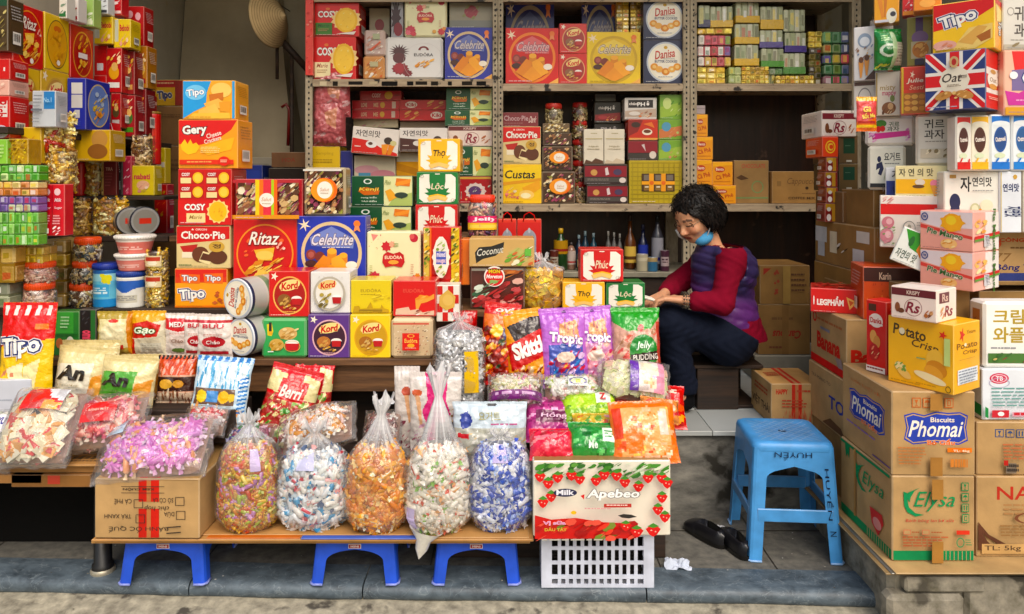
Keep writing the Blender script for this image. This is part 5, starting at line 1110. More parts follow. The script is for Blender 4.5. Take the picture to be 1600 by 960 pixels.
bx(1366,30,1396,62,3.09,.04,('c8c0b8',[E(.5,.5,.3,.3,'4a2a22'),P([(.5,.5),(1,.7),(1,1),(.4,.9)],'c8483c')]),'small pale box behind the plump green snack bag',z0=ms)
pp = bx(1418,26,1462,104,2.9,.08,('8a8438',[R(.28,0,.55,1,'4a2a6a'),E(.44,.42,.3,.14,'7a5a8a'),R(.12,.5,.84,.86,'b8ac8a'),E(.46,.68,.3,.17,'c07a2c'),S_(12,.18,.55,.74,.82,.1,.06,['d8943a','b06a24','e0a858'],4),R(.86,0,1,1,'6a3a4a'),R(.25,.88,.6,1,'2a1a3a')]),'olive box with a purple ribbon print and fried snacks',z0=PZ(103,2.9),yaw=-28)
cz = bx(1366,-6,1404,34,2.99,.08,('e0a024',[P([(.1,.0),(.3,0),(.4,.8),(.3,.85)],'d88a3a'),P([(.4,0),(.55,0),(.46,.8),(.4,.8)],'c87a34'),E(.72,.76,.22,.3,'e0dccc'),E(.78,.7,.12,.1,'3a3a44'),R(0,.9,.6,1,'c8c8d0')]),'yellow box with wafer cones at the top of the right wall column',z0=PZ(36,2.99),yaw=-29)
bx(1410,-8,1430,24,2.95,.06,('c8282c',[S_(14,.1,.1,.9,.8,.12,.06,['e8a8a8','e0d0d0','a81c20'],3),R(0,.8,1,1,'d88a2a')]),'narrow red pack beside the yellow cone box',z0=PZ(25,2.95),yaw=-29)
bx(1428,-20,1470,14,2.8,.1,('d8842a',[E(.5,.7,.3,.2,'e8a858')]),'orange box cut off by the top edge above the olive box',z0=PZ(16,2.8),yaw=-29)
# --- printed designs used several times
def crackers(x,y,s,c1='e08a2a',c2='f0a840'):
 return [P([(x - .34 * s,y),(x - .12 * s,y - .26 * s),(x,y - .2 * s),(x - .04 * s,y + .16 * s)],c1),P([(x + .34 * s,y),(x + .12 * s,y - .26 * s),(x,y - .2 * s),(x + .02 * s,y + .16 * s)],c2),P([(x - .2 * s,y + .08 * s),(x,y - .12 * s),(x + .2 * s,y + .08 * s),(x,y + .18 * s)],mixc(c1,c2,.5))]
def celebrate(bgc,ring='d9b078',inn=None,tx='e8dcd8',cl='d8b0c8'):
 inn = inn or mixc(bgc,'000000',.2)
 it = [star(.1,.12,.1,'f0dcc0',6,.3,.3),E(.5,.53,.45,.46,ring,40),E(.5,.53,.40,.41,inn,40),P([(.18,.3),(.5,.14),(.84,.32),(.82,.46),(.2,.42)],mixc(inn,cl,.4)),
          T('Celebrite',.52,.33,.62,.17,tx,.015,sh=.3,o='6a5a70',ow=.04),Ln(.36,.44,.8,.46,1,tx,3)]
 it += [E(.2,.55,.075,.075,'8a3a34'),E(.33,.58,.075,.075,'7a3028'),E(.2,.68,.09,.05,'4a2420'),E(.2,.55,.045,.045,'a85a50')]
 it += [R(.44,.5,.58,.68,'d88a2c'),E(.51,.5,.07,.045,'f0b048'),R(.62,.56,.74,.68,'cf822a'),E(.68,.56,.06,.04,'eba840')] + crackers(.5,.8,.95) + [E(.8,.7,.085,.055,'efe4d4'),E(.88,.1,.05,.05,'e07a3a'),P([(.85,.13),(.91,.13),(.93,.22),(.88,.19),(.83,.22)],'e08a5a'),P([(.82,1),(1,.9),(1,1)],'e8b060')]
 return (bgc,it)
def ritaz(bgc='d3221c',txt='Ritaz',seed=3):
 return (bgc,[E(.5,.52,.46,.46,'e8903a',40),E(.5,.52,.435,.435,'c81a18',40),S_(16,.14,.3,.86,.6,.04,.03,['e0503a','e86a3a'],seed),T(txt,.5,.28,.46,.2,'f0e6da',.015,sh=.3,o='8a1414',ow=.04),P([(.33,.46),(.66,.42),(.62,.62),(.4,.62)],'f0b84a'),E(.5,.54,.14,.07,'f4cc6a'),S_(26,.24,.6,.78,.84,.075,.05,['f0b64a','e09a30','f6d070','d8882a','f2c460'],seed,sides=6),E(.52,.9,.06,.045,'f0ece4'),S_(5,.7,.34,.84,.46,.03,.03,['f0b0a0','e8d0c0'],5)])
def kinh(bgc,rim='e8c090',inn='8a1c1c',cook=('8a6a2a','b08a3a')):
 return (bgc,[star(.13,.1,.1,'f0e4d0',5,.4),E(.52,.53,.43,.43,rim,36),E(.52,.53,.395,.395,inn,36),E(.52,.3,.27,.12,'f0d890',rot=-12),T('Kord',.52,.31,.42,.17,'c81c20',.04,sh=.2,rot=-8,o='f2dc90',ow=.04),E(.38,.63,.17,.13,cook[0]),S_(12,.26,.54,.52,.74,.05,.05,list(cook) + ['d0a85a'],3),E(.7,.6,.13,.06,'f0e8e0'),P([(.58,.6),(.82,.6),(.8,.74),(.6,.74)],'b81c24'),S_(8,.34,.74,.72,.84,.05,.03,['c8943a','e0c080'],5),Ln(.34,.88,.7,.91,1,rim,3)])
def danisa(rot=0): return [E(.5,.5,.5,.5,'b9c0cc',44),E(.5,.5,.46,.46,'ece6d4',44),E(.5,.5,.40,.40,'f2ecdc',40),E(.5,.14,.05,.04,'c8a030'),T('Danisa',.5,.3,.5,.2,'c0342a',.02,sh=.2,rot=-8),T('TRADITIONAL',.6,.42,.3,.035,'6a7080',0),T('BUTTER COOKIES',.52,.485,.56,.06,'2a3a70',.02),E(.2,.62,.1,.09,'e09a3a'),E(.33,.68,.1,.08,'eab05a'),E(.5,.74,.11,.09,'d88a30'),E(.66,.68,.1,.08,'eab05a'),E(.8,.62,.1,.09,'e09a3a'),E(.2,.62,.05,.045,'f0c880'),E(.5,.74,.05,.045,'f0c070'),E(.8,.62,.05,.045,'f0c880'),E(.66,.68,.04,.03,'f6dca0'),Ln(.3,.86,.7,.89,1,'9aa0ac',3)]
def cosy(sub='ede0b0',c_='cf1a22'):
 return (c_,[P([(0,.58),(.2,.66),(.45,.6),(.62,.42),(.62,1),(0,1)],mixc(c_,'000000',.12)),T('COSY',.3,.34,.46,.2,'f2eee8',.035,o='6a0c14',ow=.03),E(.3,.18,.05,.035,'d8783a'),star(.72,.5,.36,'f0d090',13,.82),E(.72,.52,.26,.37,'eab83a',30),E(.72,.52,.21,.31,'f2c850',30),S_(14,.58,.3,.86,.74,.02,.02,['e0a830','f6dc80'],3),R(.02,.6,.4,.97,sub),T('Marie',.21,.68,.26,.1,'a8503a' if sub[0] == 'e' else '2a5a20',.01,sh=.3),Ln(.08,.78,.34,.88,2,'b08a60',4,.4),P([(.5,.93),(.95,.86),(.9,.96)],'e8e0d8')])
def choco(): return ('d9c48e',[P([(0,0),(1,0),(1,.3),(.7,.35),(0,.42)],'cf1f24'),T('★ ORION',.42,.07,.3,.06,'f2e6dc',.01),T('Choco·Pie',.5,.21,.84,.19,'f4ece2',.03,o='a01418',ow=.03),P([(.06,.48),(.4,.43),(.36,.6),(.14,.66)],'b82a26'),R(.1,.62,.3,.76,'e8dcc0'),E(.45,.68,.16,.19,'6b3a20'),P([(.42,.84),(.5,.6),(.72,.68),(.62,.93)],'ead7a4'),P([(.44,.8),(.5,.64),(.7,.71),(.64,.85)],'5a2e1a'),E(.78,.74,.18,.17,'5e321c'),E(.76,.49,.15,.13,'c8a048'),T('정',.76,.48,.16,.11,'4a2c1c',.02),Ln(.04,.92,.3,.97,1,'6a7a4a',3)])
def lotus(c_,word,k='f0b81e'):
 pet = []
 for a,l in ((-78,.3),(-52,.33),(-24,.34),(24,.34),(52,.33),(78,.3)):
  r = math.radians(a); dx,dy = math.sin(r),-math.cos(r); w = .075
  pet.append(P([(.5,.72),(.5 + dx * l * .55 - dy * w,.72 + dy * l * .55 + dx * w),(.5 + dx * l * 1.12,.72 + dy * l * 1.12),(.5 + dx * l * .55 + dy * w,.72 + dy * l * .55 - dx * w)],c_))
 return (c_,[P([(.16,.05),(.84,.05),(.95,.16),(.95,.84),(.84,.95),(.16,.95),(.05,.84),(.05,.16)],'eeeadd'),R(.3,0,.7,.3,c_),P([(.3,.28),(.7,.28),(.66,.56),(.34,.56)],c_),R(.44,.03,.56,.06,'f0e8d8')] + pet + [E(.5,.56,.2,.15,c_),T(word,.5,.46,.3,.26,'2a2018' if c_ == 'f0b81e' else 'e8d8b8',.015,sh=.15),P([(.28,.74),(.5,.68),(.72,.74),(.72,.86),(.5,.8),(.28,.86)],k),P([(.24,.8),(.5,.72),(.76,.8),(.7,.92),(.5,.84),(.3,.92)],mixc(k,'ffffff',.15)),O(.12,.12,.05,.05,.3,'c8c4b8'),O(.88,.88,.05,.05,.3,'c8c4b8')])
def greenb(): return ('14512f',[R(.53,0,1,1,'d9d9a4'),P([(.7,.7),(1,.55),(1,1),(.6,1)],'a8b86a'),O(.26,.17,.07,.09,.35,'e0e6dc'),P([(.1,.5),(.24,.36),(.46,.48),(.44,.62),(.2,.64)],'c86a24'),T('Kenji',.28,.45,.32,.15,'f0c85a',.02,sh=.3,o='7a3014',ow=.04),T('rong biển',.28,.72,.26,.09,'dce6d4',.01),T('TẢO BIỂN',.28,.84,.26,.07,'dce6d4',.02),P([(.74,.06),(.98,.1),(.96,.34),(.72,.3)],'d8782c'),P([(.74,.2),(.98,.08),(.97,.22),(.74,.34)],'e8923a'),P([(.55,.5),(.64,.42),(.76,.7),(.62,.86)],'dfa23c'),E(.82,.64,.11,.1,'33463a'),P([(.72,.64),(.82,.54),(.94,.62),(.83,.76)],'2a3c30'),T('Pháo',.6,.2,.1,.16,'7a8a4a',0,sh=.3)])
def eudora(): return ('e2ddb4',[P([(.06,.02),(.2,.04),(.1,.16)],'d88a80'),E(.9,.1,.08,.08,'b8243a'),E(.86,.07,.05,.05,'d05a5a'),star(.36,.26,.11,'c02a36',8,.7),star(.47,.22,.07,'e0a488',7,.7),Ln(.5,.2,.6,.28,2,'8a9a5a',3),P([(.3,.42),(.38,.36),(.5,.4),(.62,.36),(.7,.42),(.72,.56),(.66,.66),(.5,.63),(.34,.66),(.28,.56)],'b81e26'),T('EUDÔRA',.5,.46,.34,.08,'f0d8c0',.02),E(.5,.56,.1,.04,'e8a04a'),star(.12,.86,.14,'c02c48',9,.75),star(.06,.93,.08,'d86a7a',7,.7),star(.2,.96,.08,'c8384a',7,.7),star(.9,.9,.1,'c02c36',8,.75),star(.97,.82,.06,'d88a3a',6,.7),E(.72,.9,.05,.05,'d8a04a'),Ln(.84,.6,.9,.8,5,'c08a70',7,.4),Ln(.04,.62,.1,.8,5,'9aa05a',8,.4),S_(14,.02,.02,.3,.3,.012,.012,['b0a860','c87a6a'],3)])
def tipo(bgc,w,c2=None): return T('Tipo',w[0],w[1],w[2],w[3],'f2efe8',.035,rot=-6,o='1c2a6a',ow=.07,o2='eae6ea',ow2=.11)
NUTS = ['c9a877','e6d6b0','8a5a3c','7a3050','9a9a4a','b8845a','efe4c8','5a3424','a8486a']
def nuts(n=150,x0=0.03,y0=.05,x1=.97,y1=.95,r=.045,seed=2,asp=1.0): return [R(x0,y0,x1,y1,'4a3022'),S_(n,x0 + .02,y0 + .02,x1 - .02,y1 - .02,r / asp,r,NUTS,seed,sides=6)]
def plain(c_,*it): return (c_,list(it))
GN = 'printed tins'
# --- middle stand: left column
YL = 3.22
t1 = bx(273,420,355,483,YL,.2,('f0a21e',[R(0,0,1,.3,'d8321e'),P([(0,.2),(.5,.3),(1,.2),(1,.34),(0,.36)],'d8452a'),P([(.08,.12),(.48,.14),(.48,.38),(.12,.36)],'e8701e'),P([(.55,.12),(.93,.1),(.93,.38),(.57,.36)],'e8701e'),T('Tipo',.28,.25,.3,.2,'f2efe8',.03,o='2a3a7a',ow=.05),T('Tipo',.74,.25,.3,.2,'f2efe8',.03,o='2a3a7a',ow=.05),T('Tipo',.33,.68,.5,.34,'f2efe8',.035,rot=-5,o='1c2a6a',ow=.07,o2='eae6ea',ow2=.11),S_(8,.7,.56,.92,.9,.05,.05,['c86a3a','b8582e'],2,False,4),R(0,.95,1,1,'e07a1e')]),'orange wafer display box at the foot of the tall left stack',z0=Z2 + .001)
t2 = bx(275,353,360,419,YL,.18,choco(),'red and cream chocolate pie box second in the tall left stack',z0=t1,group='red and cream chocolate pie boxes')
cs = [P([(x,y),(x + .46,y),(x + .46,y + .22),(x,y + .22)],'b8161c') for x in (.02,.52) for y in (.04,.3)]
mini = []
for x in (.02,.52):
 for y in (.04,.3): mini += [T('COSY',x + .12,y + .05,.16,.06,'f2eee8',.03),R(x + .02,y + .11,x + .22,y + .21,'ead29a'),E(x + .35,y + .11,.1,.1,'eeb83a'),E(x + .35,y + .11,.07,.075,'f4cc58')]
t3 = bx(278,264,362,352,YL,.18,('c9161d',cs + mini + [R(0,.56,1,1,'cf1a20'),T('COSY',.32,.68,.4,.12,'f2eee8',.04,o='7a0c14',ow=.03),R(.16,.79,.52,.96,'eed79a'),T('Marie',.34,.86,.24,.07,'a07a3a',.01,sh=.3),star(.76,.76,.22,'f0d088',13,.85),E(.76,.76,.17,.18,'eeb836'),S_(10,.66,.66,.86,.86,.02,.02,['f6d468','e0a428'],2)]),'red biscuit display box with big round yellow biscuits, third in the tall left stack',z0=t2)
t4 = bx(278,187,372,262,YL,.17,('f0a11c',[P([(0,0),(1,0),(.9,.2),(.62,.44),(.35,.52),(0,.5)],'d5251c'),T('Gery',.27,.22,.42,.24,'f4efe8',.04,rot=-4,o='221c20',ow=.06),T('Cheese',.6,.3,.26,.1,'f2dcd0',.02,rot=-16),T('Crackers',.58,.41,.3,.09,'f2dcd0',.02,rot=-16),P([(.03,.52),(.1,.4),(.15,.5),(.2,.4),(.24,.5),(.3,.47),(.36,.56),(.3,.68),(.16,.73),(.05,.62)],'f6c234'),P([(.34,.6),(.75,.42),(.96,.36),(.9,.62),(.5,.74)],'f4b43a'),Ln(.38,.56,.72,.7,4,'f6d890',5,.4),R(.02,.83,.95,.93,'d83a22'),Ln(.15,.86,.6,.9,1,'f0a060',3,.7),E(.79,.86,.1,.1,'d8321e'),Ln(.73,.83,.85,.9,2,'f0c0a0',3)]),'orange and red cracker box with golden cheese print, fourth in the tall left stack',z0=t3)
bx(285,126,368,187,YL,.16,('e8a63a',[P([(0,0),(.54,0),(.46,.3),(.44,.66),(.2,.82),(0,1)],'2f9ad8'),E(.24,.3,.2,.2,'7ac4ea'),T('Tipo',.24,.32,.34,.24,'f2f6fa',.03,rot=-8,o='1c4a9a',ow=.04),R(.95,0,1,1,'3a9ad0'),E(.74,.24,.2,.2,'f4c870'),P([(.5,.36),(.78,.3),(.78,.5),(.52,.54)],'c8742a'),P([(.4,.6),(.68,.46),(.88,.66),(.5,.8)],'eeb45a'),P([(.3,.78),(.62,.6),(.72,.84),(.3,.95)],'f0bc60'),P([(.7,.56),(.94,.54),(.9,.84),(.72,.8)],'e09a3a'),P([(.1,1),(.2,.86),(.9,.84),(.92,1)],'f0bc50')]),'blue and golden wafer box on the very top of the tall left stack',z0=t4)
rz = bx(364,343,464,441,3.22,.1,ritaz(),'large red square box with a round picture of yellow crackers',z0=Z2b + .001)
nbx = bx(368,280,473,341,3.22,.12,('b8323a',nuts(90,.03,.06,.33,.9,.09,3,1.7) + nuts(90,.68,.06,.97,.9,.09,5,1.7) + [R(0,0,1,.08,'b03038'),R(.34,0,.4,1,'e8c83a'),R(.4,0,.46,1,'e8762c'),R(.46,0,.58,1,'d83a4a'),R(.58,0,.62,1,'a8c83a'),R(.62,0,.67,1,'ea6a2c'),E(.51,.52,.11,.18,'efe8dc'),T('Salut',.51,.5,.15,.1,'c89a7a',.01,sh=.2),Ln(.44,.6,.58,.64,1,'c0a890',3),R(0,.9,1,1,'d8902c')]),'long box of mixed nuts with striped wrapper, on the red picture box',z0=rz,mt='tin')
cb_ = bx(464,338,572,437,3.21,.1,celebrate('2233a8','d6bd94','27399a','d9d3dc','a8b8e8'),'large blue square box with a round biscuit picture, next to the red cracker picture box',z0=Z2b + .001,group='large blue boxes with a round biscuit picture')
SAL = [E(.55,.46,.34,.27,'e8702c'),E(.5,.46,.3,.25,'ef9a3a'),E(.56,.46,.2,.19,'efe8dc'),T('Salut',.56,.45,.24,.08,'c89a7a',.01,sh=.2),Ln(.45,.52,.67,.56,1,'b8a088',3)]
bx(475,262,540,337,3.22,.1,('a89878',nuts(170,.02,.02,.98,.98,.06,7) + SAL + [R(0,0,1,.04,'d9d4cc')]),'clear box of mixed nuts with round orange sticker standing on the blue picture box',z0=cb_,mt='tin',b=.008)
eu = bx(573,362,657,441,3.2,.1,eudora(),'cream tin with red roses and a red badge in the middle of the stand',z0=Z2b + .001,mt='tin',b=.006)
gb1 = bx(545,323,643,364,3.5,.16,greenb(),'dark green and cream cracker box, lower of two behind the cream rose tin',z0=Z3 + .001,R_=('14512f',[]),group='dark green and cream cracker boxes')
bx(549,275,645,322,3.5,.16,greenb(),'dark green and cream cracker box, upper of two behind the cream rose tin',z0=gb1,group='dark green and cream cracker boxes')
l1 = bx(649,320,715,362,3.5,.14,lotus('cc1f24','Phúc'),'white box with red lotus, bottom of the three lotus boxes stacked on the stand',z0=Z3 + .001,group='white lotus printed boxes')
l2 = bx(651,269,716,320,3.5,.14,lotus('1d7a3a','Lộc'),'white box with green lotus, middle of the three lotus boxes stacked on the stand',z0=l1,group='white lotus printed boxes',L_=('1d7a3a',[]))
bx(653,217,719,269,3.5,.14,lotus('f0b81e','Thọ'),'white box with yellow lotus, top of the three lotus boxes stacked on the stand',z0=l2,group='white lotus printed boxes')
ng = bx(661,355,719,444,3.2,.08,('c8161c',[R(0,0,.16,1,'d8c05a'),S_(40,.01,.02,.15,.98,.05,.03,['6a8a2a','e0b02a','3a4a1a','e8d89a'],3),R(.18,0,.22,1,'e8702c'),R(.78,0,1,1,'d8b83a'),S_(50,.79,.02,.99,.98,.05,.03,['6a8a2a','e0b02a','4a3a1a','f0e08a'],4),E(.5,.5,.22,.36,'efe6d8',14),star(.5,.5,.26,'efe6d8',12,.85),P([(.36,.4),(.64,.4),(.64,.62),(.36,.62)],'4a5ab0'),T('mixed',.5,.45,.24,.09,'f0e8f0',.02),T('nougat',.5,.57,.26,.09,'f0d0d8',.02),S_(10,.36,.18,.64,.38,.05,.03,['7a9a3a','a8c06a','e8e0c8'],3),S_(8,.36,.64,.64,.8,.05,.03,['7a9a3a','e8d0a0'],5)]),'red box with green and yellow candied edges, standing upright beside the cream rose tin',z0=Z2b + .001,mt='tin')
bx(720,374,734,444,3.24,.1,plain('e07a2a',R(0,0,.2,1,'d86a20')),'narrow plain orange box beside the candied nougat box',z0=Z2b + .001)
jar(753,23,305,370,3.44,['8a3a5a','c8506a','d8a08a','5a3a6a','b87a5a','e0c0a0'],'d8422a','square jar of pink sweets with red lid behind the coconut carton',z0=Z3 + .001,lidf=.17,sq=5,prof=[(0,.94),(.04,1),(.85,1),(.97,.86),(1,.8)],art=(.22,.4,.9,.8,('e8b82a',[R(0,0,1,.5,'d8306a'),T('Jelly',.5,.25,.7,.3,'f2e8f0',.03),R(.1,.6,.9,.9,'f0d060')])),n=120)
for k,(a,b_,lab) in enumerate(((778,807,'red paper gift bag with a pale arch print, left one behind the coconut carton'),(808,846,'red paper gift bag with a pale arch print, right one behind the coconut carton'))):
 o = bx(a,343,b_,413,3.56 + k * .01,.09,('c8251f',[R(0,0,1,.06,'d83a2c'),E(.5,.42,.3,.2,'9a9aa4'),R(.2,.42,.8,.9,'8f94a4'),E(.5,.24,.06,.06,'b8b8c0')]),lab,'gift_bag','gift bag',z0=1.001,R_=('3f7ab8',[R(.1,.06,.9,.94,'d8dde4'),T('Bánh',.5,.5,.6,.2,'3a6ab0',.02,rot=90)]) if k else None,mt='card',group='red paper gift bags')
 m = M(); w = (b_ - a) / F * 3.56 / 2
 m.tube([(-w * .5,-.045,.21),(-w * .4,-.046,.24),(0,-.046,.255),(w * .4,-.046,.24),(w * .5,-.045,.21)],.003,'c8251f',6); m.make('handle','cloth',o)
mb = bx(735,417,820,484,3.2,.16,('5a2a22',[S_(26,.02,.35,.4,.95,.09,.08,['3a6a4a','7a9a7a','b8c8b0','d8e0d0','a03030'],3),S_(30,.4,.3,.98,.95,.1,.08,['b83a3a','c8585a','8a2424','d88a80','e0b0a0'],5),S_(12,.04,.7,.5,.96,.08,.07,['a02a2a','c84a4a'],7),R(0,0,1,.06,'8a8478'),S_(8,.6,.04,.98,.22,.1,.05,['c8783a','a85a2c'],4),E(.44,.2,.2,.26,'efe6dc'),E(.44,.21,.175,.23,'d8252a'),R(.3,-.0,.6,.04,'5a2a22'),T('MON',.44,.07,.22,.1,'e8c02a',.05,o='2a1a14',ow=.04),T('Moreton',.44,.2,.3,.1,'f4ece4',.03,sh=.2),S_(6,.34,.3,.54,.42,.05,.04,['e8d8c8','8ab06a'],4)]),'clear box of red and green wrapped sweets with a round red sticker',z0=Z2 + .001,mt='tin',b=.006,name='sweets_box')
bx(733,373,835,417,3.19,.16,('c8a468',[P([(.08,.5),(.14,.3),(.34,.26),(.54,.1),(.52,.4),(.4,.62),(.2,.74),(.1,.9)],'1f1f1c'),T('Coconut',.32,.44,.42,.26,'d8d4c4',.01,sh=.3,rot=-8),P([(.6,.5),(.75,.3),(.95,.5),(.9,.85),(.7,.9)],'b8b06a'),S_(24,.58,.3,.97,.92,.05,.08,['8ab04a','e0d8a8','c86a3a','6a9a3a','e8e0c0'],3),R(.86,.35,.96,.62,'6ab04a')]),'tan carton with a black leaf shaped brand panel on the clear sweets box','carton','carton',z0=mb)
candybag(848,31,490,422,404,3.2,['e0b02a','f0c83a','d8a020',('f4d860','e8c040')],'clear bag of gold foil chocolate coins beside the clear sweets box',n=170,size=.034,z0=Z2 + .002,depth=.7,core='9a7414',mt='foil',block=True,rfn=lambda t: .96 if t > .05 else .85,seed=4)
y1 = bx(879,441,945,489,3.2,.13,lotus('f0b81e','Thọ'),'white box with yellow lotus, lying left of the green lotus box by the hands',z0=Z2 + .001,group='white lotus printed boxes')
y2 = bx(947,442,1008,489,3.21,.13,lotus('1d7a3a','Lộc'),'white box with green lotus right in front of the shopkeeper\'s hands',z0=Z2 + .001,group='white lotus printed boxes')
bx(907,390,974,440,3.2,.13,lotus('cc1f24','Phúc'),'white box with red lotus on top of the yellow and green lotus boxes',z0=y1,L_=('c41c20',[T('PHÚC',.5,.5,.8,.4,'e0a0a0',.02,rot=90)]),group='white lotus printed boxes')
YF = 3.0; zf = Z1 + .001
a1 = bx(408,498,479,560,YF,.15,('3fa45a',[P([(.08,.1),(.2,.06),(.24,.3),(.2,.44),(.1,.42)],'e8cc3a'),R(.13,.04,.2,.3,'2a2a24'),R(.12,.3,.22,.4,'e0a830'),E(.6,.36,.23,.18,'d8b070'),S_(16,.4,.22,.82,.5,.06,.05,['c89a4a','e8d098','b0803a'],3),E(.33,.68,.18,.17,'d0a85a'),S_(14,.18,.54,.48,.82,.05,.05,['b8862e','e0c07a','c89a48'],5),E(.72,.62,.17,.09,'f0e8e0'),P([(.54,.64),(.9,.64),(.86,.84),(.58,.84)],'c02028'),O(.72,.72,.2,.16,.08,'e8b060'),R(.12,.86,.26,.89,'e8f0e8')]),'green tin with biscuits and a red cup, beside the round tins',mt='tin',b=.01,z0=zf,name='biscuit_tin')
a2 = bx(481,492,546,559,YF,.15,kinh('5c3382','e0b0b8','3e1430',('b8743a','d89a58')),'purple square tin with round picture in the front row',mt='tin',z0=zf,name='biscuit_tin',group='square tins with a round picture')
a3 = bx(547,492,610,559,YF,.15,kinh('f0cc1c','d8a428','c89a20',('a86a28','d8b478')),'bright yellow square tin with round picture in the front row',mt='tin',z0=zf,name='biscuit_tin',group='square tins with a round picture')
a4 = bx(611,498,676,564,YF - .01,.15,('d9c19c',[S_(130,.02,.02,.98,.98,.022,.016,['6a4434','b8624a','ece0c8','8a5a40','f2e8d4'],3),R(.26,.3,.73,.8,'d62a22'),T('Eudôra',.5,.52,.36,.12,'f0c060',.02),O(.5,.38,.1,.05,.3,'e8b050'),E(.5,.66,.1,.06,'f0a840'),Ln(.34,.72,.66,.76,1,'f0b0a0',3),R(.0,.0,1,.05,'c85a48')]),'speckled beige tin with a red square label at the end of the front row',mt='tin',b=.012,z0=zf,name='biscuit_tin')
b1 = bx(420,424,483,497,3.03,.14,kinh('cc1c1f','e8b060','a81418',('8a5a2a','c89a5a')),'red square tin with round picture above the green tin',mt='tin',z0=a1,name='biscuit_tin',group='square tins with a round picture')
b2 = bx(485,425,547,491,3.03,.14,('e2dfdb',[S_(60,.08,.08,.92,.92,.012,.012,['c8c4c0'],3),O(.5,.52,.42,.43,.12,'b8b0a0',30),E(.5,.52,.36,.37,'e6e2da'),E(.44,.3,.25,.12,'e0c080',rot=-12),T('Kord',.46,.3,.38,.16,'c81c20',.04,sh=.2,rot=-8,o='f0dc90',ow=.04),S_(16,.22,.52,.5,.84,.06,.06,['8a7a34','b09a4a','6a5a24'],3),E(.7,.6,.12,.06,'f6f2ee'),P([(.58,.6),(.82,.6),(.8,.76),(.6,.76)],'b01c24')]),'white square tin with round picture above the purple tin',mt='tin',z0=a2,name='biscuit_tin',group='square tins with a round picture')
b3 = bx(548,438,611,491,3.03,.14,('dcc41e',[T('EUDÔRA',.5,.3,.52,.12,'a88a14',.01),Ln(.24,.42,.76,.46,1,'b09818',3),S_(20,.56,.4,.98,.62,.06,.03,['c8a818','e8d24a'],4),P([(.05,.98),(.08,.8),(.2,.78),(.24,.88),(.4,.86),(.5,.66),(.56,.86),(.75,.86),(.78,.74),(.84,.86),(.96,.9),(.98,.98)],'b8961a'),R(.2,.9,.8,.97,'8a7014')]),'plain yellow tin with a skyline print above the bright yellow picture tin',mt='tin',z0=a3,name='biscuit_tin')
b4 = bx(614,439,681,497,3.03,.14,('cf2220',[T('EUDÔRA',.48,.26,.5,.13,'e05a4a',.01),P([(.52,.5),(.7,.4),(.85,.44),(.98,.36),(.98,.5),(.8,.6),(.66,.64),(.6,.8),(.54,.84)],'eca04a'),S_(10,.56,.4,.96,.56,.06,.04,['f0b45a','e8903a'],4),P([(.04,.96),(.06,.8),(.36,.74),(.4,.84),(.6,.8),(.7,.9),(.98,.84),(.98,.98)],'d8b8a0'),S_(10,.06,.82,.96,.96,.05,.03,['8a4a3a','e8e0dc','b86a5a'],6)]),'red tin with orange biscuits and a small village print above the speckled tin',mt='tin',z0=a4,name='biscuit_tin')
ck = [R(i * .25,j * .25,i * .25 + .25,j * .25 + .25,'c8261f') for i in range(4) for j in range(4) if (i + j) % 2 == 0]
bx(682,446,718,503,3.06,.1,('e6e0d6',ck + [P([(.1,.3),(.5,.1),(.85,.3),(.8,.6),(.4,.7),(.1,.55)],'d8b05a'),E(.5,.4,.25,.16,'e0bc6a')]),'red and white chequered box beside the red village tin',z0=PZ(503,3.06))
def roundtin(px,py,r,Y,L_,n,label,roll,yaw=-28):
 z = PZ(py,Y); rr = r / F * Y
 root = empty('round_tin',(PX(px,Y),Y,z),(0,0,math.radians(yaw))); tag(root,label,'tin','round tins lying on their sides')
 m = M(); m.lathe([(rr * .97,0,'d8dade'),(rr,.004,'20284a'),(rr * 1.01,.014,'20284a'),(rr,.018,'b4b4ae'),(rr,L_ * .4,'bdbab0'),(rr,L_ * .45,'6f8a6a'),(rr,L_ * .6,'b9b6aa'),(rr,L_ - .006,'9a9a96'),(rr * .97,L_,'aaaaa6')],'cccccc',48,ax='y'); m.make('tin_body','tin',root)
 m = M(); c_,s_ = math.cos(math.radians(roll)),math.sin(math.radians(roll)); q = rr * .955 * 2
 lay(m,danisa(),lambda u,v,k: Vector((((u - .5) * c_ + (v - .5) * s_) * q,-.0012 - k,((u - .5) * s_ - (v - .5) * c_) * q)))
 m.make('lid','card',root); return root
roundtin(376,527,30,2.985,.2,1,'round butter biscuit tin with its lid upright, lower of the two lying tins',0)
roundtin(371,467,31.5,2.985,.2,1,'upper round biscuit tin of the two lying on their sides, its lid turned sideways',78)
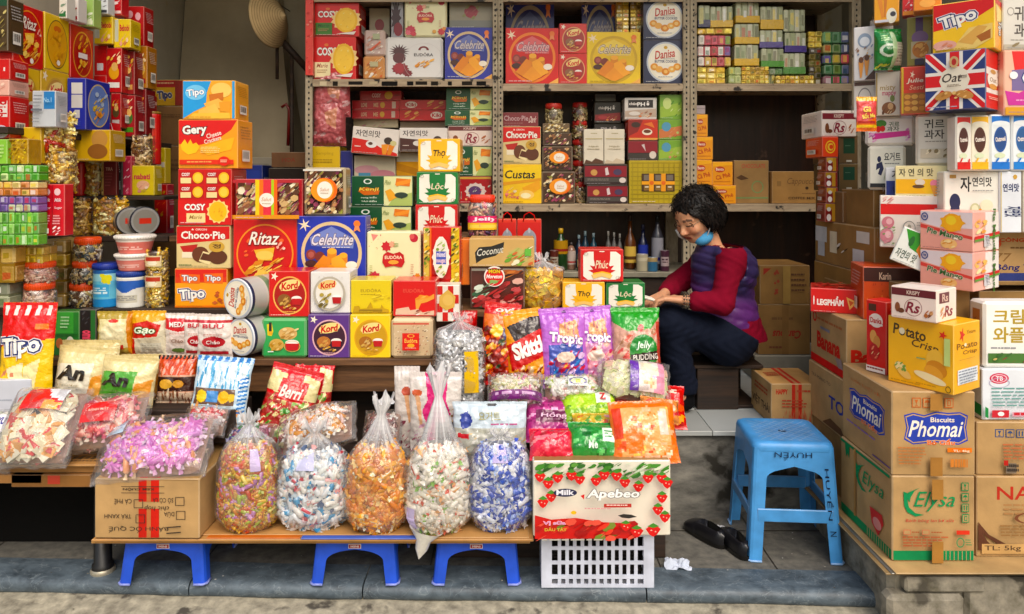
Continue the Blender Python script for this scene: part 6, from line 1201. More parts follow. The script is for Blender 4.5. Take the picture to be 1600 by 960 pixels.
# --- shelf unit goods
YU = 4.32; G1 = ZA + .001; G2 = ZA2 + .001; B0 = ZB + .001
bx(477,-10,489,117,4.27,.03,('d8453c',[S_(30,.1,.02,.9,.98,.2,.012,['e88a7a','c82a24'],3)]),'narrow red edge of a tall box on the left shelf post',z0=PZ(118,4.27))
d1 = bx(490,58,556,119,YU,.2,cosy('efe2b4'),'red biscuit box with cream corner label on the top left shelf',z0=G1)
bx(491,4,561,56,YU,.2,cosy('3f7a22'),'red biscuit box with green corner label on the top left shelf',z0=d1)
d2 = bx(567,88,601,119,YU,.12,('c88a4a',[S_(30,.05,.05,.95,.95,.09,.08,['e0a050','f0d8a8','c8602a','d8c0a0','e8e0d4'],3),R(.3,.2,.75,.45,'b8b08a')]),'small clear pack of orange sweets on the top left shelf',z0=G1,mt='tin',b=.01)
bx(569,47,602,87,YU,.12,('c0a8a0',[S_(34,.05,.05,.95,.95,.09,.06,['d8a890','e8dcd0','b8887a','c8c0c0'],5),R(.4,.1,.8,.35,'a8ac8a'),P([(.2,.8),(.8,.45),(.85,.5),(.3,.88)],'c85a3a')]),'small clear pack of pale pink sweets on the orange one',z0=d2,mt='tin',b=.01)
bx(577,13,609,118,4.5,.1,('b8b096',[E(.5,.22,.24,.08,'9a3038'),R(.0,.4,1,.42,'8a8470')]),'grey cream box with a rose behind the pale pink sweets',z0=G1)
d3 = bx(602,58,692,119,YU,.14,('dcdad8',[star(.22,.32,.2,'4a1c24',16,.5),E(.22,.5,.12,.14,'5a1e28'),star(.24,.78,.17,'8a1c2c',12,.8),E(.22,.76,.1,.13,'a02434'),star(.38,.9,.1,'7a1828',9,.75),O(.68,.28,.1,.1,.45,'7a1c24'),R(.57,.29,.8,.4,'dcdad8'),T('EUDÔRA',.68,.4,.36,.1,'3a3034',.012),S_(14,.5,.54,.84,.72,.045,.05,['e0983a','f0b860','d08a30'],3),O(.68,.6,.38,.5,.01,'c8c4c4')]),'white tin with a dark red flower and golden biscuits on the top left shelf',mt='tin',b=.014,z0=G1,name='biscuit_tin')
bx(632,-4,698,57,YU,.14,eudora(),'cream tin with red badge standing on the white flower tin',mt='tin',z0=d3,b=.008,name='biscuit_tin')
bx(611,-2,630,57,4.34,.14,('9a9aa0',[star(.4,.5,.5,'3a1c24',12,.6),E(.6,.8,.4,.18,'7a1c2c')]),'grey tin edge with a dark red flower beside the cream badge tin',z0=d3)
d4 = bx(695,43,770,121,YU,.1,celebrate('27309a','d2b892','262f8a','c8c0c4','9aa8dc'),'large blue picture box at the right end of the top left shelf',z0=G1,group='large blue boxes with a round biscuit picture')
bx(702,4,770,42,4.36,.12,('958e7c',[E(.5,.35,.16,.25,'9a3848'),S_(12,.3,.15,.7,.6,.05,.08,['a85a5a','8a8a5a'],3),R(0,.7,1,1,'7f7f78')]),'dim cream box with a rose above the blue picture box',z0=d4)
e1 = bx(790,44,873,129,YU,.1,celebrate('cf1c24','e8843a','c8161e','e0b0b0','e89aa0'),'large red picture box with orange ring on the top middle shelf',z0=G2)
e2 = bx(873,84,917,129,YU,.1,kinh('cb1c24','d8a070','a02020',('8a5a3a','c0a080')),'small red picture tin, lower of two on the top middle shelf',z0=G2,mt='tin',name='biscuit_tin',group='small red picture tins')
bx(874,37,917,83,YU,.1,kinh('cb1c24','d8a070','a02020',('8a5a3a','c0a080')),'small red picture tin, upper of two on the top middle shelf',z0=e2,mt='tin',name='biscuit_tin',group='small red picture tins')
bx(917,50,1001,129,YU,.1,celebrate('e6c51c','c8a41c','dcb81c','d8c8a8','f0e080'),'large yellow picture box on the top middle shelf',z0=G2)
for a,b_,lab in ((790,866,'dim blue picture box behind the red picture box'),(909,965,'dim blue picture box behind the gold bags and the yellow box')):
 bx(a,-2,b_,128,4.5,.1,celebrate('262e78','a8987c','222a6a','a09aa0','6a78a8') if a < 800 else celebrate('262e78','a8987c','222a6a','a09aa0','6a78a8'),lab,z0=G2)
for k,(a,b_) in enumerate(((963,983),(984,1003))):
 bundle(a,-4,b_,48,4.4,.08,9,2,['c8a030','e0c050','8a6a1c','d8d0a0'],('left','right')[k] + ' one of two gold foil bundles behind the yellow picture box',z0=PZ(52,4.4),mt='foil',seed=k)
sp_ = bx(963,54,1003,128,4.4,.08,('8a7430',[]),'dull gold box hidden behind the yellow picture box',z0=G2)
e3 = None
for k,(a,b_) in enumerate(((63,129),(-3,62))):
 e3 = bx(1005,a,1070,b_,YU,.12,('1d274c',[('P',[(x * .94 + .03 + (.02 if k else .04),y * .94 + .03) for x,y in q[1]],q[2]) if q[0] == 'P' else (('T',q[1],q[2] * .94 + .06,q[3] * .94 + .03) + q[4:]) for q in expand(danisa())]),'navy box with a round white biscuit lid print, ' + ('lower','upper')[k] + ' of two',z0=e3 or G2,group='navy boxes with a round white lid print')
SV = ['b9bd9a','a8b08a','c8c8b0','98a07a']; GO = ['d8b02a','e8c848','b8901c','f0d860']; PU = ['4a3a8a','5a4a9a','3a2e78']; GRN = ['4f8a3a','6aa84a','3a7430']; MX = ['c83048','e8e0d8','2f8a3a','d8b02a','6a3a9a','d84a6a','f0f0ea']
BN = [(1090,105,1134,130,3,3,GO,'gold bundle of three layers at the left end of the wafer shelf',0),(1090,89,1142,104,1,5,MX,'lowest striped row of coloured sweets on the gold bundle',1),(1090,72,1142,88,1,5,MX,'middle striped row of coloured sweets',2),(1090,55,1142,71,1,5,MX,'topmost striped row of red, white and green sweets',3),(1090,44,1145,54,1,4,GO,'thin gold bundle above the striped rows',4),
      (1148,70,1186,103,1,4,SV,'pale green wafer bundle with gold base, lowest of the tall column',5),(1148,37,1186,69,1,4,SV,'pale green wafer bundle with gold base, middle of the tall column',6),(1148,3,1186,36,1,4,SV,'pale green wafer bundle with gold base, top of the tall column',7),
      (1188,76,1224,105,1,4,SV,'pale wafer bundle with green base under a purple one',8),(1188,47,1224,75,1,4,SV,'pale wafer bundle with purple base, left one',9),(1188,10,1224,46,1,4,SV,'pale wafer bundle with wide gold base near the shelf top',10),
      (1225,83,1259,116,1,4,SV,'pale wafer bundle with green base right of its twin',11),(1225,51,1259,82,1,4,SV,'pale wafer bundle with purple base, right one',12),(1225,15,1259,50,1,4,SV,'pale silvery wafer bundle at the top right of the pale columns',13),
      (1111,10,1146,43,1,4,SV,'pale wafer bundle with gold base above the thin gold bundle',14),(1091,8,1110,43,1,2,SV,'narrow pale bundle with navy base by the shelf post',15)]
bandc = {5: 'd8b02a',6: 'd8b02a',7: 'd8b02a',8: '5a9a44',9: '4a3a8a',10: 'd8b02a',11: '4f8a3a',12: '4a3a8a',14: 'd8b02a',15: '2a2a5a'}
for (a,t_,b_,bt,r,c_,cl,lab,k) in BN:
 bundle(a,t_,b_,bt,4.33,.16,r,c_,cl,lab,z0=PZ(bt,4.33) if bt < 129 else G2,mt='foil' if cl is GO else 'candywrap',seed=k,band=(.0,.34 if k != 10 else .42,bandc[k]) if k in bandc else None,group='bundles of wrapped wafers')
bundle(1138,105,1158,129,4.31,.1,2,2,['a8b86a','c8d090'],'small pale green bundle on the shelf edge',z0=G2,seed=20)
bundle(1159,104,1202,129,4.31,.12,4,6,GO,'flat gold bundle of many small sweets under the tall column',z0=G2,mt='foil',seed=21)
bundle(1202,106,1258,117,4.34,.12,1,5,['5a8a4a','8a9a7a'],'low dull green bundle above the long flat gold one',z0=PZ(117,4.34),seed=27)
bundle(1213,118,1272,130,4.31,.12,2,8,GO,'long flat gold bundle at the shelf edge',z0=G2,mt='foil',seed=22)
bundle(1188,107,1212,129,4.36,.1,1,3,SV,'pale bundle behind the flat gold ones',z0=G2,seed=28)
bundle(1263,75,1283,129,4.36,.12,6,2,['8a7a2a','c8a83a','4a3a1a'],'dark gold column of sweets left of the coloured grid',z0=G2,mt='foil',seed=23)
bundle(1263,49,1285,74,4.36,.12,3,2,GO,'gold bundle on the dark gold column',z0=PZ(75,4.36),mt='foil',seed=24)
JW = ['2f7a44','5a4a9a','b8a02a','3a4a7a','8a3a5a','4a9a4a','c83a5a','6a8a3a']
for k,(t_,bt) in enumerate(((118,130),(101,117),(85,100),(69,84),(49,68))):
 bundle(1287,t_,1328,bt,4.33,.14,1,3,JW,('lowest','second','third','fourth','topmost')[k] + ' row of jewel coloured sweets at the right end of the wafer shelf',z0=G2 if k == 0 else PZ(bt,4.33),seed=30 + k,group='rows of jewel coloured sweets')
# --- middle shelf goods
for k,(t_,b_,o_) in enumerate(((182,226,541),(137,180,548))):
 pouch(489,t_,o_,b_,4.36,('a8565a',[R(.1,.12,.9,.86,'b86468'),P([(.4,.4),(.8,.3),(.75,.7),(.45,.6)],'c88a70'),S_(10,.05,.6,.95,.95,.1,.04,['c8a0a0','b88a8a','a04a4c'],k)]),'dusty red carton wrapped in dull film, ' + ('lower','upper')[k] + ' of two on the middle left shelf',puff=.05,name='wrapped_pack',cat='pack',z0=B0 + (.355 if k else .19),wr=.008,jag=False,seam=.02,seed=k + 3)
bx(484,229,531,318,4.36,.2,plain('d2b02a',T('Sampling',.5,.12,.6,.07,'b0901a',0),Ln(.1,.22,.8,.3,2,'b0901a',3)),'dull yellow box at the left end of the middle shelf',z0=B0)
o = bpy.data.objects['wrapped_pack']; o.location.z = TOP['biscuit_box.%03d' % (len([q for q in bpy.data.objects if q.name.startswith('biscuit_box')]) - 1)] + .002
bpy.data.objects['wrapped_pack.001'].location.z = o.location.z + PZ(182,4.36) - PZ(226,4.36) + .004
bx(532,236,551,318,4.36,.2,plain('232a72',R(.2,.75,.8,.85,'4a5296')),'narrow dark blue box beside the dull yellow one',z0=B0)
ia = bx(553,243,618,318,4.37,.2,('bdb49c',[E(.3,.3,.3,.1,'b88a90'),E(.7,.4,.3,.1,'b87a84'),P([(0,.42),(.5,.5),(1,.44),(1,.5),(0,.54)],'c8a070'),R(.1,.36,.4,.46,'4a86a0')]),'faded flower printed box under the red and white cone box',z0=B0)
ib = bx(619,238,700,318,4.37,.2,('c8902c',[R(0,0,1,.18,'bdb6a4'),P([(0,.2),(1,.5),(1,.6),(0,.35)],'b07a20')]),'yellow brown carton behind the lotus boxes',z0=B0,mt='kraft')
bx(548,200,621,239,4.3,.16,('e0d8d0',[P([(0,.42),(.4,.5),(.62,.72),(1,.9),(1,1),(0,1)],'cc2a22'),T('자연의맛',.33,.22,.54,.26,'3a3030',.012),E(.42,.62,.12,.14,'e4e0dc'),E(.4,.6,.05,.06,'5a3a2c'),P([(.64,.6),(.8,.56),(.76,.98),(.68,.98)],'e0923a'),P([(.8,.58),(.94,.6),(.86,.98),(.78,.98)],'d8842e'),E(.78,.44,.09,.14,'3a2a24'),E(.9,.52,.07,.1,'c8c08a'),Ln(.06,.72,.2,.8,1,'f0d8d0',3)]),'white and red box with ice cream cones lying tilted on the middle left shelf',z0=ia,roll=5)
bx(624,200,699,237,4.3,.16,('ddd6d0',[P([(0,.42),(.4,.5),(.6,.78),(.9,1),(0,1)],'4a2420'),T('자연의맛',.33,.22,.54,.26,'3a3030',.012),E(.38,.66,.1,.12,'d8d0c8'),E(.8,.5,.09,.16,'4a342c'),P([(.7,.64),(.9,.62),(.84,.98),(.74,.98)],'c88a44'),Ln(.06,.74,.2,.8,1,'d8c8c0',3)]),'white and dark brown box with an ice cream cone behind the yellow lotus box',z0=ib)
redp = ('b5242a',[T('LOVE',.25,.5,.12,.5,'d8c0a0',.02),T('ME',.5,.5,.1,.5,'d8b08a',.02),E(.64,.5,.05,.36,'c89a3a'),R(.84,.1,.92,.9,'c8b0a0')])
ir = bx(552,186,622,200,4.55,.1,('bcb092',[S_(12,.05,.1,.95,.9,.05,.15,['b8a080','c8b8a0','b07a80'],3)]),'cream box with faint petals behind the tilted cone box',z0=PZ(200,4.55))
i1 = bx(550,172,624,186,4.5,.1,redp,'flat red box with cream lettering, lower of a pair',z0=PZ(186,4.5),group='flat red boxes with cream lettering')
i2 = bx(550,157,625,171,4.5,.1,redp,'flat red box with cream lettering, upper of a pair',z0=i1,group='flat red boxes with cream lettering')
bx(562,142,627,156,4.5,.1,('a81c26',[T('COSY',.4,.5,.22,.5,'d8c8c0',.02),E(.7,.5,.1,.45,'c8a03a'),R(.84,.4,1,.6,'8a141c')]),'flat dark red box on top of the red pair',z0=i2)
ig = bx(625,190,697,236,4.55,.1,plain('8a7860'),'dull brown box supporting the flat red biscuit boxes',z0=B0 + .3)
rp2 = lambda s: ('bb2026',[E(.25 if s else .8,.5,.13,.36,'e0d0c4'),T('Kiki',.25 if s else .8,.5,.2,.4,'b01c22',.03),S_(7,.55 if s else .08,.2,.95 if s else .4,.9,.07,.2,['c8843a','d8a05a'],3)])
i3 = bx(624,172,697,190,4.5,.12,rp2(0),'flat red biscuit box with a cream badge at its right end',z0=ig)
bx(624,156,697,171,4.5,.12,rp2(1),'flat red biscuit box with a cream badge at its left end',z0=i3)
j0 = bx(716,276,768,319,4.36,.2,('a81c24',[R(0,0,1,.08,'c8a04a'),star(.52,.55,.34,'d8c8c0',12,.85),E(.5,.55,.2,.2,'5a3a6a'),S_(14,.1,.3,.95,.9,.04,.05,['e0a070','c8d0c0','d85a5a'],3)]),'red box with a pale burst print beside the sweets jar',z0=B0)
j1 = bx(705,229,769,275,4.36,.2,greenb(),'dark green and cream cracker box behind the yellow lotus box',z0=j0,group='dark green and cream cracker boxes')
j2 = bx(700,197,769,228,4.36,.2,('e0cfc4',[R(0,0,1,.22,'6a2a2a'),T('KRISPY',.5,.11,.3,.12,'d0b8ac',.02),T('Rs',.54,.62,.24,.5,'8a2038',.02,sh=.25),O(.54,.62,.17,.32,.07,'9a5a5a'),E(.16,.64,.06,.18,'8a5030'),S_(5,.76,.55,.95,.85,.05,.08,['b56a38','a8602e'],3)]),'white biscuit box with dark red band among the green cracker boxes',z0=j1,group='white biscuit boxes with a dark red band')
j3 = bx(695,172,769,196,4.36,.2,greenb(),'dark green cracker box resting on the white dark red banded one',z0=j2,group='dark green and cream cracker boxes')
bx(697,138,769,166,4.38,.2,greenb(),'dark green cracker box nearest the shelf above',z0=j3,group='dark green and cream cracker boxes')
c1_ = bx(785,257,846,318,YU,.16,('ecc22c',[P([(0,.1),(1,0),(1,.38),(0,.44)],'f0cc3a'),T('Custas',.45,.25,.8,.22,'2a2416',.02,sh=.15),P([(0,.46),(.5,.4),(1,.34),(1,.42),(0,.54)],'e0a01c'),P([(.5,.6),(.95,.4),(1,.6),(.66,.84)],'e8a83a'),E(.62,.78,.2,.12,'f0c870'),E(.6,.8,.13,.07,'f6e8b8'),S_(8,.05,.56,.4,.78,.06,.04,['e88a7a','e8d8b0','d87a5a'],3),T('Trứng',.24,.84,.36,.1,'c8506a',.02)]),'yellow custard cake box under the chocolate pie boxes on the middle shelf',z0=B0)
c2_ = bx(785,198,845,256,YU,.16,choco(),'red and cream chocolate pie box on the middle shelf',z0=c1_,group='red and cream chocolate pie boxes')
bx(785,176,841,197,YU + .02,.16,('7a2c34',[T('Choco·Pie',.38,.4,.7,.4,'b8989a',.02),T('Dark',.86,.5,.2,.5,'d0b8b0',.02,sh=.3),Ln(.04,.75,.6,.85,1,'a06a6a',3)]),'dark red chocolate pie box lying on the red and cream one',z0=c2_)
nk = lambda s: ('5a4434',nuts(110,.02,.02,.98,.98,.055,s) + SAL)
n1 = bx(846,268,899,318,YU,.14,nk(3),'clear pack of mixed nuts with orange sticker, lower of two on the middle shelf',z0=B0,mt='tin',b=.008,group='clear nut packs with an orange sticker')
n2 = bx(847,228,895,267,YU,.14,nk(5),'clear pack of mixed nuts with orange sticker, upper of two on the middle shelf',z0=n1,mt='tin',b=.008,group='clear nut packs with an orange sticker')
n3 = bx(848,208,893,227,YU,.14,('4a3428',nuts(60,.02,.02,.98,.98,.12,8,2.2)),'flat dark pack of nuts on the orange stickered packs',z0=n2,mt='tin')
n4 = bx(848,193,890,207,YU,.14,('6a543c',S_(30,.02,.05,.98,.95,.06,.16,['d8c08a','a88a4a','e8dcb8'],4) and [S_(30,.02,.05,.98,.95,.06,.16,['d8c08a','a88a4a','e8dcb8'],4)]),'flat pale pack of nuts near the small red lidded jar',z0=n3,mt='tin')
jar(866,15,161,192,4.34,['8a7a4a','a89a6a','c8b88a'],'b8382c','small jar with red lid standing on the packs of nuts',z0=n4,n=40,size=.035,lidf=.25)
pj = None
for k,(t_,b_) in enumerate(((284,318),(251,283),(218,250),(188,217),(160,187))):
 pj = jar(907,13,t_,b_,4.42,['7a6a3a','b0a070','6a3a2a','c8a880'],'b8302a',('lowest','second','third','fourth','topmost')[k] + ' jar in the dim column of red lidded jars',z0=pj or B0,n=36,size=.035,lidf=.25,seed=k,group='column of red lidded jars')
cf = ('2e1418',[R(0,.06,1,.62,'8a1428'),E(.22,.4,.08,.16,'c89a5a'),P([(.48,.2),(.54,.12),(.58,.5),(.5,.55)],'d8c8c8'),E(.78,.38,.1,.16,'4a3a5a'),R(0,.66,1,.9,'4a4440'),E(.9,.8,.08,.14,'d8ccc4'),Ln(.06,.72,.6,.84,2,'8a8078',3)])
f1 = bx(917,289,981,318,YU,.16,cf,'dark red coffee box, lower of two on the middle shelf',z0=B0,group='dark red coffee boxes')
f2 = bx(913,257,980,288,YU,.16,cf,'dark red coffee box, upper of two on the middle shelf',z0=f1,group='dark red coffee boxes')
wc = lambda s: ('dcd4c2',[Ln(.35,.1,.7,.14,1,'a89a6a',3),R(.06,.26,.96,.28,'b8a870'),T('Hạnh',.5,.5,.5,.06,'8a7a4a',0),Ln(.15,.56,.85,.6,1,'a89a7a',4),P([(.0,1),(.1,.88),(.4,.94),(.6,.84),(1,.92),(1,1)],'5a3a28' if s else 'c8b8a0')])
bx(912,202,943,256,YU + .01,.1,wc(1),'cream carton pack with a brown splash at its foot, left of its twin',z0=f2)
bx(944,202,976,256,YU + .01,.1,wc(0),'cream carton pack with a pale cup print, right of its twin',z0=f2)
pho = lambda w_: ('201a1c' if not w_ else 'd2ccc6',[R(.1,.08,.9,.46,'201a1c'),T('cháo',.26,.26,.26,.14,'e8e0dc',.02),T('PHỞ',.6,.26,.42,.26,'e8e4e0',.03),P([(0,.62),(.4,.56),(1,.5),(1,.9),(0,.9)],'8a1c22' if not w_ else 'b8a494'),S_(10,.4,.55,.95,.9,.06,.06,['c87a4a','8a4a2a','e0c8a8'],3),E(.3,.74,.18,.1,'d8d0c8' if w_ else 'a8343a')])
p0 = bx(929,193,975,318,4.46,.1,('1e181a',[T('PHỞ',.5,.06,.6,.06,'a8a0a0',.03)]),'black noodle soup carton behind the cream twin packs',z0=B0)
bx(929,160,970,192,4.44,.12,pho(0),'black noodle soup box with white lettering',z0=p0)
bx(930,147,962,159,4.48,.1,plain('4a4848',R(0,0,1,.2,'5a5858')),'grey box behind the black noodle soup box',z0=PZ(159,4.48))
yw = bx(983,251,1066,318,YU,.16,('b8a21a',[R(.02,.04 + k * .105,.98,.06 + k * .105,'a08c12') for k in range(9)] + [R(.05 + k * .1,.02,.065 + k * .1,.98,'a8941a') for k in range(10)] + [R(.23,.3,.86,.72,'4a3014')] + [R(.27 + k * .22,.33,.39 + k * .22,.46,'7a7064') for k in range(3)] + [R(.27 + k * .22,.58,.39 + k * .22,.7,'8a6a34') for k in range(3)] + [R(.23,.48,.86,.56,'f0a81c'),R(.37,.3,.46,.72,'f0a81c'),R(.6,.3,.69,.72,'eaa01c'),E(.42,.52,.04,.05,'e0701a'),E(.645,.52,.04,.05,'e0701a')] + [R(.29 + k * .22,.6,.36 + k * .22,.63,'e8dcc0') for k in range(3)]),'yellow lattice gift box with a small window of jars',z0=B0)
z1_ = bx(981,220,1028,250,YU + .01,.14,('3a1418',[R(0,0,1,.62,'8a1428'),P([(.45,.2),(.55,.15),(.6,.55)],'d0c0c0'),R(0,.66,1,1,'3a3430'),E(.84,.74,.12,.2,'d8ccc0')]),'dark red coffee box on the yellow lattice box',z0=yw)
z2_ = bx(982,187,1028,219,YU + .01,.14,('c23420',[P([(0,0),(.5,0),(.3,.6),(0,.8)],'8a1c1a'),E(.24,.24,.16,.14,'3a2018'),E(.64,.6,.18,.16,'e8dcc8'),E(.64,.57,.13,.09,'6a3a20'),P([(.5,.2),(.8,.1),(.9,.4)],'e07a3a'),R(0,.9,1,1,'e0a050')]),'bright red coffee box with a white cup',z0=z1_)
bx(976,153,1026,186,YU + .02,.14,pho(1),'white noodle soup box with black lettering panel',z0=z2_)
gl = lambda s: ('7aa63c',[P([(0,.5),(1,.3),(1,.8),(0,.95)],'c87a4a' if s == 1 else '9ab84a'),E(.32,.35,.2,.24,'5a9ab8' if s else 'c8d88a'),S_(8,.4,.3,.95,.9,.07,.08,['c88a6a','b8c87a','a84a3a'] if s else ['d0e09a','5a8a2a'],3)])
v1 = bx(1029,219,1066,250,YU + .01,.14,gl(2),'light green tea box with a red fruit, on the yellow lattice box',z0=yw)
v2 = bx(1029,187,1066,218,YU + .01,.14,gl(1),'orange and green tea box in the middle of three',z0=v1)
bx(1031,148,1066,186,YU + .02,.14,gl(0),'lime green tea box with a halved lime, top of three',z0=v2)
og_ = lambda: ('e39a1e',[P([(0,0),(1,0),(1,.12),(0,.2)],'f0b030'),E(.36,.32,.26,.13,'b8482a'),T('Bento',.36,.31,.4,.13,'f2dcc8',.02),T('Cà Phê',.52,.62,.76,.2,'b84a24',.02,rot=-14),R(.05,.84,.9,.88,'c87a14')])
GO_ = 'orange boxes stacked at the end of the right shelf'
w1 = bx(1085,290,1113,322,YU,.14,og_(),'orange box at the bottom left of the orange stack',z0=B0,group=GO_)
w2 = bx(1114,290,1150,323,YU - .01,.14,og_(),'orange box at the bottom right of the orange stack',z0=B0,group=GO_)
w3 = bx(1085,250,1113,289,YU,.14,og_(),'orange box second up in the left orange column',z0=w1,group=GO_)
bx(1113,253,1145,289,YU,.14,og_(),'orange box on the bottom right orange one',z0=w2,group=GO_)
w4 = bx(1086,214,1114,249,YU,.14,og_(),'orange box third up in the left orange column',z0=w3,group=GO_)
w5 = bx(1087,179,1106,213,YU,.14,og_(),'narrow orange box at the top of the orange column',z0=w4,group=GO_)
bx(1087,165,1102,178,YU,.1,plain('a89a9c',R(0,.3,1,.4,'8a7c80')),'small grey box on the top orange box',z0=w5)
bx(1147,251,1201,322,YU + .05,.2,(KD,[T('CHOCOLATE',.56,.12,.7,.1,'b05040',.01),P([(.05,.4),(.2,.33),(.42,.42),(.2,.46)],'5a4028'),O(.68,.62,.18,.15,.2,'7a8a5a'),R(0,.86,1,.9,'7a8a5a')]),'brown carton with a green stripe and stamp on the right shelf','carton','carton',z0=B0,mt='kraft')
bx(1206,268,1292,322,YU + .02,.2,('a37d4c',[T('Cappuccino',.58,.32,.62,.26,'7a5a38',0,sh=.3),E(.64,.52,.03,.05,'4a3420'),Ln(.55,.68,.8,.72,1,'7a5a38',3),T('COFFEE MIX',.54,.84,.5,.08,'5a4028',.01),R(.08,.3,.16,.45,'8a6a40')]),'brown carton with brown script lettering on the right shelf','carton','carton',z0=B0,mt='kraft')
def bottle(px,hw,pyt,pyb,Y,col,label,neck=.35,cap='222222',lab=None,sq=0,mt='tin'):
 r = hw / F * Y; z0 = ZC + .001; h = PZ(pyt,Y) - z0; root = empty('bottle',(PX(px,Y),Y + r,z0)); tag(root,label,'bottle')
 m = M(); m.lathe([(r * .9,0),(r,h * .03),(r,h * (.9 - neck)),(r * .8,h * (.98 - neck)),(r * .34,h * (1.1 - neck)),(r * .3,h * .9)],col,24,sq=sq); gl_ = m.make('glass',mt,root)
 m = M(); m.lathe([(r * .36,h * .88),(r * .36,h),(r * .3,h * 1.005)],cap,16); m.make('cap','plastic',root)
 if lab:
  m = M(); m.lathe([(r * 1.02,h * lab[0]),(r * 1.02,h * lab[1])],lab[2],24,sq=sq,cap=False); m.lathe([(r * 1.03,h * (lab[0] + .06)),(r * 1.03,h * (lab[0] + .12))],lab[3],24,sq=sq,cap=False); m.make('label','paper',gl_)
bottle(877,11,358,424,4.34,'1c3c1c','green bottle with yellow and red label under the middle shelf',.3,'c8a02a',(.4,.72,'a8801c','8a2822'))
bottle(986,9,336,415,4.4,'5a300c','amber bottle with a yellow label',.42,'3a2a20',(.12,.42,'d0b05a','5a3a1a'))
bottle(1006,8,352,416,4.42,'10183c','dark blue bottle next to the amber one',.35,'20203a',(.2,.55,'2a3a9a','a8b0d0'))
bottle(1029,9,338,418,4.36,'34343c','clear grey bottle with a tall black cap beside the shopkeeper',.3,'101012',(.12,.6,'8a8a92','2a2a7a'))
for k,(px,c_) in enumerate(((915,'123c50'),(928,'124a5c'),(905,'1c3048'))): bottle(px,6,362 + k * 3,424,4.46,c_,('small teal bottle left of its brighter twin','small bright teal bottle in the row of bottles','small dim blue bottle near the green one')[k],.3,'a8c0c8')
for k,px in enumerate((951,960,969)): bottle(px,4.5,362 + k * 2,424,4.46,'6c6a66',('left','middle','right')[k] + ' one of three slim pale bottles left of the amber one',.3,'c8c4bc')
bottle(893,7,380,424,4.38,'8a6a5a','small jar shaped bottle with red and white label',.2,'3a3030',(.2,.7,'b8a8a0','a83a3a'))
can(1005,9,398,424,4.31,plain('b0a890',R(0,.2,1,.4,'c8c0a8')),'short cream pot on the counter edge',z0=ZC + .001); can(1021,8,403,425,4.3,plain('3a6a8a',R(0,0,1,.3,'a8946a')),'short blue pot with a tan rim on the counter edge',z0=ZC + .001)
for k,(px,hw_,t_,c_,c2) in enumerate(((866,7,392,'5a2a22','a8a090'),(908,6,398,'3a4a3a','c0b080'),(922,6,396,'6a3028','b8b0a0'),(936,7,400,'2a3a5a','9aa0b0'),(952,7,398,'5a4a2a','c8b070'),(969,7,401,'6a6058','a84a3a'),(1040,7,392,'4a2a3a','b0a0a0'))):
 can(px,hw_,t_,425,4.31 + .01 * (k % 2),plain(c_,R(.1,.3,.9,.75,c2),Ln(.2,.4,.8,.65,2,c_,k)),('dim red can at the left end of the counter','dark green can beside the dim blue bottle','dark red can before the teal bottles','dark blue can right of the dark red one','olive can before the slim pale bottles','grey can with a red label on the counter','dim plum can behind the shopkeeper')[k],z0=ZC + .001)
# --- left wall and its stacks
XL = -2.02
LT = PZ(200,3.0)
sh = empty('wall_shelf',(-2.1,3.4,LT)); tag(sh,'narrow wooden wall shelf under the big picture boxes at the left','shelf')
m = M(); m.box(-.14,.12,-.5,.95,-.03,-.002,'4a3422',.003); m.make('board','darkwood',sh)
m = M()
for y in (-.3,.3,.85): m.box(-.13,.08,y,y + .02,-.16,-.031,'3a2a1c')
m.make('bracket','darkwood',sh)
g1_ = wbx(17,62,100,197,XL,.09,kinh('ddb81e','c8a030','c8941e',('8a6a2a','b08a3a')),'yellow picture box on the wall shelf, left of its yellow twin',z0=LT,group='large picture boxes along the left wall',F_=plain('d8b01c'))
g2_ = wbx(64,108,106,200,XL,.09,kinh('d8b01c','c8a030','b88a1c',('8a6a2a','a8863a')),'yellow picture box on the wall shelf, right of its yellow twin',z0=LT,group='large picture boxes along the left wall')
wbx(20,68,1,98,XL,.09,ritaz('cc1c1c','Ritaz',5),'big red picture box high on the left wall stack',z0=g1_,group='large picture boxes along the left wall',F_=plain('c01a1a'))
wbx(70,108,18,104,XL,.09,('e0bc20',[E(.5,.52,.44,.45,'6a5a2a',36),E(.5,.52,.42,.43,'d8a01c',36),E(.5,.24,.16,.06,'c86a2a'),S_(20,.2,.3,.8,.8,.08,.06,['e0a828','d89a20','c88a1a'],4),E(.5,.86,.07,.05,'f0ece0')]),'big golden yellow picture box next to the big red one',z0=g2_,group='large picture boxes along the left wall')
wr_ = wbx(109,146,121,202,XL,.09,plain('b01c1e',R(.1,.1,.9,.9,'9a1618')),'plain red box behind the blue picture box',z0=LT)
wbx(110,146,36,118,XL,.09,('c41c1e',[E(.52,.52,.43,.44,'e0a040',36),E(.52,.52,.4,.41,'b01818',36),S_(14,.3,.2,.75,.45,.07,.06,['e8b030','d89a2a'],3),R(.3,.5,.7,.6,'e8e0dc'),S_(8,.3,.64,.74,.86,.07,.06,['d88a2a','e8b84a'],4)]),'red picture box with golden ring at the end of the picture boxes',z0=wr_,group='large picture boxes along the left wall')
bl = wbx(134,172,122,203,-1.93,.085,('2030a0',[E(.52,.5,.45,.44,'c8b488',36),E(.52,.5,.42,.41,'6a86c8',36),S_(16,.24,.25,.8,.6,.08,.06,['d8b43a','b8c8e0','e0c85a'],3),S_(8,.3,.62,.76,.84,.07,.06,['c87a2a','e0a04a'],4)]),'blue picture box with its white labelled side to the street',z0=PZ(203,3.35),F_=('1c2a96',[R(.22,.08,.85,.3,'c8c8c8'),R(.22,.32,.85,.58,'c0c0c2'),R(.4,.62,.7,.78,'b8b8bc'),Ln(.2,.84,.8,.95,3,'3a4ab0',3)]))
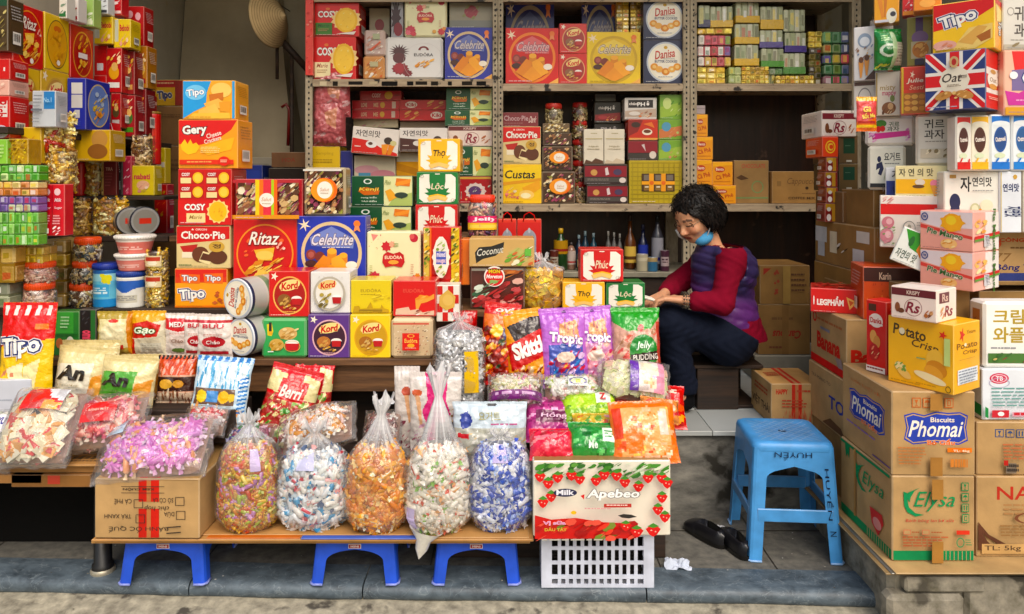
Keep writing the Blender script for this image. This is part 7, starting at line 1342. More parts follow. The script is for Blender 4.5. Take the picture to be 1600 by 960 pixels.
bx(108,203,172,252,3.4,.14,plain('c8a024',E(.75,.3,.2,.3,'b88a4a'),E(.7,.7,.25,.25,'8a5a2a')),'dull yellow box under the blue picture box',z0=PZ(252,3.4))
bx(-12,-4,12,80,2.95,.1,('4a3a22',[R(0,0,1,.15,'1c4a34'),S_(24,.1,.2,.9,.95,.14,.05,['a89a5a','c8b87a','5a4a2a'],3)]),'dark nut pack with a green header at the top left corner',z0=PZ(80,2.95))
h1 = bx(-30,150,15,215,2.93,.12,('c81a1e',[R(.45,.1,.95,.5,'d8d0cc'),T('Rich',.7,.3,.6,.3,'c02028',.02,rot=90),E(.7,.86,.3,.16,'c8b8c8')]),'red box standing at the left edge of the photo',z0=PZ(216,2.93))
h2 = bx(-30,125,14,149,2.93,.12,plain('d8a89a',S_(8,.1,.2,.9,.8,.1,.14,['c88a7a','e8c8b8'],3)),'pale pink pack on the red box at the left edge',z0=h1)
bx(-30,92,15,124,2.93,.12,plain('c01a1e',R(.8,.4,.86,.6,'e0d0cc')),'plain red box above the pale pink pack',z0=h2)
tops = [(92,104,-6,29,'d8d4cc','2a6a3a','white and green milk carton above the golden yellow box'),(106,122,-4,34,'d8d2ce','a81c24','white and red milk carton above the red ringed box'),(122,146,-4,42,'9ab86a','d8e0c0','pale green drink carton beside the milk cartons'),(150,168,-6,22,'d0d4d8','3a3a44','white carton with black spots at the top of the left stack'),(169,190,-8,24,'b81c28','e0c8c8','red and white carton at the top of the left stack')]
for k,(a,b_,t_,bt,c1,c2,lab) in enumerate(tops):
 bx(a,t_,b_,bt,3.3 + .1 * k,.07,(c1,[S_(7,.1,.2,.9,.9,.22,.08,[c2,mixc(c2,'ffffff',.2)],k,sides=5),R(0,.8,1,.95,c2)]),lab,'drink_carton','carton',z0=PZ(bt,3.3 + .1 * k))
yl = ('d8bc2e',[R(0,0,.28,.8,'b8bcae'),T('Bebobi',.66,.3,.6,.24,'b82a3a',.03),S_(8,.35,.5,.98,.9,.1,.1,['d8a08a','e0c8a0','c86a5a'],3)])
u1 = bx(146,118,166,145,3.66,.1,plain('b41c20',R(.2,.3,.8,.7,'c8302c')),'red pack under the yellow wafer box of the left stack',z0=PZ(145,3.66))
RP = [(166,190,75,145,3.66,'red tall pack with a cake picture in the left stack'),(190,210,80,148,3.72,'dark red pack with a brown picture in the left stack'),(211,230,72,138,3.8,'tall red and gold pack at the end of the left stack'),(173,189,146,200,3.66,'red pack with pale label, lower in the left stack'),(190,211,149,214,3.72,'red pack with a green strip, lower in the left stack'),(212,228,139,210,3.8,'dark red narrow pack behind the red can')]
for k,(a,b_,t_,bt,Y,lab) in enumerate(RP):
 bx(a,t_,b_,bt,Y,.1,(('b01c20','8a1c1e','a8701c','a81c22','981c24','7a141a')[k],[E(.5,.55,.36,.16,('d8a02a','6a3a2a','d8b050','5a4a2a','3a6a2a','5a1a1a')[k]),E(.55,.42,.22,.1,'d8b06a'),R(.1,.78,.9,.9,('d8d8d4','b8884a','8a1c20','c0c0bc','4a8a2a','8a2a2a')[k]),S_(10,.1,.1,.9,.35,.12,.05,['e0b04a','c83a2a','f0d8b0'],k)]),lab,'snack_pack','snack pack',z0=PZ(bt,Y),group='red and gold packs in the left stack')
ya_ = bx(147,71,168,117,3.67,.1,plain('b81c20',R(.2,.6,.7,.85,'d0ccd0')),'bright red pack with a pale label beside the red ringed box',z0=u1)
bx(147,26,176,70,3.64,.1,yl,'yellow and grey wafer box in the left stack',z0=ya_,group='yellow wafer boxes in the left stack')
bx(177,30,204,75,3.66,.1,yl,'yellow wafer box beside its grey sided twin',z0=PZ(75,3.66),group='yellow wafer boxes in the left stack')
bx(193,10,225,72,3.82,.1,('a8141e',[E(.3,.2,.16,.1,'d8a8b0'),E(.72,.25,.14,.1,'d8a8b0'),S_(10,.1,.35,.9,.9,.1,.05,['c8303a','e0b8bc','d8505a'],4)]),'crimson biscuit pack at the top end of the left stack','snack_pack','snack pack',z0=PZ(72,3.82))
wb_ = bx(50,142,87,199,2.98,.08,('b8bcc2',[R(.5,0,1,.5,'2a7ab8'),Ln(.04,.1,.44,.95,9,'8a8e96',3,.3),T('No.1',.75,.25,.36,.14,'9ac4e0',.02),R(.0,.5,.5,.56,'6a6e78')]),'white and blue box leaning on the yellow picture box',z0=PZ(199,2.98))
yb_ = bx(18,199,64,255,3.0,.12,('d4b01e',[E(.4,.4,.2,.16,'a8702a'),S_(10,.5,.1,.95,.9,.1,.08,['d88a3a','b85a2a','e8d0a0'],3)]),'yellow box below the yellow picture boxes',z0=PZ(256,3.0))
GJ = ['e0b040','f4d878','c08c30','f8eab0','a8743a',('b88a2a','d8c070')]
def gjar(px,hw,t_,b_,Y,lab,cols=GJ,n=80,s=1): jar(px,hw,t_,b_,Y,cols,None,lab,n=n,lidf=0,prof=[(0,.96),(.03,1),(.96,1),(1,.97)],name='gold_jar',mt='candywrap',size=.036,z0=PZ(b_,Y),seed=s,sq=4,core='b48c30')
gjar(76,14,172,236,3.02,'clear tub of gold and red wrapped sweets below the white and blue box',GJ + ['b8341c','a82a1a'],80,1)
gjar(99,10,176,236,3.08,'narrow clear tub of dark gold sweets',GJ,60,2)
gjar(82,20,237,287,3.02,'wide clear tub of brown and gold nuts below the gold and red tub',GJ + ['8a6a3a','c8b080'],110,3)
gjar(102,10,237,300,3.1,'slim tub of brown nuts beside the red tall can',GJ,60,4)
bx(12,217,44,257,2.88,.08,('c8a01c',[S_(60,.02,.02,.98,.98,.06,.05,['f0d840','a87c10','e0bc28','8a640c'],3)]),'gold foil pack below the yellow box','foil_pack','foil pack',z0=PZ(257,2.88),mt='foil')
bx(-14,218,11,257,2.86,.1,plain('8ac04a',Ln(.2,.2,.9,.8,4,'b8d88a',3)),'light green pack at the left edge beside the gold foil pack','snack_pack','snack pack',z0=PZ(257,2.86))
LB = [(-25,258,63,283,2,7,['4fa42c','6ab83a','b8d08a'],'shiny green bundle on top of the left edge stack'),(-25,284,62,306,2,6,['c87a1c','d8b04a','e0c87a'],'orange and yellow bundle in the left edge stack'),(-25,307,61,331,2,7,['6a4a9a','a8b08a','7a5aa8'],'purple and grey bundle in the left edge stack'),(-25,332,60,384,3,9,['5fb02e','74c23c','8ac85a','4a9a24'],'tall bright green bundle at the bottom of the left edge stack')]
pb = PZ(384,2.86)
for k in (3,2,1,0):
 a,t_,b_,bt,r,c_,cl,lab = LB[k]; o = bundle(a,t_,b_,bt,2.86,.06,r,c_,cl,lab,z0=pb,seed=40 + k); pb = TOP[o.name] + .001
bundle(-25,385,23,442,2.9,.08,2,2,['b8901c','d8b02a','c8d08a'],'gold and green bundle under the tall green one',z0=PZ(443,2.9),mt='foil',seed=50)
bundle(-25,443,16,482,2.92,.08,2,1,['8a9070','6a7056'],'dull olive bundle behind the large yellow and red wafer bag',z0=PZ(482,2.92),seed=51)
gk = bundle(50,376,100,482,3.22,.25,5,3,['a8841c','c8a42c','7a5c10'],'tall stack of gold packs behind the candy jars',z0=Z2 + .001,mt='foil',seed=52)
bundle(24,386,67,412,2.97,.1,2,4,['e0bc1c','f0d030','c8a010'],'bright gold foil brick on the orange lidded jars',z0=PZ(413,2.97),mt='foil',seed=53)
ZJ = PZ(475,2.97)
OR = 'e0571e'
j_ = jar(46,25,443,482,2.95,['c8a890','d8c0b0','a8786a','e0d0c8'],OR,'round jar of pale sweets with orange lid, lower of two at the left',lidf=.28,n=90,size=.026,z0=PZ(483,2.95),seed=2,group='round sweets jars with orange lids')
jar(46,26,411,442,2.95,['d0a890','e0c8b8','b07a6a','c89080'],OR,'round jar of pale sweets with orange lid, upper of two at the left',lidf=.28,n=90,size=.026,z0=j_,seed=3,group='round sweets jars with orange lids')
CJ = ['3a2a20','c8b080','6a4a2a','e0d8c8','2a3a3a','b8a058']
ja = jar(117,22,444,482,3.22,CJ,OR,'round jar of dark sweets with orange lid, bottom of three',lidf=.3,n=90,size=.028,z0=Z2 + .001,seed=4,group='round sweets jars with orange lids')
jb = jar(121,20,409,443,3.22,CJ,OR,'round jar of dark sweets with orange lid, middle of three',lidf=.3,n=80,size=.028,z0=ja,seed=5,group='round sweets jars with orange lids')
jar(125,22,372,408,3.22,CJ,OR,'round jar of dark sweets with orange lid, top of three',lidf=.3,n=90,size=.028,z0=jb,seed=6,group='round sweets jars with orange lids')
can(156,19,413,482,3.22,('6fbcd8',[R(0,0,1,.12,'2f6ab0'),R(0,.12,1,.3,'9ad0e0'),P([(.5,.1),(.8,.16),(.75,.4),(.55,.34)],'e0d83a'),R(.2,.4,.72,.72,'4aa8d8'),Ln(.24,.46,.68,.66,3,'d8eef4',3),R(0,.78,1,1,'2f8ac8')]),'light blue plastic jar with dark blue lid beside the orange lidded jars','milk_jar','jar',lid=(.13,1.04,'223a9a'),z0=Z2 + .001,mt='plastic')
cbw = can(194,21,425,483,3.21,('e0dfd8',[R(0,.12,1,.36,'2f62b8'),P([(.2,.34),(.5,.52),(.8,.34),(.8,.2),(.2,.2)],'2f62b8'),R(.2,.58,.8,.82,'c8c4b4'),Ln(.24,.62,.76,.78,3,'8a8a8a',3)]),'white and blue plastic jar with dark blue lid under the pink tubs','milk_jar','jar',lid=(.16,1.0,'24408f'),z0=Z2 + .001,mt='plastic')
tubp = [(0,.78),(.05,.82),(.86,1),(1,1.02)]
tb1 = can(196,26,398,424,3.2,('d88078',[R(0,0,1,.2,'e6ded6'),R(.1,.3,.9,.9,'dd8a80'),Ln(.2,.5,.8,.8,2,'f0c8c0',3)]),'pink plastic tub with white lid, lower of two','tub','tub',tubp,(.2,1.08,'ece8e2'),'plastic',cbw)
can(197,28,369,397,3.2,('da7c72',[R(0,0,1,.2,'e6ded6'),R(.1,.3,.9,.9,'d8786e'),Ln(.2,.5,.8,.8,2,'f0c8c0',5)]),'pink plastic tub with white lid, upper of two','tub','tub',tubp,(.2,1.08,'ece8e2'),'plastic',tb1)
qz = Z2 + .001
for k,(t_,b_) in enumerate(((458,482),(425,457),(394,424))):
 q = jar(237,18,t_,b_,3.22,['d8b040','e8d070','c89a2a','f0e4b0','b8a080'],None,('lowest','middle','topmost')[k] + ' clear tub of gold sweets in the stack beside the tall orange boxes',z0=qz,lidf=0,prof=[(0,.9),(.05,.95),(.9,1),(1,1)],n=70,size=.03,mt='foil',seed=60 + k,name='sweets_tub',cat='tub',art=(.25,.2,.75,.75,('d8c8a0',[R(.1,.1,.9,.5,'b8402a'),E(.5,.7,.3,.2,'e8e0c8')])) if k else None); qz = q
Z3L = Z3 + .001
bx(63,288,101,368,2.93,.06,('c81f30',[E(.26,.14,.14,.07,'e8c8cc'),E(.72,.14,.14,.07,'e8c8cc'),R(.47,0,.53,1,'a81828'),T('Sugar',.26,.46,.34,.06,'e8c8cc',.02),T('Sugar',.76,.46,.34,.06,'e8c8cc',.02),T('Milk',.26,.3,.3,.07,'f0d8dc',.02,sh=.2),T('Milk',.76,.3,.3,.07,'f0d8dc',.02,sh=.2),Ln(.1,.6,.42,.8,4,'e0a0a8',3),Ln(.58,.6,.92,.8,4,'e0a0a8',5),R(.08,.86,.42,.96,'e8d8d8'),S_(8,.58,.84,.92,.98,.08,.03,['e8d8dc'],3)]),'tall red double pack with white lettering beside the green bundles','snack_pack','snack pack',z0=PZ(369,2.93))
gjar(119,15,308,369,3.52,'tall tub of dark brown wrapped sweets on the upper step',['b07c38','d8a84a','8a5c2c','f0cc78'],80,5); gjar(158,18,309,369,3.52,'tall tub of glittering gold sweets on the upper step',GJ,100,6); gjar(185,9,309,369,3.54,'slim tub of gold sweets beside the wide glittering one',GJ,50,7)
for k,px in enumerate((205,227)):
 r = 22 / F * 3.55; root = empty('round_tin',(PX(px,3.55),3.55,Z3L + r),(0,0,math.radians(42))); tag(root,('left','right')[k] + ' one of two grey round tins standing on edge on the upper step','tin')
 m = M(); m.lathe([(r,0,'2a2c3a'),(r,.01,'20222e'),(r,.015,'b0b0aa'),(r,.075,'a8a8a2')],'aaaaaa',36,ax='y'); m.make('tin_body','tin',root)
 m = M(); lay(m,[E(.5,.5,.47,.47,'9a9a98'),E(.5,.5,.4,.4,'8a8780'),R(.3,.4,.7,.6,'c83a2a')],lambda u,v,k_: Vector(((u - .5) * r * 2,-.001 - k_,(.5 - v) * r * 2))); m.make('lid','card',root)
Z5 = PZ(306,3.6)
m = M(); m.box(-2.2,PX(262,3.6),3.56,3.9,Z5 - .02,Z5 - .002,'4a3422',.002); o = m.make('thin_board','darkwood'); tag(o,'thin dark board lying on the gold tubs of the upper step','board')
can(119,11,251,306,3.6,plain('c8201c',R(.3,.3,.7,.8,'d83a2a'),Ln(.35,.35,.65,.7,4,'e8a03a',3)),'plain tall red can in the left stack',z0=Z5,lid=(.06,1.0,'8a1814'))
gjar(143,12.5,245,306,3.6,'tall gold tin like tub of sweets beside the plain red can',GJ,70,8)
bx(158,246,182,306,3.6,.08,('6a1418',[R(0,0,.14,1,'b89a5a'),S_(14,0,.05,.14,.95,.05,.04,['3a2a1a','d8c080'],3),T('TIRA',.55,.3,.5,.09,'c8a090',.02),Ln(.3,.4,.8,.8,5,'8a3a3a',3)]),'dark red box with a gold edge beside the tall gold tub',z0=Z5)
bx(183,248,191,306,3.62,.08,plain('1c1418'),'thin black box edge beside the dark red box',z0=Z5)
bx(191,244,205,306,3.63,.08,('b02a48',[S_(12,.1,.05,.9,.95,.2,.05,['e8c8d0','d86a84'],3)]),'narrow raspberry pink pack in the left stack','snack_pack','snack pack',z0=Z5)
bx(206,259,241,306,3.64,.08,('c8b42a',[T('nabati',.45,.36,.76,.2,'b82a4a',.03),E(.5,.66,.3,.16,'d8a88a'),S_(8,.25,.5,.8,.9,.1,.07,['c88a7a','e0c8b0','b8a04a'],3)]),'yellow wafer pack with crimson lettering','snack_pack','snack pack',z0=Z5)
m = M(); w = 17 / F * 3.6
hexp = [(w * .62,0),(w,.09),(w * .62,.165),(-w * .62,.165),(-w,.09),(-w * .62,0)]
m.prism(hexp,0,.07,'c01824'); fn = flat((-w,0,.165),(2 * w,0,0),(0,0,-.165))
lay(m,[P([(.2,.02),(.78,.02),(.97,.45),(.8,.98),(.2,.98),(.03,.45)],'e0c8cc'),P([(.23,.04),(.76,.04),(.93,.45),(.77,.96),(.23,.96),(.07,.45)],'c01824'),T('Bon',.5,.2,.4,.14,'f0dce0',.02,sh=.2),Ln(.3,.34,.74,.4,1,'e8a8b0',3),P([(.2,.5),(.8,.56),(.78,.66),(.2,.6)],'e8d8c8'),E(.5,.76,.26,.1,'d84a4a')],fn)
o = m.make('hexagonal_tin','tin',None,(PX(166,3.6),3.59,PZ(245,3.59) )); tag(o,'red hexagonal tin with white edges on the dark red box','tin')
gjar(216,15,211,257,3.66,'clear tub of brown nuts above the yellow wafer pack',['8a6438','c0a070','6a4a2c','e0cca0'],70,9)
can(233,12,174,257,3.86,plain('b81c1a',R(.2,.2,.8,.5,'c83428'),S_(10,.2,.55,.8,.9,.12,.05,['c88a2a','a8281c'],3)),'tall dim red and gold can behind the tub of nuts',lid=(.04,1,'8a6a2a')); can(231,9,150,173,3.88,plain('8a2a1c',R(0,.4,1,.6,'c8a090')),'small dim red can on the tall red and gold can')
bx(243,231,258,287,4.0,.07,('c8b02a',[R(0,.4,1,.55,'c8c0b0'),R(0,.6,1,1,'b89a1c'),E(.5,.2,.3,.1,'e0cc4a')]),'narrow yellow pack in the dim corner behind the tall left stack','snack_pack','snack pack',z0=PZ(287,4.0))
bx(241,288,261,368,3.98,.08,('a81818',[S_(12,.1,.1,.9,.6,.15,.04,['c8501c','b8841c'],3)]),'dull red pack below the narrow yellow one','snack_pack','snack pack',z0=PZ(369,3.98))
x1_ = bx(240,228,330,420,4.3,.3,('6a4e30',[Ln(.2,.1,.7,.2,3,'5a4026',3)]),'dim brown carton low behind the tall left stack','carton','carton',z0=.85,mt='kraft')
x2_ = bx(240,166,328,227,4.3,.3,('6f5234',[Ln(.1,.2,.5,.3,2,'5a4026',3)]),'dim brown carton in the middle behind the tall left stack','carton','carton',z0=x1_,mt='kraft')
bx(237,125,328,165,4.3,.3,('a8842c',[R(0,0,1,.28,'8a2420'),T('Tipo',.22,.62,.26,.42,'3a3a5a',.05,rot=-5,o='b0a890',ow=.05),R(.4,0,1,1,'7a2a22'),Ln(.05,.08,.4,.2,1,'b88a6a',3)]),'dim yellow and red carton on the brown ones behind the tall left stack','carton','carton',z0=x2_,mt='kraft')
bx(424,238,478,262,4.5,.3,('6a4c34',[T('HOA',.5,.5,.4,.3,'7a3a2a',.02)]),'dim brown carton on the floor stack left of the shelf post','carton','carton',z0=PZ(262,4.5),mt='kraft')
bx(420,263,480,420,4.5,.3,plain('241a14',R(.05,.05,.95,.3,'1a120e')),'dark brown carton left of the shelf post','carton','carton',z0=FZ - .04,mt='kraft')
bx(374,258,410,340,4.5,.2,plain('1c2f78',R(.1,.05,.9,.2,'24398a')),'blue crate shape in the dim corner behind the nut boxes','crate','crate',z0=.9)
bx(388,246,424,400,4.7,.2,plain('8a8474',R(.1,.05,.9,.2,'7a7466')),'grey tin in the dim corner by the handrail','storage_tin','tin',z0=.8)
# --- cartons and bags at the front
bq = bx(147,748,312,852,2.51,.36,(KR,[R(.0,0,1,.012,KD),R(.42,0,.5,.38,'c22c1e'),R(.54,0,.62,.38,'c22c1e'),R(.42,.5,.5,1,'c22c1e'),R(.54,.5,.62,1,'c22c1e'),R(.5,0,.54,.38,'b5774a'),R(.5,.5,.54,1,'b5774a'),
 T('BÁNH ỐC QUẾ',.42,.86,.58,.12,'3a3028',.0,rot=180),T('CÀ PHÊ',.27,.38,.17,.1,'3a3028',0,rot=180),T('SÔ CÔ LA',.66,.36,.2,.1,'3a3028',0,rot=180),T('TRÀ XANH',.22,.64,.26,.09,'3a3028',0,rot=180),T('DỪA',.72,.6,.1,.1,'3a3028',0,rot=180),T('chic hop',.6,.48,.24,.1,'2a2420',0,sh=.2,rot=180),T('KEM CUỘN',.42,.16,.3,.06,'3a3028',.02,rot=180)]
 + [z for (x,y) in ((.78,.36),(.79,.6),(.38,.4),(.4,.66)) for z in (R(x,y - .07,x + .09,y - .06,'3a3028'),R(x,y + .07,x + .09,y + .08,'3a3028'),R(x,y - .06,x + .006,y + .07,'3a3028'),R(x + .084,y - .06,x + .09,y + .07,'3a3028'))]
 + [P([(.26,.1),(.68,.1),(.68,.11),(.26,.11)],'3a3028'),P([(.26,.21),(.68,.21),(.68,.22),(.26,.22)],'3a3028'),P([(.7,.8),(.84,.78),(.84,.8),(.7,.82)],'3a3028'),P([(.7,.9),(.84,.88),(.84,.9),(.7,.92)],'3a3028')]),
 'brown carton with red tape and upside down printing at the end of the low table','carton','carton',z0=TZ,mt='kraft',b=.004,T_=('c09a66',[R(.42,0,.5,1,'c22c1e'),R(.54,0,.62,1,'c22c1e'),R(.5,0,.54,1,'b5774a')]))
ST = 'd3251f'; LF = '4a8a34'
def berry(x,y,s,a=1.35): return [P([(x - s,y - .3 * s * a),(x - .4 * s,y - s * a),(x + .4 * s,y - s * a),(x + s,y - .3 * s * a),(x + .5 * s,y + .7 * s * a),(x,y + 1.1 * s * a),(x - .5 * s,y + .7 * s * a)],ST),P([(x - s * .8,y - .8 * s * a),(x,y - 1.4 * s * a),(x + s * .8,y - .8 * s * a),(x,y - .5 * s * a)],LF),E(x - .25 * s,y - .1 * s,.14 * s,.14 * s * a,'f0b0a0',6),E(x + .3 * s,y + .2 * s,.12 * s,.14 * s * a,'f0b0a0',6)]
ab = [S_(90,.02,.0,.98,.2,.035,.04,[LF,'6aa04a','3a7030','d8e0c8'],4)]
for x,y in ((.04,.17),(.1,.26),(.17,.18),(.27,.15),(.33,.2),(.45,.22),(.51,.14),(.6,.15),(.66,.24),(.76,.3),(.83,.18),(.93,.18),(.97,.25),(.06,.5),(.12,.42),(.93,.44),(.9,.6),(.95,.7)): ab += berry(x,y,.042,1.6)
ab += [P([(0,.66),(.12,.72),(.3,.7),(.5,.76),(.72,.78),(.74,.98),(0,.98)],'c8261f'),S_(40,.02,.72,.72,.97,.04,.05,['b01c1a','d8402f','a81818','e05a48','7a8a3a'],6)] + berry(.74,.88,.05) + berry(.86,.86,.055) + berry(.66,.8,.045) + \
 [E(.22,.34,.085,.055,'26284a'),T('Milk',.22,.335,.13,.07,'e8e8f0',.03),T('Apebeo',.57,.37,.38,.15,'f6f2ee',.03,sh=.2,o='7a7676',ow=.05),P([(.33,.38),(.36,.36),(.355,.43)],ST),R(.5,.49,.7,.54,'b83a30'),Ln(.52,.5,.68,.53,1,'f0d0c8',3),Ln(.36,.54,.56,.57,1,'d8a0a0',4),E(.28,.6,.02,.025,'e8b83a'),T('Vị sữa',.14,.74,.16,.06,'d880b8',.02,o='f0e8ec',ow=.03),T('DÂU TÂY',.15,.82,.16,.05,'c8b84a',.02),P([(.6,.64),(.64,.62),(.7,.63),(.74,.66),(.68,.68),(.63,.67)],'2a2624')]
ap = bx(833,720,1048,840,2.53,.34,('e6e0d0',ab),'white carton printed with strawberries on the white plastic basket','carton','carton',z0=.194,mt='card',b=.004,R_=('a98050',[]),T_=(KD,[]))
candybag(376,46,848,700,662,2.515,[('c8942a','e0b850'),('d8b83a','e8d880'),('b8622a','d0904a'),('c88a3a','a8502a'),('a8b43a','c8d080'),('c88030','e8c060'),('b87ab0','d8a8d0'),('c8502a','d88a50'),('d0a040','8a6a20')],'tall clear bag of multicoloured twisted sweets, leftmost on the low table',n=900,size=.031,z0=TZ + .001,seed=11,paper=(.45,.84,.32,.22,'c9b8dc'),core='b08a50')
candybag(481,56,832,712,676,2.535,[('e4e6ea','f0f0f0'),('dfe2e8','c84a5a'),('4a9ac8','d8e6f0'),('e8e4e0','e0a0a0'),('d8dcd8','b8c8d8'),('e6e2dc','5a6a8a')],'wide clear bag of white sweets with blue and red marks on the low table',n=540,size=.0423,z0=TZ + .001,seed=12,paper=(-.1,.9,.5,.2,'c8c8e8'),core='c0c0c4',depth=.7)
candybag(583,47,848,706,634,2.515,[('d8861c','e8b860'),('e09420','f0d090'),('c8701a','d89a40'),('e8a838','f4e8c8'),('d07c18','e0a040')],'clear bag of orange wrapped sweets in the middle of the low table',n=480,size=.045,z0=TZ + .001,seed=13,core='c07a28',neckx=.35)
wbag = candybag(681,50,852,706,588,2.505,[('e6e0d6','f0ece4'),('e2dcd0','f0ece6'),('ded8cc','e8e4dc'),('e8e2d8','d86a5a'),('d8d4c4','8ab85a'),('e6d8c4','e8b07a')],'tall clear bag of white sweets gathered to a knot, beside the blue sweets bag',n=560,size=.042,z0=TZ + .001,seed=14,paper=(-.75,.2,.3,.26,'cdbfe4'),core='c4bcb0')
m = M(); m.lathe([(.002,-.085),(.018,-.05),(.034,-.015),(.05,.02)],'e4e0d8',14,cap=False)
m.v = [(x * (1 + .2 * math.sin(z * 90)),y * .8,z) for x,y,z in m.v]
o = m.make('hanging_tip','candywrap',wbag,(-.04,-.07,.004)); o.rotation_euler = (0,math.radians(14),0)
candybag(781,48,838,706,688,2.525,[('2a4ab0','d8dce8'),('e4e6ec','3a5ac0'),('2f58c0','9ab0e0'),('d8dcE8'.lower(),'e8e8ee'),('1f3a98','c8d0e8')],'clear bag of blue and white sweets at the right end of the low table',n=540,size=.042,z0=TZ + .001,seed=15,paper=(.0,.94,.55,.18,'c8bce8'),core='6a80c0')
pillowbag(497,672,62,34,2.72,[('d8943a','f0e0c8'),('e0d8d0','e8e4e0'),('c8803a','e8d8c0'),('e8c8c0','f0e8e4')],'clear bag of orange and white sweets lying behind the wide white sweets bag',tilt=-50,roll=-14,n=180,size=.04,seed=21,thick=.08)
pillowbag(392,690,38,26,2.74,[('3f8a4a','b8d8b8'),('4a4a9a','c0c0e0'),('8a3a5a','d8b0c0'),('d8d8dc','e8e8e8')],'clear bag with green and blue wrappers behind the multicoloured sweets bag',tilt=-45,n=110,size=.036,seed=22,thick=.06)
pillowbag(598,672,30,30,2.78,[('8a4a4a','c8b0a8'),('d8d0c8','e0dcd8'),('6a4038','a88a80')],'small clear bag of dark red sweets behind the orange sweets bag',tilt=-40,n=120,size=.024,seed=23,thick=.05)
m = M(); m.box(PX(330,2.9),PX(690,2.9),2.8,2.975,.21,.35,'5a3d24',.003); o = m.make('low_crate','darkwood',None); tag(o,'dark wooden crate behind the tall clear bags on the low table','crate')
XM = ['d8c88a','b8262a','e6d8a0','4a8a34','c83a34','e8dcb4','8ab05a']
xm = ('c9202a',[P([(.02,.07),(.34,.1),(.36,.32),(.0,.3)],'d8cc98'),P([(.66,.06),(.98,.1),(1,.34),(.7,.34)],'d8cc98'),R(0,.34,1,.92,'a83a34'),S_(150,.03,.36,.97,.9,.06,.045,XM,3,sides=4),P([(.26,.14),(.8,.14),(.78,.38),(.28,.38)],'c8141c'),T('Berri',.52,.28,.4,.14,'f0e0d8',.03,sh=.15),E(.74,.84,.1,.05,'e8e4e4')])
pouch(386,578,470,680,2.86,xm,'red and cream bag of cube sweets leaning to the right under the front row plank',puff=.035,roll=14,tilt=-12,win=(.03,.35,.97,.9,.012,40),seed=2,z0=.352)
pouch(446,570,510,680,2.93,xm,'red and cream bag of cube sweets partly hidden behind its leaning twin',puff=.035,roll=4,tilt=-10,win=(.03,.35,.97,.9,.012,40),seed=3,z0=.352)
pkp = ('d9d2cc',[R(.0,.0,1,.12,'e0d8d4'),P([(.3,0),(.74,0),(.72,.3),(.8,.45),(.7,.6),(.76,1),(.3,1),(.36,.6),(.24,.42),(.34,.3)],'d6307c'),E(.14,.22,.1,.04,'c8603a'),P([(.1,.24),(.2,.26),(.26,.6),(.2,.6)],'e0b088'),S_(14,.02,.55,.24,.9,.06,.03,['a8526a','c89ab0','e8e0e0'],3),S_(10,.78,.2,.98,.95,.06,.03,['c8b088','9a7a5a','d88a4a'],5),E(.52,.38,.12,.05,'e8609c')])
pouch(616,573,656,716,2.83,('d4ccc6',[R(0,0,1,.1,'e0d8d4'),E(.5,.26,.2,.05,'b8523a'),P([(.4,.3),(.6,.3),(.7,.6),(.6,.6)],'d8a880'),S_(22,.2,.6,.8,.88,.1,.03,['9a4a5a','c8a0a8','e0d8d8','7a3a4a'],3)]),'tall white snack pouch with a small wafer cone, left of the pink striped pouch',puff=.02,seed=4,z0=.352)
pouch(640,582,722,716,2.79,pkp,'tall white snack pouch with a broad pink band behind the knotted white bag',puff=.025,seed=5,z0=.352)
pouch(706,632,824,722,2.70,('c5d2dc',[R(0,.42,1,1,'b8b8ae'),S_(90,.02,.46,.98,.98,.03,.03,['d8d8d0','a8a89a','e8e6e0','c8b088','d8a85a'],4,sides=5),E(.18,.3,.08,.12,'2a3a8a'),P([(.1,.2),(.2,.14),(.22,.4),(.12,.44)],'3a4a9a'),T('요거트',.5,.22,.3,.15,'a8a478',.01),Ln(.52,.34,.9,.4,1,'b85a8a',3),E(.52,.045,.07,.022,'3a3a40'),P([(.06,.5),(.22,.52),(.22,.6),(.06,.58)],'c8303a')]),'pale blue snack pouch with grey lettering behind the blue sweets bag',puff=.03,seed=6,tilt=-8,z0=PZ(722,2.7),wr=.005)
candybag(716,38,632,520,498,2.84,[('e8e8ea','f4f4f4'),('dcdce0','f0f0f2'),('f0eeec','4a4a50'),('d0d0d4','e8e8ec')],'clear bag of silver white sweets with a red and yellow label',n=300,size=.04,z0=ST2 + .001,seed=16,depth=.55,core='a8a8ac',rfn=lambda t: blob_r(min(1,t * .9)),paper=(.5,.52,.55,.5,'e0b83a'),mt='foil')
def gum(px): return S_(60,.08,.35,.92,.9,.07,.045,px,3)
pouch(744,478,803,606,2.985,('c8201e',[R(.02,.14,.98,.32,'d8702a'),R(.06,.3,.96,.9,'8a2018'),S_(70,.06,.3,.96,.9,.08,.04,['d89a2a','c83a24','3a4a2a','e0b84a','6a1c18','d85a2a'],4),E(.72,.36,.16,.1,'3a3a6a'),E(.4,.34,.16,.08,'e8b82a'),T('ovi',.55,.08,.5,.07,'f0d0c8',.03,sh=.2)]),'tall red bag of jelly sweets left of the yellow and red candy bag',puff=.035,roll=6,tilt=-12,win=(.05,.3,.95,.9,.01,40),seed=7,z0=ST1 + .001)
pouch(796,488,860,600,2.965,('e39a1e',[P([(.1,.2),(.5,.14),(1,.06),(1,.36),(.3,.46)],'2c1a12'),P([(.05,.44),(1,.26),(1,.62),(.1,.78)],'c8181e'),T('Skittl',.56,.5,.78,.22,'f4efe8',.05,rot=-12),S_(50,.12,.74,.96,.93,.06,.04,['8a2a1c','d88a5a','e8c8a0','b8482a','6a1c14'],4),R(0,0,1,.1,'eaa028')]),'yellow and red candy bag with bold white lettering',puff=.04,roll=-7,tilt=-12,win=(.1,.74,.96,.93,.01,40),seed=8,z0=ST1 + .001)
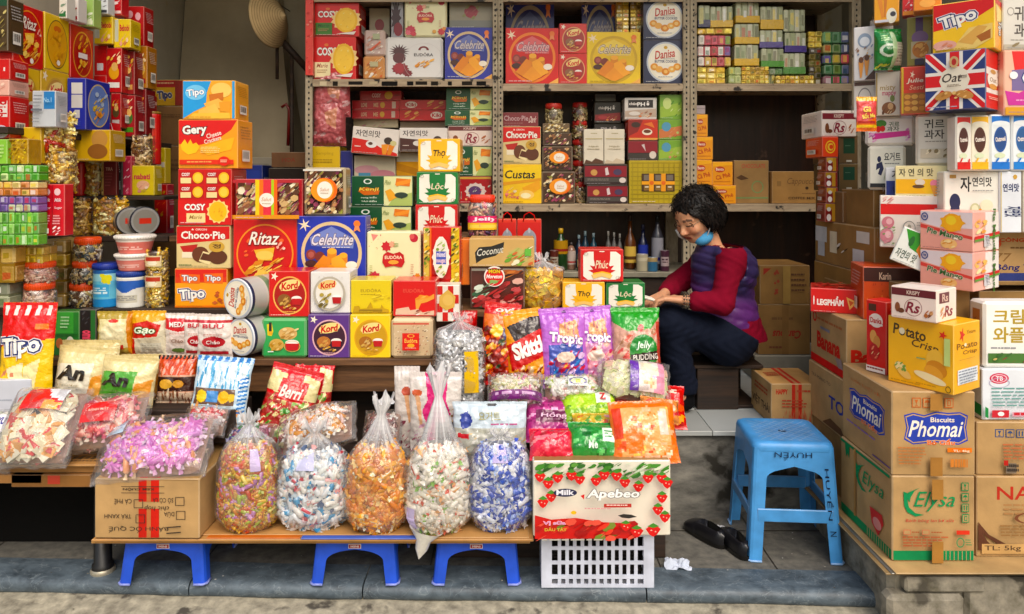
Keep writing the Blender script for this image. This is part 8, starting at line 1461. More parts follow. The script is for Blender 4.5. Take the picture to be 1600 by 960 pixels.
tr = lambda s: ('b56ac8',[R(.16,.46,.9,.95,'4a5ab0' if s else 'c88ab0'),S_(50,.16,.46,.9,.94,.07,.045,['3a8ad0','2a4a9a','c8304a','e0a03a','8a2a5a','d8b8e0'] if s else ['d84a5a','e8a0b0','f0d8d0','c8306a','e0b0a0'],5),P([(.4,.38),(.42,.2),(.8,.16),(.86,.38)],'d89a6a'),S_(16,.42,.18,.84,.36,.02,.09,['c88a5a','a85a6a','e0b888'],3),T('Tropic',.55,.4,.74,.16,'f2eae8',.04,rot=8,o='7a3a9a',ow=.03),E(.55,.05,.05,.02,'6a3a7a'),E(.52,.62,.2,.07,'e8d0c0')])
pouch(848,486,922,602,2.955,tr(1),'purple fruit candy bag with a blue front, left of its pink twin',puff=.04,tilt=-12,win=(.16,.46,.9,.95,.01,40),seed=9,z0=ST1 + .001,roll=-3)
pouch(900,484,968,602,2.985,tr(0),'purple fruit candy bag with pink sweets, behind the blue fronted one',puff=.035,tilt=-12,win=(.16,.46,.9,.95,.01,40),seed=10,z0=ST1 + .001,roll=-5)
pouch(957,486,1035,570,2.97,('c89a88',[P([(0,0),(1,0),(1,.12),(.8,.3),(.3,.34),(0,.2)],'2f9a2c'),S_(46,.02,.28,.98,.97,.07,.06,['c8504a','d8b098','a87a5a','d86a5a','e8d0c0'],3),E(.62,.62,.3,.24,'2a8a3a'),E(.6,.72,.22,.16,'4aa04a'),T('Jelly',.62,.54,.3,.12,'e0f0e0',.02,sh=.2),P([(.34,.66),(.95,.6),(.96,.72),(.36,.78)],'3a2420'),T('PUDDING',.65,.69,.52,.08,'e8e0d8',.02,rot=-5),R(.9,.2,1,.9,'b8483a')]),'clear bag of pudding jellies with a green top and badge by the shopkeeper\'s knee',puff=.05,tilt=-14,win=(.03,.3,.97,.97,.008,35),seed=11,z0=ST1 + .03)
pouch(706,486,746,530,3.1,('b81c20',[S_(12,.1,.2,.9,.9,.1,.08,['d84a3a','8a1414'],3)]),'small crumpled red bag behind the silver white sweets',puff=.03,seed=12,nu=20,nv=20,z0=PZ(535,3.1))
PB_ = [('f0ecd4','f4f0e0'),('e8e8b4','f4f0dc'),('f0e0cc','f0c8b0'),('dce0a8','f0f0d8'),('f0e8cc','8a7a4a')]
pillowbag(990,597,57,33,2.86,PB_,'clear bag of cream taffies with a white and purple label',tilt=-35,roll=6,n=260,size=.03,seed=31,thick=.07,block=True,art=(-.2,-.7,.75,.8,('e8dcd8',[R(0,0,.22,1,'6a3aa8'),P([(.3,.1),(.9,.2),(.8,.9),(.3,.8)],'f0e4c8'),P([(.85,0),(1,0),(1,1),(.7,1)],'e8a0b8'),S_(10,.35,.2,.8,.8,.07,.1,['e0b088','d8c8e0','e8d0a0'],3)])))
pillowbag(805,613,43,28,2.84,[('e0d0a8','f0e8d8'),('c8c890','e8e8d0'),('d87a9a','f0c8d8'),('e8dccc','f0ece4')],'clear bag of mixed pale sweets with a purple stripe below the jelly bag',tilt=-35,n=180,size=.03,seed=32,art=(-.95,-.7,.95,-.25,('7a2a7a',[Ln(.1,.2,.9,.8,1,'d8b0d8',3)])))
pillowbag(893,608,47,22,2.86,[('eeeee8','f4f4f0'),('e8e8dc','b8c86a'),('f0ece8','f0b8b0')],'clear bag of white sweets with an oval label below the purple bags',tilt=-30,n=170,size=.034,seed=33,thick=.06,art=(-.15,-.1,.5,.6,('dfe4dc',[E(.5,.5,.44,.42,'5a4a9a'),E(.5,.5,.36,.34,'d8e0b8'),E(.5,.5,.16,.2,'b8c83a')])))
fl = [(936,612,1075,668,2.80,('c8201c',[S_(40,.03,.1,.97,.9,.06,.09,['e05a2a','e89a2a','b01818','f0d8c8','d8403a'],3),R(.3,.2,.5,.8,'e8843a')]),'long red and orange packet under the cream taffies',-38,4),(862,608,946,640,2.83,('c8182a',[P([(.1,.3),(.9,.2),(.9,.7),(.1,.8)],'e03a3a'),S_(10,.2,.2,.9,.8,.06,.12,['f0b0a8','e8c84a'],4)]),'flat bright red packet below the white sweets bag',-45,-5),
      (818,636,902,694,2.72,('a8327a',[S_(30,.04,.1,.96,.9,.08,.06,['c85a9a','7a1c58','e0a0c8','8a2464'],4),R(.2,.36,.9,.6,'6a1848'),T('Hồng',.55,.48,.5,.14,'e8c0d8',.02)]),'purple candy packet on the left of the bright heap',-40,3),(879,622,968,668,2.74,('8ab82a',[P([(.0,.2),(.5,.1),(1,.3),(1,.5),(0,.6)],'a8d03a'),S_(24,.1,.3,.9,.9,.06,.08,['6a9a1c','c8e05a','a8c83a'],3),R(.62,.1,.9,.45,'e8e8e0'),T('Z',.76,.28,.12,.2,'c83a3a',.04)]),'lime green candy packet in the middle of the bright heap',-42,-3),
      (896,656,964,692,2.66,('c8a83a',[S_(40,.05,.1,.95,.9,.09,.1,['d8c85a','c85a3a','6a9a3a','e8d8a0','d88a9a'],5)]),'small clear pack of mixed sweets between the two green packets',-40,0),(888,674,978,718,2.575,('2f8f3a',[S_(30,.05,.1,.95,.9,.08,.1,['3aa84a','1f6a2a','6ac06a','28803a'],3),R(.6,.25,.82,.6,'d8e8d8'),Ln(.64,.3,.8,.55,3,'3a8a4a',3),T('Me',.42,.7,.16,.2,'d8e8d8',.03)]),'bright green candy packet at the front of the bright heap',-42,2),
      (827,682,898,720,2.57,('cf2040',[S_(26,.04,.1,.96,.9,.09,.1,['e04a5a','a81430','e88a90','d83050'],4),R(.1,.3,.6,.4,'e87a8a')]),'crimson candy packet at the front left of the bright heap',-42,0),(958,642,1064,726,2.56,('e2761e',[R(.12,.12,.9,.88,'e8a86a'),S_(50,.12,.14,.9,.88,.07,.06,['f0b48a','e8842a','f4d8b8','e05a1c','f0c868'],3),P([(.2,.5),(.34,.4),(.5,.6),(.44,.84),(.22,.84)],'ea7a14'),R(.05,.1,.16,.6,'d8482a'),R(.74,.2,.86,.56,'d8c8b8'),Ln(.1,.9,.9,.97,1,'f0c0a0',4)]),'large orange candy packet at the front right of the bright heap',-30,-2),(1000,630,1062,660,2.72,('d88a4a',[S_(30,.05,.1,.95,.9,.09,.12,['e0b08a','c83a3a','d85a4a','e8d0b8'],5)]),'small reddish packet poking out over the floor tiles',-40,8)]
for k,(a,t_,b_,bt,Y,art,lab,tl,ro_) in enumerate(fl): pouch(a,t_,b_,bt,Y,art,lab,puff=.035,tilt=tl,roll=ro_,seed=20 + k,nu=30,nv=26,z0=PZ(bt,Y),win=(.04,.12,.96,.9,.009,45),name='sweet_packet',cat='sweet packet',wr=.006)
sp2 = M(); sp2.box(-2.3,PX(384,2.9),2.78,2.97,.42,.545,'3a2818',.003); o = sp2.make('low_crate','darkwood'); tag(o,'dark wooden crate under the standing snack bags at the left','crate')
pouch(-6,476,80,588,2.80,('efc51c',[R(0,0,1,.3,'d3171f'),P([(0,.3),(1,.3),(1,.34),(0,.42)],'d3171f'),T('Tipo',.46,.42,.74,.2,'f2efe8',.035,rot=-6,o='1c2a6a',ow=.07,o2='eae6ea',ow2=.11),P([(.2,.62),(.52,.56),(.5,.8),(.26,.8)],'f0e6b8'),P([(.54,.6),(.84,.52),(.72,.8),(.5,.82)],'ece0a8'),S_(8,.06,.66,.34,.86,.06,.03,['e8a88a','d88a6a'],3),R(0,.86,1,.98,'cf1820'),R(.68,.2,.92,.25,'e87a2a')] + [R(.04 + k * .2,.02,.12 + k * .2,.12,'e8dcd8') for k in range(5)]),'large yellow and red wafer bag at the left edge',puff=.03,seed=30,z0=.548,tilt=-6)
an = lambda g: ('d9ca9a',[R(.0,.0,1,.1,'cdbd8a'),P([(.06,.3),(.72,.26),(.66,.8),(.0,.86)],'58a03c' if g else 'e6dfcc'),T('An',.36,.44,.5,.26,'241a12',.05,sh=.25),P([(.72,.5),(.98,.4),(.94,.95),(.6,.96)],'d8923a'),E(.84,.72,.12,.14,'e8ac58'),T('gạo nướng',.3,.66,.4,.06,'8aa06a' if g else 'a89a7a',0),E(.62,.86,.1,.06,'e8e0d0'),P([(.0,.88),(.3,.8),(.3,.95),(0,.98)],'e0a850')])
pouch(92,534,184,632,2.93,an(0),'cream rice cracker bag behind its twin at the left',puff=.035,seed=31,z0=.548,tilt=-6)
pouch(80,545,172,636,2.85,an(0),'cream rice cracker bag with large dark lettering',puff=.04,seed=32,z0=.548,tilt=-8,roll=4)
pouch(186,556,250,640,2.9,an(0),'cream rice cracker bag mostly hidden behind the green panelled one',puff=.035,seed=33,z0=.548,tilt=-6)
pouch(150,560,238,645,2.81,an(1),'rice cracker bag with a green panel beside the cream ones',puff=.04,seed=34,z0=.548,tilt=-8,roll=5)
YP = 3.04
bx(82,487,124,545,YP,.06,('2f7a34',[R(0,0,.8,.5,'3f9a3c'),Ln(.3,.1,.66,.4,4,'a8d0a0',3),E(.28,.72,.14,.12,'b86a3a'),E(.7,.72,.16,.16,'d8d8c8'),R(0,.5,1,.53,'246a2a')]),'green tea box behind the rice cracker bags',z0=Z1 + .001)
bx(124,484,150,545,YP,.06,('1f1c20',[T('omi',.5,.55,.6,.24,'e0506a',.04,rot=90),R(.7,0,1,1,'2a6a34'),S_(6,.1,.05,.6,.3,.1,.04,['4a4a50'],3)]),'black snack box with pink letters beside the green tea box',z0=Z1 + .001)
pouch(152,487,208,562,YP,('b09a4a',[P([(.1,.16),(.9,.16),(.92,.8),(.08,.8)],'d8cfa0'),E(.5,.48,.34,.26,'e0d8b4'),R(.24,.74,.8,.84,'b8302a'),E(.5,.2,.14,.04,'c83a30'),P([(.85,0),(1,0),(1,1),(.92,1)],'c8801c')]),'beige noodle pouch between the black snack box and the red and yellow pouch',puff=.025,seed=35,z0=Z1 + .001)
pouch(206,486,260,560,YP,('d8d0b8',[P([(0,0),(1,0),(1,.2),(0,.3)],'dca42a'),P([(0,.28),(.5,.2),(.9,.3),(.8,.55),(0,.6)],'c8281f'),T('Gạo',.45,.42,.64,.18,'e8f0d8',.03,sh=.2,o='1f6a34',ow=.06),R(0,.6,.12,1,'c8281f'),R(.3,.7,.9,.95,'c8c4b4'),Ln(.34,.74,.86,.92,4,'a8a494',3)]),'red and yellow noodle pouch with green outlined lettering',puff=.025,seed=36,z0=Z1 + .001)
wp = lambda k: ('e0d6d0',[P([(0,.1),(1,.1),(1,.36),(.5,.42),(0,.34)],'c8242e') if not k else R(0,.12,1,.18,'b8303a'),T('MEDA' if not k else 'BƯU',.5,.24,.6,.12,'f2e8e4' if not k else 'b8303a',.03),E(.5,.62,.34,.13,'d8c8c0' if not k else 'b82a34'),T('Cháo',.5,.62,.4,.09,'8a6a5a' if not k else 'f0e0dc',.02),E(.5,.86,.24,.06,'5a7a3a') if not k else R(.1,.84,.9,.92,'a82a34'),Ln(.2,.44,.8,.5,2,'c89a90',3)])
for k,(a,b_) in enumerate(((258,304),(288,330),(308,364))): pouch(a,490 + k,b_,562,YP - .015 * k,wp(k),('white pouch with a red top band at the end of the pouch row','white pouch with a red badge, half hidden in the pouch row','white pouch with a red badge, front one beside the round tins')[k],puff=.02,seed=37 + k,z0=Z1 + .001)
st_ = lambda c: [z for k in range(9) for z in (P([(k / 9,0),(k / 9 + .06,0),(k / 9 + .04,.08),(k / 9 - .02,.08)],c),P([(0 + .0,.46 + k * .055),(.06,.45 + k * .055),(.06,.475 + k * .055),(0,.485 + k * .055)],c))]
pouch(243,558,304,650,2.86,('c89a80',[R(0,.02,1,.4,'c8502a'),S_(30,.02,.06,.98,.38,.04,.1,['d87a5a','a8381c','e8b0a0'],3),R(.05,.44,1,.74,'3a1c14'),E(.3,.58,.18,.1,'d8a84a'),E(.62,.58,.14,.08,'c89038'),R(0,.76,1,1,'b8a08a'),S_(26,.02,.76,.98,.98,.03,.1,['6a3a2a','d8c8b0','8a5a3a'],4)] + st_('201818')),'brown striped bag of jelly sticks beside the blue striped one',puff=.03,seed=41,z0=.548,tilt=-8)
pouch(292,564,382,662,2.80,('bfd4e2',[S_(60,.04,.06,.96,.46,.02,.1,['e4ecf0','6ab0d8','d8e4ea','4a9ac8'],3,rot=False),R(.06,.46,.8,.7,'6a5040'),E(.2,.58,.1,.09,'e8c83a'),R(.3,.5,.5,.66,'4a8ac8'),E(.6,.58,.1,.09,'e8b83a'),E(.74,.58,.06,.06,'e0c04a'),S_(30,.04,.72,.96,.97,.03,.08,['e8e0c0','e8a86a','c8dce8','f0d8b0'],4,rot=False)] + [P([(k / 8,.0),(k / 8 + .07,0),(k / 8 + .04,.07),(k / 8 - .03,.07)],'2f7ac0') for k in range(9)] + [P([(.84,.3 + k * .06),(.98,.27 + k * .06),(.98,.3 + k * .06),(.84,.33 + k * .06)],'2f7ac0') for k in range(9)]),'blue and white striped bag of jelly sticks leaning over the low table',puff=.03,seed=42,z0=.48,tilt=-14,roll=4)
bx(-20,594,46,640,2.77,.12,('c9cdd8',[Ln(.3,.4,.6,.46,1,'a8aebc',3)]),'plain white box under the large yellow and red bag',z0=LZ + .07,R_=('d4d6de',[R(.1,.2,.14,.7,'3a3a44'),S_(4,.3,.3,.6,.7,.08,.1,['4a4a54'],2)]),yaw=8)
CR = [('e4dcc0','f0ecdc'),('e8e0c8','4a4438'),('d85a5a','e8c8b8'),('e8dcb8','f0e8d0'),('e0a868','f0e0c8'),('e6e0cc','d8d4c0')]
pillowbag(68,668,58,62,2.60,CR,'clear bag of cream and red caramels hanging over the left table edge',tilt=-38,roll=0,n=300,size=.042,seed=51,block=True,thick=.075,art=(-.45,.25,.6,.85,('d8302c',[P([(.5,0),(1,0),(1,.6),(.7,.5)],'e0e0e4'),P([(.6,.6),(1,.7),(.9,1),(.55,1)],'e8a82a')])))
pillowbag(168,662,64,44,2.68,[('d84a4a','e8a8a0'),('c83038','e88a8a'),('e07a6a','f0c8b8'),('e8b0a0','f0e0d0'),('d85a7a','f0c0c8')],'clear bag of red and pink sweets between the caramels and the pink bag',tilt=-42,roll=-6,n=230,size=.045,seed=52,thick=.085,art=(-.3,-.35,.5,.35,('cf2a26',[T('BÁNH MẬT',.5,.4,.6,.2,'f0c0b0',.02)])))
pillowbag(246,702,88,52,2.60,[('d87ac8','e8a8dc'),('e08ad0','f0c0e4'),('c86ab8','e8b0e0'),('e8a070','f0d0b0'),('d890d8','f0d8ec')],'large clear bag of pink sweets on the upside down carton',tilt=-48,roll=-5,n=380,size=.058,seed=53,thick=.075,squash=.6,art=(-.85,.25,-.5,.8,('b8cce0',[Ln(.1,.2,.9,.8,3,'8a9ab8',3)])))
pillowbag(322,660,34,24,2.74,[('c83038','e8b0a8'),('e0d8d4','e8e0e0'),('d84a48','f0d0c8')],'small clear bag of red and white sweets behind the pink bag',tilt=-40,n=110,size=.038,seed=54,thick=.05)
pillowbag(0,690,34,48,2.64,[('d8dcd0','e8ece4'),('e4e4dc','5a7a5a'),('c8d0c0','e0e4dc')],'clear bag of pale green and white sweets cut off by the left edge',tilt=-35,n=160,size=.04,seed=55,block=True,art=(-.3,.1,.8,.7,('e4e4ea',[T('YU',.6,.4,.3,.4,'2a2a8a',.04)])))
# --- shopkeeper, grown from distance fields
def q3(px,py,Y): return np.array((PX(px,Y),Y,PZ(py,Y)))
class Field:
 def __init__(s,lo,hi,st):
  s.lo = np.array(lo,float); s.st = st; n = np.ceil((np.array(hi) - s.lo) / st).astype(int) + 1
  s.ax = [s.lo[i] + np.arange(n[i]) * st for i in range(3)]; s.F = np.full(n,.2)
 def sub(s,lo,hi,pad):
  i0 = np.maximum(0,np.floor((lo - pad - s.lo) / s.st).astype(int)); i1 = np.minimum(s.F.shape,np.ceil((hi + pad - s.lo) / s.st).astype(int) + 1)
  sl = tuple(slice(a,max(a,b)) for a,b in zip(i0,i1))
  return sl,np.meshgrid(*[s.ax[i][sl[i]] for i in range(3)],indexing='ij')
 def mix(s,sl,d,k,cut):
  f = s.F[sl]
  if cut: s.F[sl] = np.maximum(f,-d)
  else: h = np.maximum(k - np.abs(f - d),0) / k; s.F[sl] = np.minimum(f,d) - h * h * k / 4
 def cone(s,a,b,ra,rb,k=.02,cut=False):
  a,b = np.array(a,float),np.array(b,float); sl,(X,Y,Z) = s.sub(np.minimum(a,b),np.maximum(a,b),max(ra,rb) + .06)
  if X.size == 0: return
  ab = b - a; t = np.clip(((X - a[0]) * ab[0] + (Y - a[1]) * ab[1] + (Z - a[2]) * ab[2]) / max(ab @ ab,1e-9),0,1)
  s.mix(sl,np.sqrt((X - a[0] - ab[0] * t) ** 2 + (Y - a[1] - ab[1] * t) ** 2 + (Z - a[2] - ab[2] * t) ** 2) - (ra + (rb - ra) * t),k,cut)
 def ell(s,c,r,ax=None,k=.02,cut=False,fn=None):
  c = np.array(c,float); r = np.array(r,float); sl,(X,Y,Z) = s.sub(c,c,max(r) + .06)
  if X.size == 0: return
  A = np.eye(3) if ax is None else np.array(ax); D = [X - c[0],Y - c[1],Z - c[2]]
  L = [sum(A[i][j] * D[j] for j in range(3)) / r[i] for i in range(3)]
  n = np.sqrt(L[0] ** 2 + L[1] ** 2 + L[2] ** 2); d = (n - 1) * min(r) * (.5 + .5 * np.minimum(n,1.5))
  if fn is not None: d = d + fn(X,Y,Z)
  s.mix(sl,d,k,cut)
 def net(s):
  F = s.F; N = np.array(F.shape) - 1; S = F < 0
  cs = sum(S[i:N[0] + i,j:N[1] + j,k:N[2] + k].astype(np.int8) for i in (0,1) for j in (0,1) for k in (0,1))
  idx = np.argwhere((cs > 0) & (cs < 8)); I = np.full(N,-1); I[tuple(idx.T)] = np.arange(len(idx))
  P_ = np.zeros((len(idx),3)); W_ = np.zeros(len(idx))
  for ax in range(3):
   for a in (0,1):
    for b in (0,1):
     o = [0,0,0]; o[(ax + 1) % 3] = a; o[(ax + 2) % 3] = b; e = list(o); e[ax] = 1
     f0 = F[tuple((idx + o).T)]; f1 = F[tuple((idx + e).T)]; m_ = (f0 < 0) != (f1 < 0)
     t = np.where(m_,f0 / np.where(m_,f0 - f1,1),0); q = np.array(o,float) + np.zeros((len(idx),3)); q[:,ax] = t
     P_[m_] += q[m_]; W_[m_] += 1
  V = s.lo + (idx + P_ / W_[:,None]) * s.st; Q = []
  for ax in range(3):
   sl0 = [slice(None)] * 3; sl1 = [slice(None)] * 3; sl0[ax] = slice(0,-1); sl1[ax] = slice(1,None)
   ch = np.argwhere(S[tuple(sl0)] != S[tuple(sl1)]); u,v = (ax + 1) % 3,(ax + 2) % 3
   ch = ch[(ch[:,u] > 0) & (ch[:,v] > 0) & (ch[:,u] < N[u]) & (ch[:,v] < N[v])]
   fl = S[tuple(ch.T)]; c4 = []
   for du,dv in ((1,1),(0,1),(0,0),(1,0)): w_ = ch.copy(); w_[:,u] -= du; w_[:,v] -= dv; c4.append(I[tuple(w_.T)])
   q = np.stack(c4,1); q[~fl] = q[~fl][:,::-1]; Q.append(q)
  return V,np.concatenate(Q)
YP0 = 3.5
hc = q3(1086,337,3.46); hf = np.array((-.72,-.48,-.50)); hf /= np.linalg.norm(hf); hu = np.array((0,0,1.)) - hf[2] * hf; hu /= np.linalg.norm(hu); hr = np.cross(hf,hu); HX = [hf,hr,hu]
hp_ = lambda f,r,u: hc + hf * f + hr * r + hu * u
neck = q3(1120,396,3.49); shn,shf = q3(1142,402,3.36),q3(1108,404,3.64); chest,belly,hip = q3(1126,432,3.5),q3(1134,488,3.5),q3(1143,530,3.5)
eln,wrn = q3(1128,474,3.29),q3(1064,469,3.29); elf,wrf = q3(1056,446,3.62),q3(1034,462,3.44)
hpn,knn,ann = q3(1138,531,3.43),q3(1046,503,3.36),q3(1069,616,3.38); hpf,knf,anf = q3(1134,531,3.58),q3(1040,508,3.60),q3(1052,612,3.60)
toen,toef = q3(1046,634,3.33),q3(1030,634,3.55)
def limbs(fd,e,parts):
 if 'torso' in parts:
  fd.cone(neck + (0,0,-.05),chest,.075 + e,.115 + e,.05); fd.cone(chest,belly,.109 + e,.114 + e,.05); fd.cone(belly,hip,.114 + e,.122 + e,.05); fd.cone(shn,shf,.055 + e,.055 + e,.06); fd.cone(q3(1150,420,3.42),q3(1146,425,3.58),.08 + e,.08 + e,.05)
 if 'arms' in parts:
  fd.cone(shn,eln,.05 + e,.041 + e); fd.cone(eln,wrn,.041 + e,.026 + e); fd.cone(shf,elf,.05 + e,.041 + e); fd.cone(elf,wrf,.041 + e,.026 + e)
 if 'legs' in parts:
  for h_,k_,a_ in ((hpn,knn,ann),(hpf,knf,anf)): fd.cone(h_,k_,.085 + e,.06 + e,.03); fd.cone(k_,a_,.056 + e,.036 + e,.03)
fd = Field(q3(1000,286,3.2) - (.02,.12,0),q3(1190,286,3.5) + (.03,.3,.02),.0055); fd.ax[2] = np.arange(FZ - .01,PZ(284,3.4),.0055); fd.lo[2] = FZ - .01; fd.F = np.full([len(a_) for a_ in fd.ax],.2)
limbs(fd,-.022,('torso',)); limbs(fd,-.006,('arms','legs'))
fd.cone(ann,toen,.034,.024); fd.cone(anf,toef,.034,.024)
fd.cone(neck + (0,.0,-.04),hp_(-.03,0,-.07),.052,.046,.03)
fd.ell(hp_(-.005,0,.03),(.098,.076,.092),HX); fd.ell(hp_(.028,0,-.035),(.066,.062,.075),HX,.03)
fd.ell(hp_(.055,0,-.088),(.026,.028,.022),HX,.03)
fd.cone(hp_(.088,0,.004),hp_(.112,0,-.03),.008,.012,.012); fd.ell(hp_(.1,.012,-.036),(.01,.009,.008),HX,.008); fd.ell(hp_(.1,-.012,-.036),(.01,.009,.008),HX,.008)
for s_ in (-1,1):
 fd.ell(hp_(.07,s_ * .036,-.028),(.024,.026,.024),HX,.02); fd.cone(hp_(.089,s_ * .014,.022),hp_(.073,s_ * .05,.02),.006,.006,.012); fd.ell(hp_(.08,s_ * .031,.004),(.012,.015,.009),HX,.006)
 fd.ell(hp_(-.012,s_ * .076,-.015),(.018,.01,.03),HX,.01)
fd.cone(hp_(.09,-.02,-.06),hp_(.09,.02,-.06),.007,.007,.01); fd.cone(hp_(.086,-.016,-.07),hp_(.086,.016,-.07),.007,.007,.008)
def hand(w_,d,side,seed):
 d = d / np.linalg.norm(d); up = np.array((0,0,1.)); lat = np.cross(d,up); lat /= np.linalg.norm(lat); n_ = np.cross(lat,d)
 p0 = w_ + d * .02; p1 = w_ + d * .075
 for k in range(4):
  o = lat * (.0165 * (k - 1.5)); fd.cone(w_ + d * .005 + o * .6,p1 + o,.014,.0105,.008)
  L_ = (.036,.042,.04,.03)[k]; a1 = p1 + o; a2 = a1 + d * L_ * .85 - n_ * L_ * (.35 + .08 * k); a3 = a2 + d * L_ * .25 - n_ * L_ * .7
  fd.cone(a1,a2,.0098,.0085,.003); fd.cone(a2,a3,.0085,.0072,.003)
 t1 = w_ + d * .025 + lat * side * .028 + n_ * .004; t2 = t1 + d * .034 + lat * side * .012 - n_ * .01; t3 = t2 + d * .026 - lat * side * .006 - n_ * .012
 fd.cone(w_ + d * .01 + lat * side * .012,t1,.014,.0125,.008); fd.cone(t1,t2,.0115,.0095,.004); fd.cone(t2,t3,.0095,.0078,.003)
hand(wrn,np.array((-1,.05,.10)),1,1); hand(wrf,np.array((-.55,-.55,-.12)),-1,2)
V,Q = fd.net(); ctr = V[Q].mean(1); col = np.tile(C('cf9c7c'),(len(Q),1)); rel = ctr - hc; a_f,a_r,a_u = rel @ hf,rel @ hr,rel @ hu
def paint(mask,c_,t=1): col[mask] = col[mask] * (1 - t) + np.array(C(c_)) * t
fr_ = (a_f > .03) & (np.linalg.norm(rel,axis=1) < .17)
paint(fr_ & (np.abs(a_u + .03) < .022) & (np.abs(np.abs(a_r) - .036) < .022),'c07a5e',.5)
paint(fr_ & (np.abs(a_u + .065) < .009) & (np.abs(a_r) < .024),'a04a44',.8); paint(fr_ & (np.abs(a_u + .064) < .003) & (np.abs(a_r) < .022),'6a2a28',.8)
for s_ in (-1,1):
 paint(fr_ & (np.abs(a_u - .027 + .15 * np.abs(a_r * s_ - .03)) < .005) & (np.abs(a_r * s_ - .032) < .02),'3a2a24',.85); paint(fr_ & (np.abs(a_u + .001) < .0035) & (np.abs(a_r * s_ - .031) < .015),'241814',.9)
m = M(); m.arr(V,Q,col,0,1); person = m.make('person','skin'); tag(person,'seated shopkeeper in purple quilted vest and red sweater bending over busy hands','person')
def wear(nm,mt,bounds,st,build,colf,e=None):
 f_ = Field(bounds[0],bounds[1],st); build(f_)
 v_,q_ = f_.net(); m = M(); c_ = colf(v_[q_].mean(1)) if callable(colf) else np.tile(C(colf),(len(q_),1)); m.arr(v_,q_,c_,0,1); return m.make(nm,mt,person)
Bt = (q3(1000,520,3.2) - (.05,.1,.2),q3(1190,380,3.8) + (.06,.1,.12))
def folds(X,Y,Z,a=.003): return a * np.sin(X * 90 + Y * 40 + 6 * np.sin(Z * 30)) * np.sin(Z * 60 + X * 30)
def f1_(f_):
 for (a,b,ra,rb) in ((shn + (0,-.015,0),eln,.057,.054),(eln,eln + (wrn - eln) * .62,.054,.043),(shf,elf,.06,.055),(elf,elf + (wrf - elf) * .6,.055,.042)): f_.cone(a,b,ra,rb,.012)
 limbs(f_,.001,('torso',)); f_.cone(belly,hip + (.02,0,-.02),.128,.146,.05); f_.cone(neck + (0,0,-.05),neck + (-.014,0,.02),.08,.06,.03)
 X,Y,Z = np.meshgrid(*f_.ax,indexing='ij'); f_.F += folds(X,Y,Z); f_.F = np.maximum(f_.F,-(Z - PZ(546,3.5)))
wear('sweater','cloth',(q3(1030,552,3.2) - (.02,0,0),q3(1196,375,3.78)),.008,f1_,'780f28')
def f2_(f_):
 limbs(f_,.021,('torso',)); f_.cone(neck + (-.03,-.0,-.035),neck + (.015,.03,.0),.085,.07,.04); f_.cone(neck + (-.02,-.04,-.02),neck + (-.005,.04,.005),.07,.07,.03)
 X,Y,Z = np.meshgrid(*f_.ax,indexing='ij'); zz = Z + (X - belly[0]) * .25
 f_.F += .006 * np.abs(np.sin(zz * PI / .052)) ** .6 * -1 + .006 + folds(X,Y,Z,.002); f_.F = np.maximum(f_.F,-(Z + (X - hip[0]) * .2 - PZ(520,3.5)))
 f_.cone(shn + (-.002,-.085,.01),shn + (-.004,-.02,-.06),.062,.06,cut=True); f_.cone(shf + (-.005,.085,.01),shf + (-.005,.02,-.06),.062,.06,cut=True)
 f_.cone(neck + (0,0,-.05),neck + (-.012,0,.018),.088,.07,.03)
def vc(p):
 n_ = .5 + .5 * np.sin(p[:,2] * 34 + 2 * np.sin(p[:,0] * 17) + 1.1); t = np.clip((PZ(440,3.5) - p[:,2]) / .1 + n_ * .8 - .3,0,1)[:,None]
 return np.array(C('352c56')) * (1 - t) + np.array(C('5c2d70')) * t
wear('quilted_vest','nylon',(q3(1060,540,3.3) - (.03,.04,0),q3(1200,375,3.74)),.0065,f2_,vc)
def f3_(f_):
 for h_,k_,a_ in ((hpn,knn,ann),(hpf,knf,anf)): f_.cone(h_,k_,.104,.074,.04); f_.cone(k_,a_ + (0,0,.035),.07,.062,.04); f_.cone(h_,h_ + (.02,0,.02),.118,.118,.04)
 X,Y,Z = np.meshgrid(*f_.ax,indexing='ij'); f_.F += folds(X,Y,Z,.004); f_.F = np.maximum(f_.F,Z - PZ(522,3.5) - (hip[0] - X) * .62 - .05); f_.F = np.maximum(f_.F,.44 - Z)
wear('trousers','cloth',((PX(1010,3.4),3.22,FZ),(PX(1192,3.5),3.76,PZ(465,3.4))),.009,f3_,'141a2a')
def f4_(f_):
 for a_,t_ in ((ann,toen),(anf,toef)): f_.cone(a_ + (.012,.01,-.035),t_,.035,.032,.02); f_.cone(a_ + (.0,0,.03),a_ + (.008,0,-.03),.04,.038,.02)
 X,Y,Z = np.meshgrid(*f_.ax,indexing='ij'); f_.F = np.maximum(f_.F,FZ + .003 - Z)
wear('socks','cloth',((PX(1015,3.4),3.25,FZ - .01),(PX(1095,3.4),3.7,.5)),.007,f4_,'0c0d10')
def curl(X,Y,Z): return .003 * np.sin(X * 60 + 3 * np.sin(Z * 40)) * np.sin(Y * 70 + 2 * np.sin(X * 50)) + .002 * np.sin(X * 260 + Z * 190) * np.sin(Y * 90 - Z * 60)
def f5_(f_):
 f_.ell(hp_(-.026,0,.037),(.118,.099,.094),HX,.02,fn=curl); f_.ell(hp_(-.085,-.01,-.03),(.07,.088,.075),HX,.03,fn=curl); f_.ell(hp_(-.075,.04,-.055),(.05,.055,.055),HX,.02,fn=curl); f_.ell(hp_(-.03,.085,-.01),(.05,.035,.07),HX,.02,fn=curl); f_.ell(hp_(-.03,-.085,-.01),(.05,.035,.07),HX,.02,fn=curl)
 f_.ell(hp_(.085,-.008,-.042),(.085,.083,.102),HX,cut=True); f_.ell(hp_(.0,.02,-.115),(.06,.06,.05),HX,cut=True)
wear('hair','hair',(hc - .21,hc + .21),.0065,f5_,'15110f')
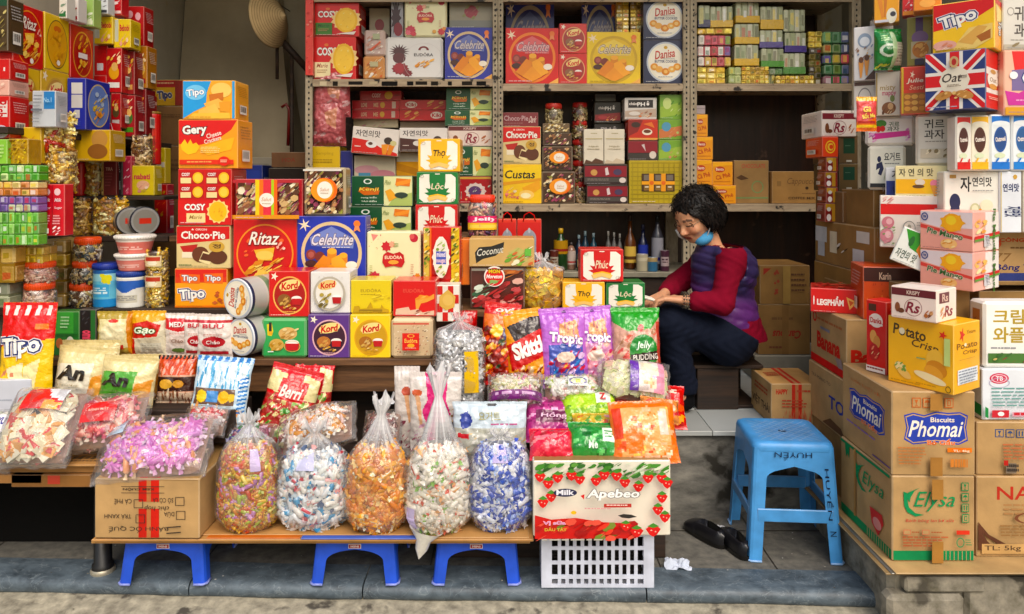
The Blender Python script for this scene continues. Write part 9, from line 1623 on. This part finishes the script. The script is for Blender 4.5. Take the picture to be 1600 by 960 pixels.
hv = bpy.data.objects['hair'].data; HV = np.array([v_.co[:] for v_ in hv.vertices]); m = M(); rn = np.random.RandomState(3); cw = hp_(-.03,0,.14)
for i in rn.randint(0,len(HV),1300):
 p_ = HV[i]; n_ = p_ - hp_(-.03,0,.01); n_ /= np.linalg.norm(n_); d = p_ - cw + rn.normal(0,.03,3); d -= n_ * (d @ n_); d /= np.linalg.norm(d) + 1e-6; w_ = np.cross(n_,d) * rn.uniform(.0015,.0035); L_ = rn.uniform(.03,.06); ph = rn.uniform(0,6)
 if (p_ - hc) @ hf > .06 and (p_ - hc) @ hu < .06: continue
 pt = [p_ + n_ * (.001 + .004 * math.sin(PI * t)) + d * L_ * t + w_ * 1.6 * math.sin(4 * t + ph) for t in (0,.25,.5,.75,1)]; pt[4] = pt[4] + n_ * rn.uniform(-.004,.002)
 if (pt[4] - hc) @ hf > .035 and (pt[4] - hc) @ hu < .062: continue
 for a_,b_ in zip(pt[:-1],pt[1:]): m.add([a_ - w_,a_ + w_,b_ + w_,b_ - w_],mixc('0c0a09','2a221e',rn.rand() ** 2))
m.make('hair_strands','cloth',bpy.data.objects['hair'])
def f6_(f_):
 f_.ell(hp_(.03,-.03,-.098),(.05,.045,.034),HX); f_.ell(hp_(.045,0,-.05),(.06,.058,.042),HX,cut=True)
wear('face_mask','cloth',(hc - .2,hc + .2),.005,f6_,'5a9fcc')
m = M()
for s_ in (-1,1):
 m.tube([hp_(.093 - .006 * (1 - math.cos(t)) ,s_ * .031 + .021 * math.cos(t),-.002 + .016 * math.sin(t)) for t in (i * PI / 9 for i in range(19))],.0022,'4e3c30',5,cap=False); m.tube([hp_(.083,s_ * .053,0),hp_(.0,s_ * .082,.008)],.0012,'b8a890',5)
m.tube([hp_(.098,-.01,0),hp_(.098,.01,0)],.0013,'b8a890',5); m.make('glasses','steel',person)
m = M(); m.tube([hp_(.04,-.066,-.085),hp_(.02,-.076,-.06),hp_(-.01,-.086,-.03)],.0024,'e4e6e8',5); m.make('mask_strap','cloth',person); m = M(); m.tube([hp_(.06,.055,-.1),hp_(.08,.064,-.07),hp_(.085,.062,-.03)],.006,'dadcdc',5); m.make('mask_strap','cloth',person)
m = M()
for k,(t,c_) in enumerate(((.84,'3a342c'),(.9,'57503f'),(.96,'2a2622'))):
 b_ = eln + (wrn - eln) * t; d = (wrn - eln) / np.linalg.norm(wrn - eln); u_ = np.array((0,0,1.)); w_ = np.cross(d,u_)
 for i in range(14): a = 2 * PI * i / 14; m.lathe([(.0005,-.005),(.005,0),(.0005,.005)],c_,6); n_ = 18; cc = b_ + (u_ * math.cos(a) + w_ * math.sin(a)) * .0345; m.v[-n_:] = [tuple(np.array(v_) + cc) for v_ in m.v[-n_:]]
m.make('bead_bracelet','plastic',person)
sx_ = empty('wooden_box_seat',(PX(1128,3.55),3.55,FZ + .001)); tag(sx_,'low dark wooden box used as a seat by the shopkeeper','box seat')
def sb2(px0,px1,y0,y1,z0,z1,nm): m = M(); m.box(PX(px0,3.5) - sx_.location.x,PX(px1,3.5) - sx_.location.x,y0 - 3.55,y1 - 3.55,z0 - FZ,z1 - FZ,'4a2f1c',.002); m.make(nm,'darkwood',sx_)
sb2(1083,1146,3.42,3.435,FZ + .001,.535,'side_board'); sb2(1083,1180,3.72,3.735,FZ + .001,.535,'side_board'); sb2(1083,1089,3.436,3.719,FZ + .001,.535,'end_board'); sb2(1090,1180,3.436,3.719,FZ + .002,FZ + .015,'bottom_board'); sb2(1078,1184,3.42,3.60,.537,.553,'seat_board'); sb2(1082,1190,3.605,3.74,.537,.556,'seat_board')
m = M(); m.box(-.03,.03,-.02,.02,0,.012,'e2ddd2',.004); o = m.make('folded_note','paper',None,tuple(q3(1012,468,3.32)),(.2,.3,.4)); tag(o,'small folded white paper held in the shopkeeper\'s fingers','paper')
